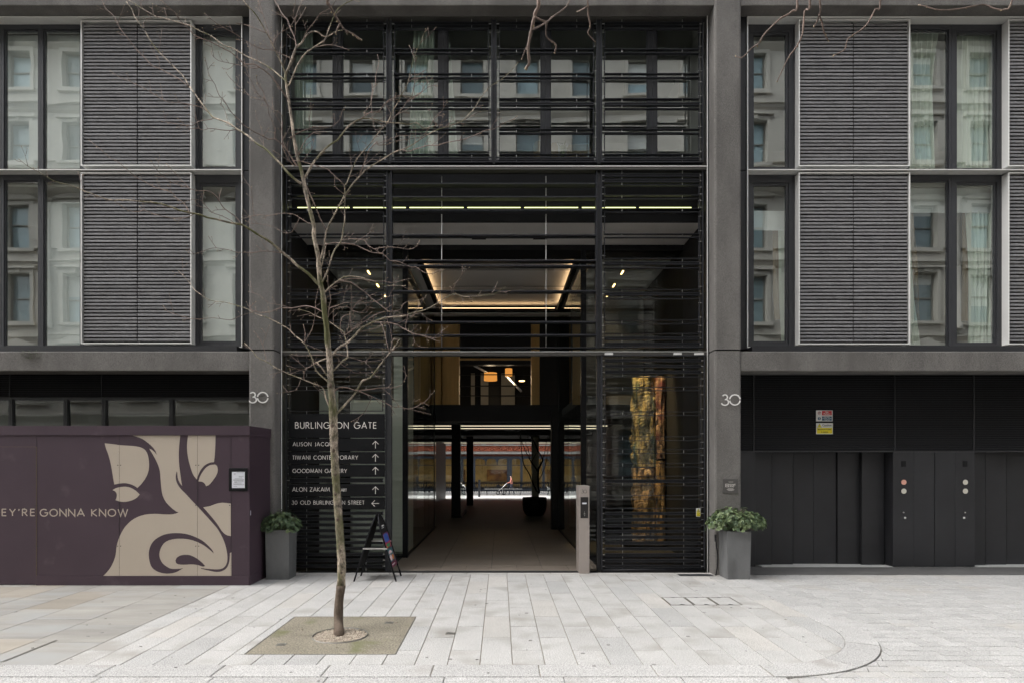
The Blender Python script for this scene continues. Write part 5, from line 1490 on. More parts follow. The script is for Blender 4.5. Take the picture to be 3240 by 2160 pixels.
ribbon(mb, [a,b,c,a], .0035, Y-.003, .0008, to3); x, z = sign_xy(244,565); mb.box(x-.003,x+.003,Y-.0042,Y-.003,z-.003,z+.022); mb.disc((x,Y-.0042,z-.0115),.0035,.0012,'y',10)
mb.build('black_print', M['ink'], cs)
# warning sticker on the gate
Y = 10.40
ws = thing('warning_sticker', (PX(2208.5,Y), Y, PZ(1633,Y)), 'small yellow and white warning sticker on the louvred gate', 'sticker')
mb = MB(); mb.box(PX(2202.8,Y), PX(2216.2,Y), Y-.002, Y+.004, PZ(1633,Y), PZ(1606,Y)); mb.build('plate', M['sign_white'], ws)
mb = MB(); mb.box(PX(2203.8,Y), PX(2215.2,Y), Y-.0032, Y-.0021, PZ(1631.5,Y), PZ(1618.5,Y)); tri = [(PX(2209.3,Y),PZ(1608,Y)),(PX(2204.2,Y),PZ(1617.3,Y)),(PX(2214.6,Y),PZ(1617.3,Y))]
mb.prism(tri, Y-.0034, Y-.0021, 'y'); mb.build('yellow_panel', M['yellow'], ws)
mb = MB(); ribbon(mb, tri+[tri[0]], .004, Y-.0035, .0008, to3); mb.box(PX(2208,Y), PX(2211.8,Y), Y-.0046, Y-.0036, PZ(1616,Y), PZ(1613.8,Y))
for s_, v in (('Warning',1621.6),('Automatic',1624.6),('gate',1627.2),('Keep clear',1630.2)):
    mb.add(*fine_text(s_, 2.9*Y/F, PX(2209.4,Y), PZ(v,Y), Y-.0034, .0008, 'CENTER', True))
mb.build('black_print', M['ink'], ws)

# ------------------------------------------------------------------ purple hoarding with the printed face
HY = 9.32
hb = thing('hoarding', (-6.5, 9.7, 0), 'dark purple painted plywood hoarding printed with a beige stylised face', 'hoarding')
HX1 = PX(785.3, HY); HZ = PZ(1375, HY)
HZ1 = PZ(1346, HY)
seams = [-640, -300, 116, 378, 625, 731]
bounds = [PX(u, HY) for u in seams] + [HX1]
for a, b, u in zip(bounds[:-1], bounds[1:], seams):
    isdoor = (u == -300)
    mb = MB()
    if isdoor:
        # panel above a door opening
        mb.box(a+.0008, b-.0008, HY, HY+.018, PZ(1412,HY)+.002, HZ1-.002)
    else: mb.box(a+.0008, b-.0008, HY, HY+.018, PZ(1820.5,HY)+.001, HZ1-.002)
    mb.build('panel', M['plum'], hb, at=(a, HY, 0))
da, db = bounds[1]+.004, bounds[2]-.005
mb = MB(); mb.box(da, db, HY+.001, HY+.02, .012, PZ(1412,HY)-.002); mb.build('door', M['plum'], hb)
mb = MB(); mb.box(bounds[2]-.0085, bounds[2]-.0020, HY-.0005, HY+.02, .0, PZ(1412,HY)); mb.box(da, db, HY+.0005, HY+.02, PZ(1412,HY)-.0018, PZ(1412,HY)+.0016); mb.build_each('door_gap', M['seam'], hb)
mb = MB(); mb.box(bounds[2], HX1+.010, HY-.010, HY-.0005, .003, PZ(1820,HY)); mb.box(bounds[0], bounds[1], HY-.010, HY-.0005, .003, PZ(1820,HY)); mb.build_each('skirting', M['plum'], hb)
mb = MB(); mb.box(bounds[0], PX(348,HY)-.001, HY-.020, HY-.001, HZ, HZ1); mb.box(PX(348,HY)+.0005, HX1+.02, HY-.020, HY-.001, HZ, HZ1); mb.build_each('capping', M['plum'], hb)
mb = MB(); mb.box(HX1+.0005, HX1+.018, HY, PIER+.0-.004, .003, HZ1-.003); mb.build('side_panel', M['plum'], hb)
mb = MB(); mb.box(HX1+.019, HX1+.034, HY-.019, PIER-.004, HZ-.01, HZ1-.001); mb.box(HX1+.019, HX1+.028, HY+.001, PIER-.004, .003, PZ(1820,HY)); mb.build_each('side_capping', M['plum'], hb)
mb = MB(); mb.box(bounds[0], HX1+.0, HY+.02, HY+.10, HZ1-.05, HZ1-.004); mb.build('top_rail', M['seam'], hb)
for u in (116.5, 378, 625, 731):
    mb = MB(); mb.box(PX(u,HY)-.0016, PX(u,HY)+.0016, HY-.0030, HY+.0185, PZ(1820,HY), HZ); mb.build('joint_strip', M['screw'], hb)
SH = MB()
for u in (112,120,373,382,620,629,727,736):
    for v in (1470,1470+127,1726): SH.disc((PX(u,HY), HY-.003-(.002), PZ(v,HY)), .0075, .004, 'y', 10)
for u in (100,231,340,352,522,672,690,765): SH.disc((PX(u,HY), HY-.0225, PZ(1361,HY)), .005, .003, 'y', 8)
for u in (123,205,313,440,608,634,720): SH.disc((PX(u,HY), HY-.0125, PZ(1836,HY)), .005, .003, 'y', 8)
for y in (9.5, 9.8, 10.05):
    for z in (.6, 1.2, 1.8): SH.disc((HX1+.0185, y, z), .005, .002, 'x', 8)
tag(SH.build('screw_heads', M['screw'], hb), kind='stuff')
mcr = lambda p: (PX(320+p[0]*.31896, HY), PZ(1360+p[1]*.31888, HY))
def corner_smooth(pts, n=4):
    """round the traced outline but keep its sharp corners"""
    P = [Vector(p) for p in pts]; m = len(P); sharp = []
    for i in range(m):
        a, b = (P[i]-P[i-1]).normalized(), (P[(i+1)%m]-P[i]).normalized()
        if a.dot(b) < .72: sharp.append(i)
    if not sharp: return smooth_path(list(pts)+[pts[0]], n)[:-1]
    out = []
    for k, s in enumerate(sharp):
        e = sharp[(k+1) % len(sharp)]
        seg = [pts[(s+j) % m] for j in range(((e-s) % m or m)+1)]
        out += smooth_path(seg, n)[:-1]
    return out
S = {}
S[1] = [(35,128),(110,135),(180,145),(250,150),(320,155),(380,165),(420,182),(445,205),(465,250),(475,310),(475,370),(465,420),(440,475),(400,530),(360,570),(330,550),(290,533),(240,523),(180,527),(132,537),(120,470),(100,350),(75,250),(50,180)]
S[2] = [(112,592),(150,572),(190,562),(240,558),(290,568),(340,595),(383,635),(350,670),(300,695),(240,708),(190,705),(143,692),(155,660),(155,630),(140,605)]
S[3] = [(310,50),(785,50),(775,150),(771,250),(775,340),(787,440),(802,550),(778,515),(762,475),(757,430),(755,408),(748,412),(740,455),(745,500),(765,545),(800,590),(850,640),(900,695),(945,742),(1010,812),(1090,900),(1150,970),(1195,1045),(1230,1130),(1250,1220),(1252,1290),(1235,1340),(1200,1370),(1150,1378),(1080,1375),(995,1366),(988,1372),(1060,1388),(1140,1404),(1200,1395),(1245,1365),(1270,1310),(1277,1250),(1278,1215),(1293,1210),(1293,1444),(20,1444),(60,1405),(100,1350),(130,1285),(145,1230),(155,1150),(170,1090),(200,1020),(240,955),(300,895),(370,855),(450,833),(540,827),(620,832),(700,832),(745,822),(770,812),(740,800),(690,760),(640,705),(610,640),(598,570),(590,480),(583,400),(560,330),(525,260),(478,182),(500,190),(530,215),(552,243),(540,205),(510,165),(460,120),(400,80)]
S[4] = [(863,50),(1135,50),(1133,150),(1128,240),(1120,315),(1080,320),(1030,345),(990,390),(965,440),(948,487),(910,430),(880,340),(860,250),(853,150)]
S[5] = [(966,505),(980,460),(1005,415),(1040,370),(1080,345),(1130,338),(1150,355),(1157,395),(1145,440),(1110,495),(1070,540),(1040,553),(1030,530),(1005,510)]
S[6] = [(1013,762),(1080,750),(1140,728),(1200,717),(1287,725),(1287,1048),(1240,1035),(1200,1000),(1150,925),(1090,850)]
for k, nm in ((1,'printed_brow'),(2,'printed_eye'),(3,'printed_face'),(4,'printed_brow'),(5,'printed_eye'),(6,'printed_cheek')):
    mb = MB(); mb.prism([mcr(p) for p in corner_smooth(S[k])], HY-.0022, HY-.0004, 'y'); mb.build(nm, M['beige'], hb)
N1 = [(815,1366),(770,1372),(700,1372),(650,1350),(605,1310),(580,1250),(585,1190),(615,1130),(660,1095),(720,1078),(790,1073),(870,1080),(950,1105),(1020,1140),(1080,1185),(1118,1220),(1105,1190),(1060,1140),(1000,1090),(930,1055),(850,1028),(760,1018),(680,1022),(610,1040),(540,1080),(495,1135),(475,1205),(478,1280),(500,1350),(550,1395),(620,1417),(690,1418),(750,1403)]
N2 = [(738,1290),(755,1260),(790,1240),(840,1233),(890,1240),(950,1270),(1000,1310),(1033,1345),(1010,1350),(960,1335),(900,1328),(830,1331),(770,1328),(745,1315)]
for p_ in (N1, N2):
    mb = MB(); mb.prism([mcr(p) for p in corner_smooth(p_)], HY-.0034, HY-.0023, 'y'); mb.build('printed_nostril', M['plum'], hb)
GLsave = dict(GL)
for ch in 'GONKWRYEA': GL[ch] = (GL[ch][0]*1.12 if ch in 'GO' else GL[ch][0]*1.28, [[(p[0]*(1.12 if ch in 'GO' else 1.28), p[1]) for p in pl_] for pl_ in GL[ch][1]])
mb = MB()
letters(mb, "EY'RE", PX(7,HY), PZ(1630.3,HY), 22*HY/F, HY-.0006, w=.15, fit=PX(110,HY)-PX(7,HY), depth=.0016)
letters(mb, "GONNA KNOW", PX(127,HY), PZ(1631.3,HY), 22*HY/F, HY-.0006, w=.15, fit=PX(404,HY)-PX(127,HY), depth=.0016)
mb.build('slogan', M['beige'], hb)
GL.update(GLsave)
# notice in a black frame
nt_ = thing('notice_frame', (PX(755,HY), HY, PZ(1552,HY)), 'black framed white paper notice fixed to the purple hoarding', 'notice')
mb = MB(); mb.cbox(PX(725,HY), PX(784,HY), HY-.016, HY-.0005, PZ(1552,HY), PZ(1479,HY), .004); mb.build('frame', M['black'], nt_)
mb = MB(); mb.box(PX(735.5,HY), PX(776,HY), HY-.018, HY-.0165, PZ(1542,HY), PZ(1491,HY)); mb.build('paper', M['paper'], nt_)
mb = MB()
for v, a, b in ((1494,750,773),(1497,741,748),(1500,741,747),(1505,757,772),(1508,757,768),(1513,744,769),(1516,740,774),(1518.5,740,772),(1521,743,772),(1524,743,752),(1526,743,768),(1529.5,740,766),(1532,740,773),(1537,740,752)):
    mb.box(PX(a,HY), PX(b,HY), HY-.0188, HY-.0181, PZ(v,HY), PZ(v,HY)+.0035)
mb.build('print', M['ink'], nt_)
mb = MB(); mb.box(HX1+.0182, HX1+.0205, HY+.03, HY+.055, PZ(1629,HY), PZ(1614,HY)); tag(mb.build('sticker', M['paper']), 'tiny white sticker on the side of the hoarding', 'sticker')

# ------------------------------------------------------------------ planters with evergreen shrubs
def planter(x0, x1, y0, y1, h, lab):
    p = thing('planter', ((x0+x1)/2, (y0+y1)/2, 0), lab, 'planter', 'tall grey planters')
    k = .012
    mb = MB(); vs = []
    for z, e in ((0.0,k),(h-.004,0),(h,.004)):
        vs += [(x0+e,y0+e,z),(x1-e,y0+e,z),(x1-e,y1-e,z),(x0+e,y1-e,z)]
    vs += [(x0+.028,y0+.028,h),(x1-.028,y0+.028,h),(x1-.028,y1-.028,h),(x0+.028,y1-.028,h),(x0+.028,y0+.028,h-.09),(x1-.028,y0+.028,h-.09),(x1-.028,y1-.028,h-.09),(x0+.028,y1-.028,h-.09)]
    fs = [(3,2,1,0)]
    for r in range(4):
        fs += [(r*4+i, r*4+(i+1)%4, r*4+4+(i+1)%4, r*4+4+i) for i in range(4)]
    mb.add(vs, fs); mb.build('pot', M['planter'], p)
    mb = MB(); mb.box(x0+.029, x1-.029, y0+.029, y1-.029, h-.10, h-.05); mb.build('soil', M['soil'], p)
    return p
def shrub(cx, cy, z0, blobs, n, lab, seed, light):
    r = random.Random(seed)
    s = thing('shrub', (cx, cy, z0-.05), lab, 'shrub', 'evergreen shrubs in planters')
    lv = MB(); st = MB()
    for i in range(n):
        bx_, by2, bz_, rx, ry, rz = blobs[i % len(blobs)]
        # point near the surface of the clump
        while True:
            d = Vector((r.gauss(0,1), r.gauss(0,1), r.gauss(0,1)))
            if d.length > .1: break
        d.normalize()
        if d.z < -.25: d.z = -d.z*.6; d.normalize()
        q = r.uniform(.72, 1.06) if r.random() < .8 else r.uniform(.3,.7)
        c = Vector((cx+bx_+d.x*rx*q, cy+by2+d.y*ry*q, z0+bz_+d.z*rz*q))
        ax = (d + Vector((r.uniform(-.4,.4), r.uniform(-.4,.4), r.uniform(.1,.7)))).normalized()
        t1 = ax.cross(Vector((0,0,1)));
        if t1.length < .1: t1 = Vector((1,0,0))
        t1.normalize(); t2 = ax.cross(t1)
        k = r.randint(6, 8); ph = r.uniform(0, 6.28)
        mi = 1 if r.random() < light else 0
        for j in range(k):
            an = ph + 2*math.pi*j/k + r.uniform(-.2,.2)
            L_ = r.uniform(.028,.047); w = L_*r.uniform(.18,.23)
            rad = (t1*math.cos(an)+t2*math.sin(an)); dr = (rad*r.uniform(.75,1.0) + ax*r.uniform(.15,.65)).normalized()
            sd_ = dr.cross(ax).normalized(); nn = sd_.cross(dr)
            b0 = c; m1 = c+dr*L_*.55+nn*.003; tp = c+dr*L_-nn*.004
            lv.add([b0, m1+sd_*w+nn*.003, tp, m1-sd_*w+nn*.003, m1], [(0,1,4),(1,2,4),(2,3,4),(3,0,4)], mi, True)
        if i % 4 == 0: st.tube([(cx+bx_*.4, cy+by2*.4, z0-.04), tuple(c*.5+Vector((cx+bx_*.6,cy+by2*.6,z0))*.5), tuple(c)], [.006,.004,.002], 4)
    lv.build('leaves', [M['leaf'], M['leaf_light']], s); st.build('stems', M['twig'], s)
planter(-3.732, -3.352, 9.77, 10.15, .79, 'tall grey square planter between the purple hoarding and the directory')
shrub(-3.55, 9.95, .80, [(0,0,.05,.29,.23,.23),(-.15,-.06,.0,.18,.17,.17),(.15,-.05,.0,.18,.17,.17),(.02,-.12,.10,.2,.15,.16)], 900, 'compact dark green leafy shrub in the planter beside the directory', 5, .25)
planter(PX(2300,9.79), PX(2376,9.79), 9.78, 10.16, .765, 'tall grey square planter in front of the pier with the plaque')
shrub(3.80, 9.95, .80, [(-.02,0,.08,.35,.28,.27),(-.26,-.03,.03,.20,.2,.20),(.22,-.04,.05,.21,.2,.21),(.08,-.14,.03,.22,.16,.20),(-.12,-.05,.16,.22,.2,.17),(.34,0,.05,.15,.16,.17)], 1500, 'broad spreading green shrub in the planter by the vehicle lift', 6, .55)
mb = MB(); xk = PX(2266,10.1)
mb.tube(smooth_path([(xk,10.13,PZ(1694,10.1)),(xk+.005,10.10,PZ(1725,10.1)),(xk+.025,10.1,PZ(1760,10.1)),(xk+.01,10.08,PZ(1790,10.1)),(xk-.02,10.06,.012)],5), .010, 6)
mb.tube([(xk-.002,10.13,PZ(1690,10.1)),(xk,10.13,PZ(1712,10.1))], .017, 8)
tag(mb.build('cable', M['black_matt']), 'black cable hanging down behind the planter by the pier', 'cable')

# ------------------------------------------------------------------ pavement A-board
ab = thing('sandwich_board', (-1.955, 9.86, 0), 'black folding pavement board with a colourful poster on one face', 'sandwich board')
AY0, AY1, AXC, AZ = 9.62, 10.10, -1.955, 1.03
def ab_side(sx, xf):
    """one leaf: arched tube frame and thin panel; xf = foot x"""
    hw = (AY1-AY0)/2; yc = (AY0+AY1)/2
    def on(t, y): return (AXC + sx*.015 + (xf-AXC-sx*.015)*t, y, AZ*(1-t))
    pts = [on(1.0, AY0)] + [on(t, AY0) for t in (.75,.5,.36)] + [on(.34-.34*math.sin(a), yc - hw*math.cos(a)) for a in [i*math.pi/16 for i in range(1,16)]] + [on(t, AY1) for t in (.36,.5,.75,1.0)]
    mb = MB(); mb.tube(pts, .0135, 8); mb.build('leg_frame', M['black'], ab)
    poly = [on(.80,AY0+.012)] + [on(.36,AY0+.012)] + [on(.345-.335*math.sin(a), yc-(hw-.012)*math.cos(a)) for a in [i*math.pi/12 for i in range(1,12)]] + [on(.36,AY1-.012), on(.80,AY1-.012)]
    n = Vector((AZ, 0, (xf-AXC)*1.0)).normalized()*(.002)
    mb = MB(); m = len(poly)
    vs = [Vector(p)+n for p in poly]+[Vector(p)-n for p in poly]
    mb.add(vs, [tuple(range(m)), tuple(range(2*m-1, m-1, -1))]+[(i,(i+1)%m,m+(i+1)%m,m+i) for i in range(m)])
    mb.build('panel', M['black_matt'], ab)
    return on
ab_side(-1, -2.285)
on = ab_side(1, -1.625)
M['p_blue'] = mat('poster_blue', (0.05,0.12,0.42), .5); M['p_red'] = mat('poster_red', (0.45,0.04,0.10), .5); M['p_green'] = mat('poster_green', (0.03,0.30,0.12), .5); M['p_orange'] = mat('poster_orange', (0.62,0.20,0.05), .5); M['p_teal'] = mat('poster_teal', (0.03,0.12,0.14), .5); M['p_pink'] = mat('poster_pink', (0.75,0.55,0.55), .5); M['p_wine'] = mat('poster_wine', (0.14,0.02,0.05), .5)
nrm = Vector((AZ,0,.33)).normalized()
def pq(t0,t1,f0,f1,m,lift_):
    ya, yb = AY0+.022+(AY1-AY0-.044)*f0, AY0+.022+(AY1-AY0-.044)*f1
    return [Vector(on(t,y))+nrm*lift_ for t,y in ((t0,ya),(t1,ya),(t1,yb),(t0,yb))], m
post_ = MB(); mats_ = ['p_wine','p_blue','p_red','p_green','p_orange','p_teal','p_pink','white']
def addq(t0,t1,f0,f1,m,l):
    q,_ = pq(t0,t1,f0,f1,m,l); post_.add(q, [(0,1,2,3)], mats_.index(m))
def ell(tc, fc, rt, rf, m, l, a0=0, a1=360):
    vs = [on(tc+rt*math.sin(math.radians(a0+(a1-a0)*i/20)), AY0+.022+(AY1-AY0-.044)*(fc+rf*math.cos(math.radians(a0+(a1-a0)*i/20)))) for i in range(21)]
    post_.add([Vector(v)+nrm*l for v in vs], [tuple(range(21))], mats_.index(m))
addq(.285,.80,0,1,'p_wine',.0026); addq(.30,.50,.04,.96,'p_red',.0032); addq(.30,.42,.1,.9,'p_blue',.0038); ell(.36,.5,.07,.36,'p_blue',.0044); ell(.45,.5,.05,.34,'p_green',.0046,0,180); addq(.475,.50,.08,.6,'p_orange',.0044)
addq(.52,.72,.04,.96,'p_teal',.0032); ell(.60,.42,.05,.3,'p_pink',.0038,180,360); ell(.66,.30,.045,.2,'p_pink',.0038); ell(.665,.66,.04,.18,'p_orange',.0038); addq(.735,.79,.04,.96,'p_wine',.0034); addq(.755,.765,.1,.7,'white',.004)
addq(.165,.185,.30,.72,'white',.0032); addq(.20,.207,.20,.62,'white',.0032)
post_.build('poster', [M[k] for k in mats_], ab)
for t_, y in ((.50, AY0+.004), (.44, AY1-.004)):
    xa = AXC-.015+(-2.285-AXC+.015)*t_; xb = AXC+.015+(-1.625-AXC-.015)*t_
    mb = MB(); mb.box(xa-.02, xb+.02, y-.018, y-.014, AZ*(1-t_)-.012, AZ*(1-t_)+.012); mb.build('stay_bar', M['steel'], ab)

# ------------------------------------------------------------------ intercom pedestal
X0, X1, IY = PX(1833,10.30), PX(1865,10.30), 10.30
ic = thing('intercom_pedestal', ((X0+X1)/2, 10.5, 0), 'slim stainless steel intercom pedestal standing beside the gate', 'intercom')
ZI = PZ(1535.5, IY)
mb = MB(); mb.cbox(X0, X1, IY, 10.72, -.002, ZI, .003); mb.build('body', M['post'], ic)
iz = lambda y_: PZ(1520 + y_*.15625, IY); ixx = lambda x_: PX(1820 + x_*.15625, IY)
mb = MB(); mb.box(ixx(108), ixx(264), IY-.004, IY-.0005, iz(752), iz(326)); mb.build('entry_panel', M['post_panel'], ic)
mb = MB(); mb.box(ixx(140), ixx(230), IY-.006, IY-.0042, iz(468), iz(437)); mb.build('display', M['paper'], ic)
mb = MB()
for a, b in ((185,628),(178,664),(194,664),(187,700)): mb.disc((ixx(a), IY-.006, iz(b)), .0042, .002, 'y', 8)
mb.build('keys', M['white'], ic)
mb = MB(); s = iz(175)-iz(248); x0, z0 = ixx(128), iz(248)
t3 = lambda a, b, yy: (x0+a, yy, z0+b)
ribbon(mb, arc(.24*s,.745*s,.2*s,.22*s,150,-92,12), .005, IY-.0005, .0015, t3); ribbon(mb, arc(.24*s,.28*s,.27*s,.26*s,66,-160,12), .005, IY-.0005, .0015, t3); ribbon(mb, arc(1.0*s,.5*s,.45*s,.45*s,0,360,22), .005, IY-.0005, .0015, t3)
mb.build('number', M['frame'], ic)

# ------------------------------------------------------------------ blinds and curtains behind the glass
def blind(u0, u1, v0, v1, Y, lab, m='blind'):
    mb = MB(); x0, x1 = PX(u0,Y), PX(u1,Y); n = 14; vs = []
    for i in range(n+1):
        x = x0+(x1-x0)*i/n; o = .004*math.sin(i*1.9)
        vs += [(x,Y+o,PZ(v1,Y)),(x,Y+o*.3,PZ(v0,Y))]
    mb.add(vs, [(2*i,2*i+2,2*i+3,2*i+1) for i in range(n)], 0, True)
    mb.box(x0, x1, Y-.012, Y+.012, PZ(v1,Y)-.022, PZ(v1,Y)-.001)
    tag(mb.build('roller_blind', M[m]), lab, 'blind', 'roller blinds')
BYL = GLZ+.20
blind(-60, 122, 112, 530, BYL, 'pale roller blind drawn down in the upstairs window at the photo edge')
blind(134, 300, 112, 530, BYL, 'pale roller blind drawn down beside the upper shutter box over the hoarding')
blind(624, 757, 100, 524, BYL, 'pale roller blind filling the narrow upper window by the pier over the hoarding')
blind(138, 300, 640, 1094, BYL, 'pale roller blind drawn over the lower part of the window above the hoarding')
blind(628, 757, 640, 1084, BYL, 'pale roller blind filling the narrow lower window by the pier over the hoarding')
blind(-60, 13, 680, 1094, BYL, 'pale roller blind edge at the extreme side of the lower window')
blind(2872, 3000, 580, 670, BYL, 'short pale roller blind at the top of the lower window over the lift')
blind(3016, 3140, 580, 670, BYL, 'short pale roller blind at the top of the lower window by the cut-off shutter')
blind(2376, 2486, 668, 726, BYL, 'short pale roller blind half lowered in the narrow window by the pier with the plaque')
def curtain(pts, Y, folds, lab, m='curtain', amp=.035):
    """pts: rows (v, u left, u right) from top to bottom"""
    mb = MB(); n = folds*8; vs = []
    P = smooth_path([(a,b,c) for a,b,c in pts], 4)
    for (v,a,b) in P:
        for i in range(n+1):
            f = i/n; u = a+(b-a)*f
            y = Y + amp*math.sin(2*math.pi*folds*f + .6*math.sin(v*.01+f*5)) + .012*math.sin(f*23+v*.02)
            vs.append((PX(u,Y), y, PZ(v,Y)))
    fs = []
    for r in range(len(P)-1):
        for i in range(n): fs.append((r*(n+1)+i, r*(n+1)+i+1, (r+1)*(n+1)+i+1, (r+1)*(n+1)+i))
    mb.add(vs, fs, 0, True)
    tag(mb.build('curtain', M[m]), lab, 'curtain', 'pale curtains behind the glass')
CY = GLZ+.22
curtain([(100,2868,2968),(300,2872,2950),(535,2872,2958)], CY, 6, 'pale green curtain in the upper window next to the shutter over the lift')
curtain([(100,3030,3145),(300,3026,3146),(535,3024,3146)], CY, 7, 'pale sheer curtain in the upper window near the cut-off shutter')
curtain([(672,3058,3133),(800,3064,3133),(1000,3066,3132),(1096,3060,3134)], CY, 6, 'pale green curtain gathered in the lower window near the cut-off shutter')
curtain([(672,3048,3066),(900,3046,3068),(1016,3043,3066)], CY+.09, 3, 'tan curtain lining beside the gathered green curtain', 'curtain_tan')
curtain([(760,2868,2876),(950,2872,2892),(1096,2874,2910)], CY, 3, 'pale green curtain edge spreading out beside the lower shutter over the lift')
curtain([(680,2876,2884),(860,2886,2902),(1016,2898,2909)], CY+.09, 2, 'tan curtain lining hanging beside the lower shutter over the lift', 'curtain_tan')
curtain([(724,2464,2484),(900,2466,2483),(1080,2472,2484)], CY, 3, 'narrow pale green curtain in the lower window by the pier with the plaque')
curtain([(724,2446,2464),(900,2446,2466),(1012,2450,2468)], CY+.09, 2, 'narrow tan curtain lining in the window by the pier with the plaque', 'curtain_tan')
CU = UY+.25
curtain([(90,936,990),(300,932,988),(505,930,984)], CU, 5, 'pale green curtain behind the louvres at the end nearest the hoarding')
curtain([(90,1308,1375),(300,1300,1372),(420,1295,1372),(505,1280,1380)], CU, 6, 'pale green curtain flaring at its hem behind the second louvre screen')
curtain([(140,1408,1424),(505,1408,1450)], CU, 2, 'sliver of pale curtain beside the second screen mullion')
# furniture glimpsed behind the upper louvre screen
for i, (u0, u1) in enumerate(((1690,1725),(1742,1765),(1795,1868))):
    Yc = UY+1.3; x0, x1, z0 = PX(u0,Yc), PX(u1,Yc), PZ(512,UY)
    ch = thing('armchair', ((x0+x1)/2, Yc, z0), ['tan leather chair back glimpsed behind the third louvre screen, beside its mullion', 'narrow tan chair back glimpsed beside the houseplant upstairs', 'widest tan chair back glimpsed behind the third louvre screen'][i], 'chair', 'tan chairs upstairs')
    zt = PZ(446+6*i, Yc)
    mb = MB(); mb.prism([(x0,zt-.5),(x1,zt-.5),(x1+.01,zt-.08),(x1-.03,zt),(x0+.03,zt),(x0-.01,zt-.08)], Yc, Yc+.09, 'y'); mb.build('backrest', M['curtain_tan'], ch)
    mb = MB(); mb.cbox(x0,x1,Yc-.45,Yc-.01,zt-.62,zt-.5,.02); mb.build('seat', M['curtain_tan'], ch)
    for sx in (x0+.02, x1-.05):
        for sy in (Yc-.42, Yc+.03):
            mb = MB(); mb.box(sx,sx+.03,sy,sy+.03,z0,zt-.62); mb.build('leg', M['black'], ch)
hp = MB(); Yc = UY+1.0; hx, hz = PX(1780,Yc), PZ(478,Yc)
for i in range(9):
    a = -1.2+2.4*i/8; L_ = .14+.03*(i%3)
    tip = (hx+L_*math.sin(a), Yc+.05*math.sin(i*2), hz+L_*math.cos(a)); md_ = (hx+L_*.5*math.sin(a), Yc, hz+L_*.5*math.cos(a)+.01); w = .014
    hp.add([(hx,Yc,hz),(md_[0]-w,md_[1],md_[2]),tip,(md_[0]+w,md_[1],md_[2])], [(0,1,2,3)])
hp.lathe([(.03,-.16),(.045,.0),(.001,-.01)], hx, Yc, hz, 10)
tag(hp.build('houseplant', M['leaf_light']), 'small spiky houseplant between the tan chairs upstairs', 'plant')

# moss tuft sprouting on the ledge over the hoarding
wt = MB(); wr = random.Random(4)
for i in range(150):
    u, v = wr.gauss(92, 17), wr.uniform(1108, 1134); y = PIER + .02 - wr.uniform(.0, .05); L_ = wr.uniform(.015,.05); a = wr.uniform(-1.3,1.3)
    x, z = PX(u,y), PZ(v,y); wt.add([(x-.006,y+.012,z),(x+.006,y+.012,z),(x+L_*math.sin(a),y-.02,z+L_*.5*math.cos(a)-.012)], [(0,1,2)])
tag(wt.build('weed_tuft', M['leaf_light']), 'small green weed tuft growing on the ledge above the purple hoarding', 'weed')
# ------------------------------------------------------------------ the bare street tree
CR = {'1':(60,0,.2551),'2':(560,0,.2551),'3':(1060,100,.2551),'4':(560,360,.2551),'5':(560,700,.2551),'6':(1000,700,.2551),'7':(760,1000,.2723),'8':(60,400,.2551),'N':(0,0,1.0)}
def cp(c, *pts):
    ox, oy, k = CR[c]; return [(ox+x*k, oy+y*k) for x, y in pts]
tr = random.Random(21)
trunk_px = [(1074,2018),(1071,1960),(1073,1900),(1079,1850),(1081,1790),(1080,1755),(1076,1700),(1072,1640),(1066,1560),(1060,1470),(1057,1400),(1054.5,1320),(1051,1260),(1046,1200),(1043,1136),(1037,1082),(1032.5,1027),(1027,993),(1021.7,930),(1012.8,891),(1009,840),(1006.4,807),(993.7,751),(993.7,717),(981,666),(966,602),(961.8,577),(953,538.6),(942.7,505),(930,436.5),(923.5,384),(914.6,326.5),(909.5,293),(904.4,255),(904,235),(912,219),(927,178.6),(937.5,150.5),(953,138),(963,122),(981,103),(1004,102),(1017,112),(1029,117),(1045,112),(1065,99),(1085,97)]
trunk_w = [31,28.5,28,27.5,27,26.5,26,25.5,25,25,25,27,23,20.5,19,18.5,17.5,17,16,16,15,14,13.2,12.8,12.2,12.5,12,11,10.5,9.8,9.2,8.8,8.4,8,8,7,7,6.4,5.5,5,4.5,4,3.6,3.2,3,2.6,2]
TREE_Y0 = 6.60
known = []                  # (u, v, Y) samples of wood already placed, so each branch leaves its parent in depth too
bark_low, bark, twigs, buds, knots = MB(), MB(), MB(), MB(), MB()
def place(pts, w0, w1, y0, slope, ws=None, mb=None, sides=6, wig=.5):
    P = smooth_path(pts, 3); n = len(P)
    L_ = [0]
    for a, b in zip(P[:-1], P[1:]): L_.append(L_[-1]+math.hypot(a[0]-b[0], a[1]-b[1]))
    tot = max(L_[-1], 1)
    ph = tr.uniform(0, 6.28)
    out, rr = [], []
    for i, (u, v) in enumerate(P):
        f = L_[i]/tot
        Y = y0 + slope*L_[i]*.00337 + .03*math.sin(ph+f*5)*min(1, L_[i]/60) * (tot/300)
        if ws: 
            k = f*0; j = min(i//3, len(ws)-1); t_ = (i % 3)/3; w = ws[j]+(ws[min(j+1,len(ws)-1)]-ws[j])*t_
        else: w = (w0+(w1-w0)*f**.7)*(1.0 if w0 < 4.8 else .90)
        if wig and i % 3 == 0 and 0 < i < n-1 and w < 6: u += tr.uniform(-wig,wig); v += tr.uniform(-wig,wig)
        known.append((u, v, Y)); out.append((PX(u,Y), Y, PZ(v,Y))); rr.append(w*Y/F/2)
    mb.tube(out, rr, sides)
    return P, out, rr, L_
def near(u, v):
    b = min(known, key=lambda k: (k[0]-u)**2+(k[1]-v)**2)
    return b
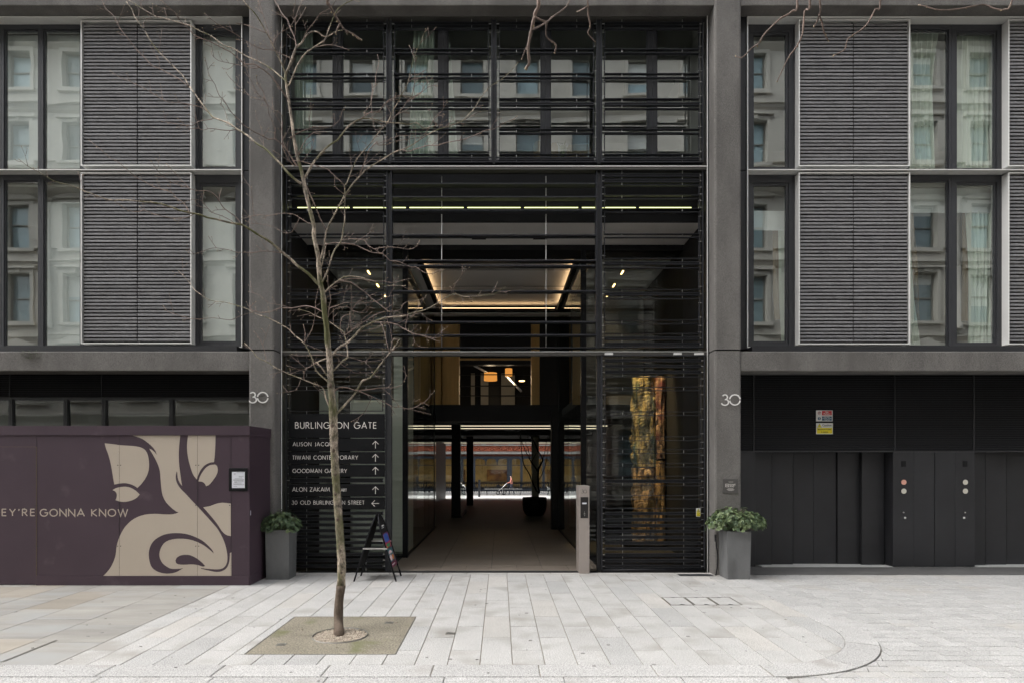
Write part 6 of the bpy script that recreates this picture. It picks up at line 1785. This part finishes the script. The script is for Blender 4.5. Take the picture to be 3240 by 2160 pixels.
# trunk in two lengths: dark foot, pale mossy stem
P, O, R, L_ = place(trunk_px, 0, 0, TREE_Y0, 0.02, trunk_w, MB(), 10)
cut = 9
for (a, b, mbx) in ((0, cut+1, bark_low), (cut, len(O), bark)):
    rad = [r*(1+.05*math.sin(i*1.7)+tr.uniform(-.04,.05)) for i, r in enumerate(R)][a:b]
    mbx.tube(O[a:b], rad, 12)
# root flare and knots
for (u, v, k) in ((1046,1335,1.25),(1051,1415,1.22),(1058,1487,1.25),(1069,1645,1.15),(1068,1560,1.12),(1073,1742,1.18),(1080,1800,1.1),(1046,1227,1.15)):
    b = near(u, v); y = b[2]; r = 9*y/F
    knots.lathe([(.001,-r*.9),(r*.55,-r*.75),(r*.8,0),(r*.55,r*.75),(.001,r*.9)], PX(b[0],y)+r*tr.uniform(-.2,.2), y-r*.80, PZ(b[1],y), 10)
BR = []
def br(w0, w1, *segs): BR.append((sum((cp(s[0], *s[1:]) for s in segs), []), w0, w1))
br(6,3,('2',(1352,930),(1290,770),(1215,620),(1150,480),(1100,390),(1040,280),(960,160),(880,80),(820,0),(780,-80)))
br(3,2,('2',(1095,405),(985,362),(845,308),(740,292)))
br(3,2,('2',(1140,440),(1115,340),(1060,160),(1020,40),(1000,-30)))
br(2,1.5,('2',(1050,170),(1010,100),(1005,20)))
br(2.5,1.5,('2',(1195,535),(1245,440),(1340,375),(1430,330)))
br(4,3,('2',(1480,570),(1460,470),(1400,340),(1370,250),(1300,170),(1250,70),(1205,0),(1170,-80)))
br(2.2,1.8,('2',(1465,440),(1465,250),(1440,180),(1465,60),(1470,-20)))
br(2.2,1.8,('2',(1400,340),(1470,230),(1500,130),(1560,0)))
br(3.2,2,('2',(1550,525),(1610,390),(1700,280),(1780,170),(1890,110),(1990,-20)))
br(5.5,2.5,('2',(1385,1065),(1440,940),(1500,800),(1590,670),(1720,575),(1830,500),(1860,430),(1900,320),(1950,200),(2000,110),(2100,40),(2190,0),(2240,-30)))
br(2.5,1.5,('2',(1720,590),(1860,560),(2010,580),(2130,625)))
br(5.5,2,('2',(1335,995),(1200,880),(1100,810),(960,740),(860,700),(690,600),(580,565),(420,445),(300,395),(170,325),(60,290)),('1',(1840,240),(1700,205),(1590,145),(1450,60),(1360,0),(1300,-50)))
br(4.5,2,('2',(1375,1235),(1290,1110),(1170,950),(1060,860),(960,800),(850,795),(760,730),(680,660),(580,605),(390,510),(250,460),(180,400),(60,280),(0,200)),('1',(1925,150),(1840,80),(1760,0),(1720,-50)))
br(2.5,1.5,('2',(1000,845),(960,850),(860,830),(700,795),(520,755),(440,690),(425,640)))
br(1.6,1.3,('2',(690,825),(630,862),(560,845)))
br(2.8,1.5,('2',(1400,720),(1180,625),(1065,615),(930,555),(800,475),(750,440),(580,345),(460,270),(345,170)))
br(9.5,2,('4',(1560,880),(1480,830),(1380,740),(1310,650),(1220,560),(1100,440),(1000,380),(870,270),(740,190),(640,120),(480,60)),('2',(430,1440),(300,1275),(235,1185),(160,1080)),('1',(2120,1090),(2040,950),(1970,880),(1830,740),(1730,640),(1620,490),(1550,365),(1440,220),(1400,120),(1330,20)))
br(3.5,2,('1',(2120,1090),(2010,1000),(1940,955),(1830,900),(1740,850),(1650,815),(1540,700),(1470,630),(1360,490),(1250,350),(1180,210),(1070,100),(1030,0),(1010,-60)))
br(1.6,1.3,('1',(1740,840),(1740,760),(1715,700)))
br(4.5,1.5,('4',(1480,640),(1380,480),(1290,370),(1250,340),(1200,315),(1130,315),(1070,280),(930,210),(800,120)),('2',(780,1500),(670,1390),(590,1260),(520,1180),(470,1050),(400,940),(375,830),(345,715)))
br(3,1.5,('4',(740,200),(610,210),(420,185),(330,205),(250,180),(165,190),(100,140),(10,60)))
br(2.6,1.4,('4',(430,70),(260,100),(190,150),(0,130)),('1',(1870,1525),(1770,1510)))
br(2,1.4,('2',(640,1540),(610,1420),(570,1320),(535,1285)))
br(3,1.4,('1',(2350,1400),(2270,1340),(2190,1315),(1990,1275),(1850,1270),(1640,1150),(1530,1085),(1450,1050),(1350,1000),(1240,960),(1130,875)))
br(3.2,1.6,('4',(1440,640),(1350,510),(1300,350)),('2',(1300,1440),(1200,1370),(1110,1290),(1085,1240),(1070,1140),(1000,1030),(985,940)))
br(2,1.4,('2',(1085,1250),(960,1220),(880,1180),(710,1095)))
br(2.2,1.4,('2',(1090,1240),(1000,1160),(940,1050),(900,960),(860,850),(830,740)))
br(2,1.4,('2',(900,1190),(830,1120),(750,1060),(640,950),(610,900)))
br(2.6,1.6,('4',(1250,340),(1210,300),(1215,200),(1160,50),(1130,-20)),('2',(1135,1400),(1120,1300),(1080,1180)))
br(2.4,1.4,('4',(1380,480),(1310,330),(1290,150),(1250,60),(1200,-20)))
br(2,1.2,('4',(1080,450),(1070,330),(1045,180),(990,60),(975,-30)))
br(11.5,1.6,('5',(1760,790),(1640,660),(1500,560),(1430,490),(1320,400),(1230,320),(1130,240),(1000,165),(900,100),(800,45)),('4',(690,1360),(480,1310),(380,1290),(270,1250),(130,1230)),('8',(2120,1075),(2000,1045),(1880,1000),(1700,950),(1500,935),(1320,912),(1130,915),(980,865),(800,800),(670,745),(440,680),(310,605),(110,495),(0,410)))
br(3.2,1.5,('5',(1320,400),(1180,380),(1060,370),(950,390),(800,385),(750,390),(630,355),(490,335),(400,345),(210,410),(140,390)))
br(2.6,1.5,('8',(2150,1100),(2080,1130),(1930,1140),(1770,1115),(1600,1060),(1520,1020),(1500,1000)))
br(2,1.3,('8',(1540,1040),(1450,1065),(1310,1020),(1190,930)))
br(3.2,1.5,('8',(2110,1060),(2040,950),(1950,890),(1890,820),(1700,760),(1560,690),(1440,620),(1250,460),(1120,385),(1010,285),(870,175)))
br(3.4,1.5,('4',(795,1370),(730,1280),(600,1190),(550,1130),(500,1050),(410,965),(240,960)),('8',(2200,800),(2080,760),(1890,690),(1750,590),(1640,435)))
br(2,1.4,('8',(2110,770),(2040,690),(1930,580),(1830,465)))
br(3,1.8,('4',(1650,1370),(1520,1290),(1430,1245),(1280,1240),(1140,1265),(1000,1255),(870,1290),(800,1300)))
br(1.7,1.2,('4',(960,1270),(940,1170),(930,1000),(925,910)))
br(2.2,1.3,('4',(1430,1460),(1330,1480),(1210,1410),(1050,1370),(930,1365),(850,1330)))
br(2.2,1.4,('4',(690,1340),(560,1270),(430,1220),(310,1090),(260,1070),(150,1075),(0,1140)))
br(1.8,1.2,('4',(600,1190),(470,1200),(430,1230)))
br(6.5,1.6,('5',(1800,760),(1850,660),(1890,560),(1910,470),(1960,350),(2040,240),(2060,100),(2080,0)),('4',(2080,1150),(2085,1000),(2080,900),(2110,850),(2200,620),(2280,500)),('3',(390,1450),(470,1350),(560,1230),(650,1130),(720,980),(770,900),(830,780),(900,650),(950,430),(1000,270),(1060,140),(1110,10),(1125,-30)))
br(5.5,1.6,('4',(2085,1000),(2200,850),(2300,740),(2350,690)),('3',(620,1568),(740,1495),(880,1450),(1000,1380),(1220,1240),(1400,1180),(1580,1110),(1650,1040),(1740,940),(1810,820),(1920,690),(2040,610),(2130,540),(2270,395)))
br(3.6,1.6,('3',(860,1480),(920,1490),(1000,1460),(1160,1415),(1270,1415),(1380,1380),(1550,1350),(1640,1325),(1780,1270),(1860,1230),(1970,1210),(2110,1130),(2200,1100),(2255,1055)))
br(2.2,1.4,('3',(1080,1310),(1160,1210),(1240,1080),(1320,990),(1390,880)))
br(1.6,1.2,('3',(1630,1080),(1710,1040),(1800,995)))
br(2.6,1.6,('3',(540,1410),(650,1400),(760,1360),(960,1330),(1060,1310)))
br(1.8,1.3,('3',(600,1390),(740,1320),(820,1290),(970,1305)))
br(4.5,2.5,('4',(2270,760),(2310,650),(2345,560)),('3',(410,1500),(430,1460),(520,1370)))
br(9,1.6,('4',(1590,790),(1640,700),(1700,600),(1800,480),(1880,400),(1990,330)),('3',(60,1310),(130,1220),(200,1150),(280,1100),(360,1080),(440,1085),(530,1100),(600,1120),(720,1135),(830,1140),(900,1155),(1010,1135),(1080,1190),(1140,1200),(1250,1170),(1330,1160)))
br(3.4,1.5,('3',(300,1100),(430,1010),(540,990),(600,920),(670,850),(780,800),(840,795),(940,830),(970,810),(1060,760),(1120,670),(1205,580)))
br(2.2,1.4,('3',(940,830),(980,700),(985,560),(1000,380),(1010,330)))
br(2.2,1.6,('3',(660,1140),(760,1040),(840,950),(900,860),(940,830)))
br(2.2,1.4,('3',(360,1010),(440,910),(460,800),(500,650),(510,520),(540,430),(540,350),(525,290)))
br(1.6,1.2,('3',(450,830),(465,700),(465,650)))
br(1.6,1.2,('3',(450,900),(460,1050),(500,1220),(560,1260)))
br(1.7,1.2,('3',(900,640),(990,570),(1100,490),(1140,480)))
br(2,1.3,('3',(960,830),(1080,750),(1170,685),(1260,670)))
br(3.2,1.8,('4',(1500,510),(1590,340),(1700,235),(1850,230)))
br(3.2,1.5,('4',(1400,300),(1550,220),(1700,170),(1900,170)),('3',(0,1150),(60,1090),(90,990),(130,930)))
br(2,1.3,('4',(1520,500),(1620,380),(1700,320)))
br(1.8,1.2,('4',(1640,180),(1650,150),(1640,60)),('2',(1650,1430),(1660,1320),(1655,1110)))
br(3.2,2.2,('4',(1440,580),(1560,600),(1700,640),(1860,690),(1950,770),(2050,860),(2080,930)))
br(2.2,1.8,('4',(1960,780),(1960,900),(2060,990)))
br(2,1.2,('4',(1560,600),(1640,480),(1690,400),(1690,320)))
br(7,5,('5',(1760,520),(1800,400),(1830,250),(1850,130)),('4',(1860,1450),(1890,1370),(1980,1200),(2060,1050),(2085,990)))
br(4.5,4,('4',(1590,860),(1640,980),(1720,1160),(1790,1330),(1855,1450)))
br(6.5,4,('5',(1790,560),(1830,400),(1850,265)))
br(4.2,1.5,('6',(130,290),(240,270),(460,290),(600,350),(700,390),(830,410),(920,490),(1010,500),(1180,570),(1240,570),(1330,630),(1440,655),(1550,600)))
br(3,2,('6',(330,240),(450,220),(600,240),(640,300),(720,345),(800,400)))
br(2.2,1.4,('6',(720,345),(850,325),(970,325),(1080,340),(1170,350),(1250,310),(1285,245)))
br(2.2,1.3,('6',(460,290),(560,220),(660,155),(710,130)))
br(2,1.4,('6',(820,390),(880,330)))
br(6.5,1.6,('6',(100,890),(180,810),(290,730),(350,695),(440,685),(560,700),(700,740),(860,800),(950,800),(1110,800)))
br(2.6,1.4,('6',(300,735),(420,715),(540,715),(740,745),(850,750),(960,765),(1070,735),(1180,710)))
br(2.8,1.8,('6',(310,740),(430,760),(520,820),(620,890),(680,950),(760,1010),(860,1090),(910,1120)))
br(9.5,1.6,('7',(1070,450),(1150,360),(1230,320),(1310,250),(1400,150),(1500,90),(1600,50)),('6',(900,1190),(1080,1180),(1200,1140),(1380,1090),(1500,1020),(1590,960),(1700,905),(1770,915),(1840,935),(2000,930),(2150,910),(2220,900),(2340,820)))
br(4.2,1.5,('6',(750,1255),(880,1255),(990,1280),(1100,1340),(1200,1390),(1330,1420),(1440,1460),(1530,1490)))
br(1.6,1.3,('6',(1330,1410),(1470,1450),(1570,1420)))
br(1.7,1.2,('6',(1380,1080),(1530,1070),(1620,1070),(1790,1040)))
br(1.8,1.3,('6',(1700,905),(1705,850),(1745,750),(1820,650),(1905,575)))
br(2.2,1.3,('6',(900,1120),(1040,1100),(1080,1030),(1150,990),(1210,1000),(1330,960),(1370,915)))
br(1.8,1.3,('6',(1000,1160),(1100,1160),(1240,1190)))
br(1.8,1.3,('6',(1110,1250),(1240,1150),(1350,1150)))
br(2,1.4,('6',(1140,1170),(1110,1330),(1180,1370)))
br(1.6,1.2,('6',(1200,1400),(1220,1480),(1280,1550),(1380,1560)))
br(1.6,1.2,('6',(1350,1420),(1400,1310)))
br(1.6,1.2,('6',(1210,1390),(1300,1330)))
br(2.6,1.5,('6',(350,1420),(480,1310),(560,1230),(690,1130)))
br(2.6,1.8,('6',(370,1410),(560,1270),(760,1150),(880,1120)))
br(2.2,1.6,('6',(550,1370),(720,1330),(850,1270)))
br(2.2,1.3,('6',(380,1400),(410,1260),(430,1130),(480,1050),(580,930)))
br(2.8,1.3,('6',(150,1190),(170,1080),(250,1050),(380,1010),(540,1020),(720,1000),(850,950),(1020,910)))
br(3.2,1.6,('6',(150,1190),(150,1100),(180,1000),(170,900),(150,780),(145,680)))
br(1.6,1.2,('6',(180,920),(300,890),(400,850),(435,830)))
br(1.8,1.3,('6',(160,1170),(240,1090),(380,1060),(460,1110),(600,1140),(670,1070)))
br(3.2,2.2,('6',(330,1400),(300,1340),(310,1230),(340,1180),(400,1160)))
br(6,2,('7',(1090,620),(1140,570),(1200,510),(1245,480),(1245,380),(1220,250),(1200,180),(1150,150),(1040,70)),('5',(1723,1176),(1640,1130),(1510,1090)))
br(6.2,1.5,('7',(1040,770),(1000,740),(920,670),(870,600),(840,500),(790,390),(740,310),(640,230),(560,150),(440,80)),('5',(1110,1190),(1000,1160),(940,1130),(870,1090),(760,1050),(650,1020),(560,1000),(440,990),(350,950),(220,850),(150,760),(80,680),(20,620)))
br(2.4,1.5,('5',(930,1130),(860,1150),(760,1185),(660,1225),(460,1200),(220,1215),(100,1190),(0,1160)),('N',(531,986),(517,968)))
br(4.2,2,('5',(1810,1130),(1740,1090),(1600,1050),(1420,1080),(1290,1075),(1200,1110),(1100,1135),(990,1125),(900,1080),(975,1000)))
br(2.2,1.3,('5',(1420,1075),(1280,1040),(1130,1010),(1030,920),(890,875)))
br(3.2,2,('7',(740,310),(760,280),(830,160)),('5',(1710,1180),(1720,1000),(1750,850),(1770,790)))
br(2.6,1.6,('7',(745,300),(755,200),(735,100)))
br(6.5,2,('7',(1060,1090),(1000,960),(960,830),(850,780),(700,720),(550,660),(420,600),(330,540),(190,470),(150,410),(50,310)))
br(2.6,1.6,('7',(300,520),(290,440),(260,330),(210,240),(160,180)))
br(1.6,1.2,('7',(700,740),(680,800),(630,860),(520,880),(430,893)))
br(2.2,1.8,('7',(740,720),(745,650),(780,600),(850,560),(880,530)))
br(5.5,5,('7',(1005,490),(950,510),(890,535)))
br(5.5,5,('7',(1015,690),(950,600),(890,535)))
br(2.2,1.3,('7',(890,530),(800,590),(700,620),(540,565)))
br(8.5,4,('7',(1110,1140),(1170,1080),(1250,990),(1330,900),(1400,780),(1430,740),(1500,720),(1570,640),(1650,530),(1740,420),(1790,360),(1850,270)))
br(3.2,3,('7',(1740,420),(1760,330),(1780,270),(1850,275)))
br(3.2,2.4,('7',(1730,410),(1690,250),(1660,130),(1630,80)))
br(2.2,1.6,('7',(1770,290),(1740,140),(1700,20)))
br(4.2,1.5,('7',(1090,880),(1150,825),(1260,830),(1340,860),(1480,850),(1640,830),(1830,820),(1900,750),(1935,680)))
br(3.6,1.5,('7',(1360,860),(1530,930),(1660,990),(1780,1050),(1860,1050),(1970,1075),(2080,1030),(2110,1000),(2190,1035)))
br(1.7,1.2,('7',(1970,1075),(2130,1115),(2210,1135)))
br(2,1.2,('7',(1530,930),(1500,1000),(1450,1100),(1380,1170),(1290,1220)))
br(2.6,1.3,('7',(1090,430),(1220,460),(1330,490),(1450,525),(1560,520),(1650,500)))
br(2,1.3,('7',(1000,455),(850,450),(680,460),(600,440)))
br(2,1.3,('7',(740,320),(800,340),(900,385),(1000,420)))
br(2.2,1.3,('7',(1090,440),(1150,500),(1180,560),(1280,620),(1340,655),(1530,650)))
br(1.6,1.2,('7',(1450,530),(1520,600),(1530,650)))
br(1.8,1.2,('7',(1660,840),(1730,900),(1790,970),(1840,1040)))
order = sorted(BR, key=lambda b: -b[1])
done_tw = []
for pts, w0, w1 in order:
    b = near(*pts[0])
    pts = [(b[0], b[1])] + pts if math.hypot(b[0]-pts[0][0], b[1]-pts[0][1]) > 1.5 else pts
    # a short step from the parent's axis, then off in its own direction in depth
    sl = tr.choice((-1,1))*tr.uniform(.06,.38)
    done_tw.append(place(pts, w0, w1, b[2], sl, None, bark if w0 > 4.8 else twigs, 7 if w0 > 4 else 5))
# fine side shoots and buds along the thinner wood
for (P, O, R, L_) in done_tw:
    n = len(P); step = 26; nxt = tr.uniform(18, 40)
    for i in range(2, n-1):
        if L_[i] < nxt: continue
        nxt = L_[i] + tr.uniform(11, 30)
        if R[i]*2*F/6.6 > 6.5: continue
        u, v = P[i]; Y = O[i][1]
        d = (P[i+1][0]-P[i-1][0], P[i+1][1]-P[i-1][1]); dl = math.hypot(*d) or 1
        d = (d[0]/dl, d[1]/dl); s = tr.choice((-1,1))
        if tr.random() < .52:
            a = tr.uniform(.5, 1.1)*s; ln = tr.uniform(8, 30) if tr.random() < .7 else tr.uniform(25, 60)
            dd = (d[0]*math.cos(a)-d[1]*math.sin(a), d[0]*math.sin(a)+d[1]*math.cos(a)-.25)
            pts = [(u,v),(u+dd[0]*ln*.5+tr.uniform(-2,2), v+dd[1]*ln*.5+tr.uniform(-2,2)),(u+dd[0]*ln, v+dd[1]*ln-tr.uniform(0,4))]
            Pq, Oq, Rq, _ = place(pts, 1.7, 1.1, Y, tr.uniform(-.5,.5), None, twigs, 4, .3)
            e = Oq[-1]; buds.blob(e, .005)
            if ln > 22:
                k_ = Pq[len(Pq)//2]; a2 = tr.choice((-1,1))*tr.uniform(.5,1.0); l2 = ln*.4
                d2 = (dd[0]*math.cos(a2)-dd[1]*math.sin(a2), dd[0]*math.sin(a2)+dd[1]*math.cos(a2))
                _p, o2, _r, _l = place([k_,(k_[0]+d2[0]*l2*.5+1, k_[1]+d2[1]*l2*.5),(k_[0]+d2[0]*l2, k_[1]+d2[1]*l2)], 1.3, 1.0, Oq[len(Oq)//2][1], tr.uniform(-.5,.5), None, twigs, 4, .3); buds.blob(o2[-1], .0048)
        else:
            k = tr.uniform(2.0, 3.4); q = (u-d[1]*s*k, v+d[0]*s*k)
            buds.blob((PX(q[0],Y), Y, PZ(q[1],Y)), tr.uniform(.0035,.0058))
    e = O[-1]; buds.blob(e, .006)
st = thing('street_tree', (TX, TREE_Y0, 0), 'slender bare young tree with mossy pale bark growing from the gravel tree pit', 'tree')
for kn in _split(knots): kn.build('knot', M['bark_low'], st)
bark_low.build('trunk', M['bark_low'], st); bark.build('limbs', M['bark'], st); tag(twigs.build('twigs', M['twig'], st), kind='stuff'); tag(buds.build('buds', M['bud'], st), kind='stuff')

# ------------------------------------------------------------------ neighbouring tree beside the camera, only its twig ends hang into view
OT = thing('overhanging_tree', (4.6, -1.6, 0), 'budding grey twigs of a nearby tree hanging in at the top edge', 'tree')
lim, otw, obud = MB(), MB(), MB()
lim.tube(smooth_path([(4.6,-1.6,-.02),(4.55,-1.5,1.5),(4.5,-1.3,3.2),(4.3,-.9,4.8),(4.2,-.4,6.4),(4.1,0,8.5)],5), [.16-.0045*i for i in range(26)], 10)
def limb(*p, r0=.05, r1=.012):
    Q = smooth_path(p, 6); lim.tube(Q, [r0+(r1-r0)*i/(len(Q)-1) for i in range(len(Q))], 8); return Q
LQ = limb((4.4,-1.1,4.2),(3.8,.4,5.0),(2.9,1.9,5.4),(1.9,2.8,5.45),(.8,3.2,5.3),(-.2,3.3,5.1),(-.9,3.3,4.9), r0=.055, r1=.012)
LQ2 = limb((4.4,-1.0,4.5),(4.3,.8,5.4),(4.0,2.2,5.6),(3.6,3.0,5.45),(3.0,3.3,5.3), r0=.045, r1=.012)
okn = LQ + LQ2
OC = {'O':(1620,0,.7292),'R':(2340,0,.38265),'2':(560,0,.2551)}
def ov(w0, w1, c, pts, Y, root=True, dy=.15):
    ox, oy, k = OC[c]; P = [(ox+x*k, oy+y*k) for x, y in pts]
    P3 = [(PX(u, Y+dy*i/len(P)), Y+dy*i/len(P), PZ(v, Y+dy*i/len(P))) for i, (u, v) in enumerate(P)]
    rs = w0*Y/F/2*.82; re = w1*Y/F/2*.78
    if root:
        a = Vector(P3[0]); b = min(okn, key=lambda q: (Vector(q)-a).length)
        P3 = [tuple(b), tuple((Vector(b)*.45+a*.55)+Vector((0,0,.06)))] + P3
    Q = smooth_path(P3, 4); n = len(Q)
    rr = [(rs+(re-rs)*i/(n-1))*(1+.16*math.sin(i*2.3)) for i in range(n)]
    otw = MB(); obud = MB(); otw.tube(Q, rr, 7)
    for i in range(n):
        if i > n*.35 and tr.random() < .22:
            s = rs*tr.uniform(.7,1.15); dirn = Vector((tr.uniform(-1,1), tr.uniform(-.6,.6), tr.uniform(-1,.3)))*rr[i]*1.3
            obud.blob(Vector(Q[i])+dirn, (s*.8, s*.8, s*1.25))
    obud.blob(Q[-1], (re*1.5, re*1.5, re*2.2))
    tw = otw.build('twig', M['twig'], OT); tag(obud.build('buds', M['bud'], tw), kind='stuff')
ov(15,11,'O',[(112,-20),(100,60),(85,130),(70,210),(75,270),(62,298)],3.2)
ov(8,5,'O',[(100,75),(120,85),(150,95),(175,75),(235,30),(258,-20)],3.2,False)
ov(8,6,'O',[(150,95),(150,160),(190,195),(185,230)],3.2,False)
ov(8,6,'O',[(92,128),(120,115),(155,95)],3.2,False)
ov(5,4,'O',[(65,200),(55,225),(42,258)],3.2,False)
ov(8,4,'O',[(325,-15),(330,60),(340,115),(330,145),(360,182)],3.3)
ov(5,4,'O',[(326,28),(305,42),(283,52)],3.3,False)
ov(9,4,'O',[(1238,-15),(1215,50),(1160,85),(1095,150),(1070,190),(1040,210),(1000,250),(970,245)],3.1)
ov(10,4,'O',[(1292,-15),(1270,50),(1260,150),(1230,210),(1200,250),(1150,355)],3.05)
ov(8,5,'R',[(660,-20),(660,120),(680,180),(700,270),(735,340)],3.2)
ov(6,5,'R',[(660,125),(640,180),(615,222)],3.2,False)
ov(7,4,'R',[(1165,-20),(1120,80),(1040,220),(900,320),(870,410),(780,460)],3.3)
ov(7,4,'R',[(2262,-20),(2190,80),(2100,70),(2010,40),(1820,75),(1650,85),(1520,50),(1480,45)],3.3)
ov(12,6,'2',[(1865,-30),(1885,60),(1950,170),(2020,290),(2080,370),(2190,430),(2285,500)],3.2)
ov(8,5,'2',[(2025,300),(1990,360),(1975,425)],3.2,False)
ov(6,4,'2',[(2060,350),(2100,400),(2110,425)],3.2,False)
lim.build('limbs', M['twig'], OT)
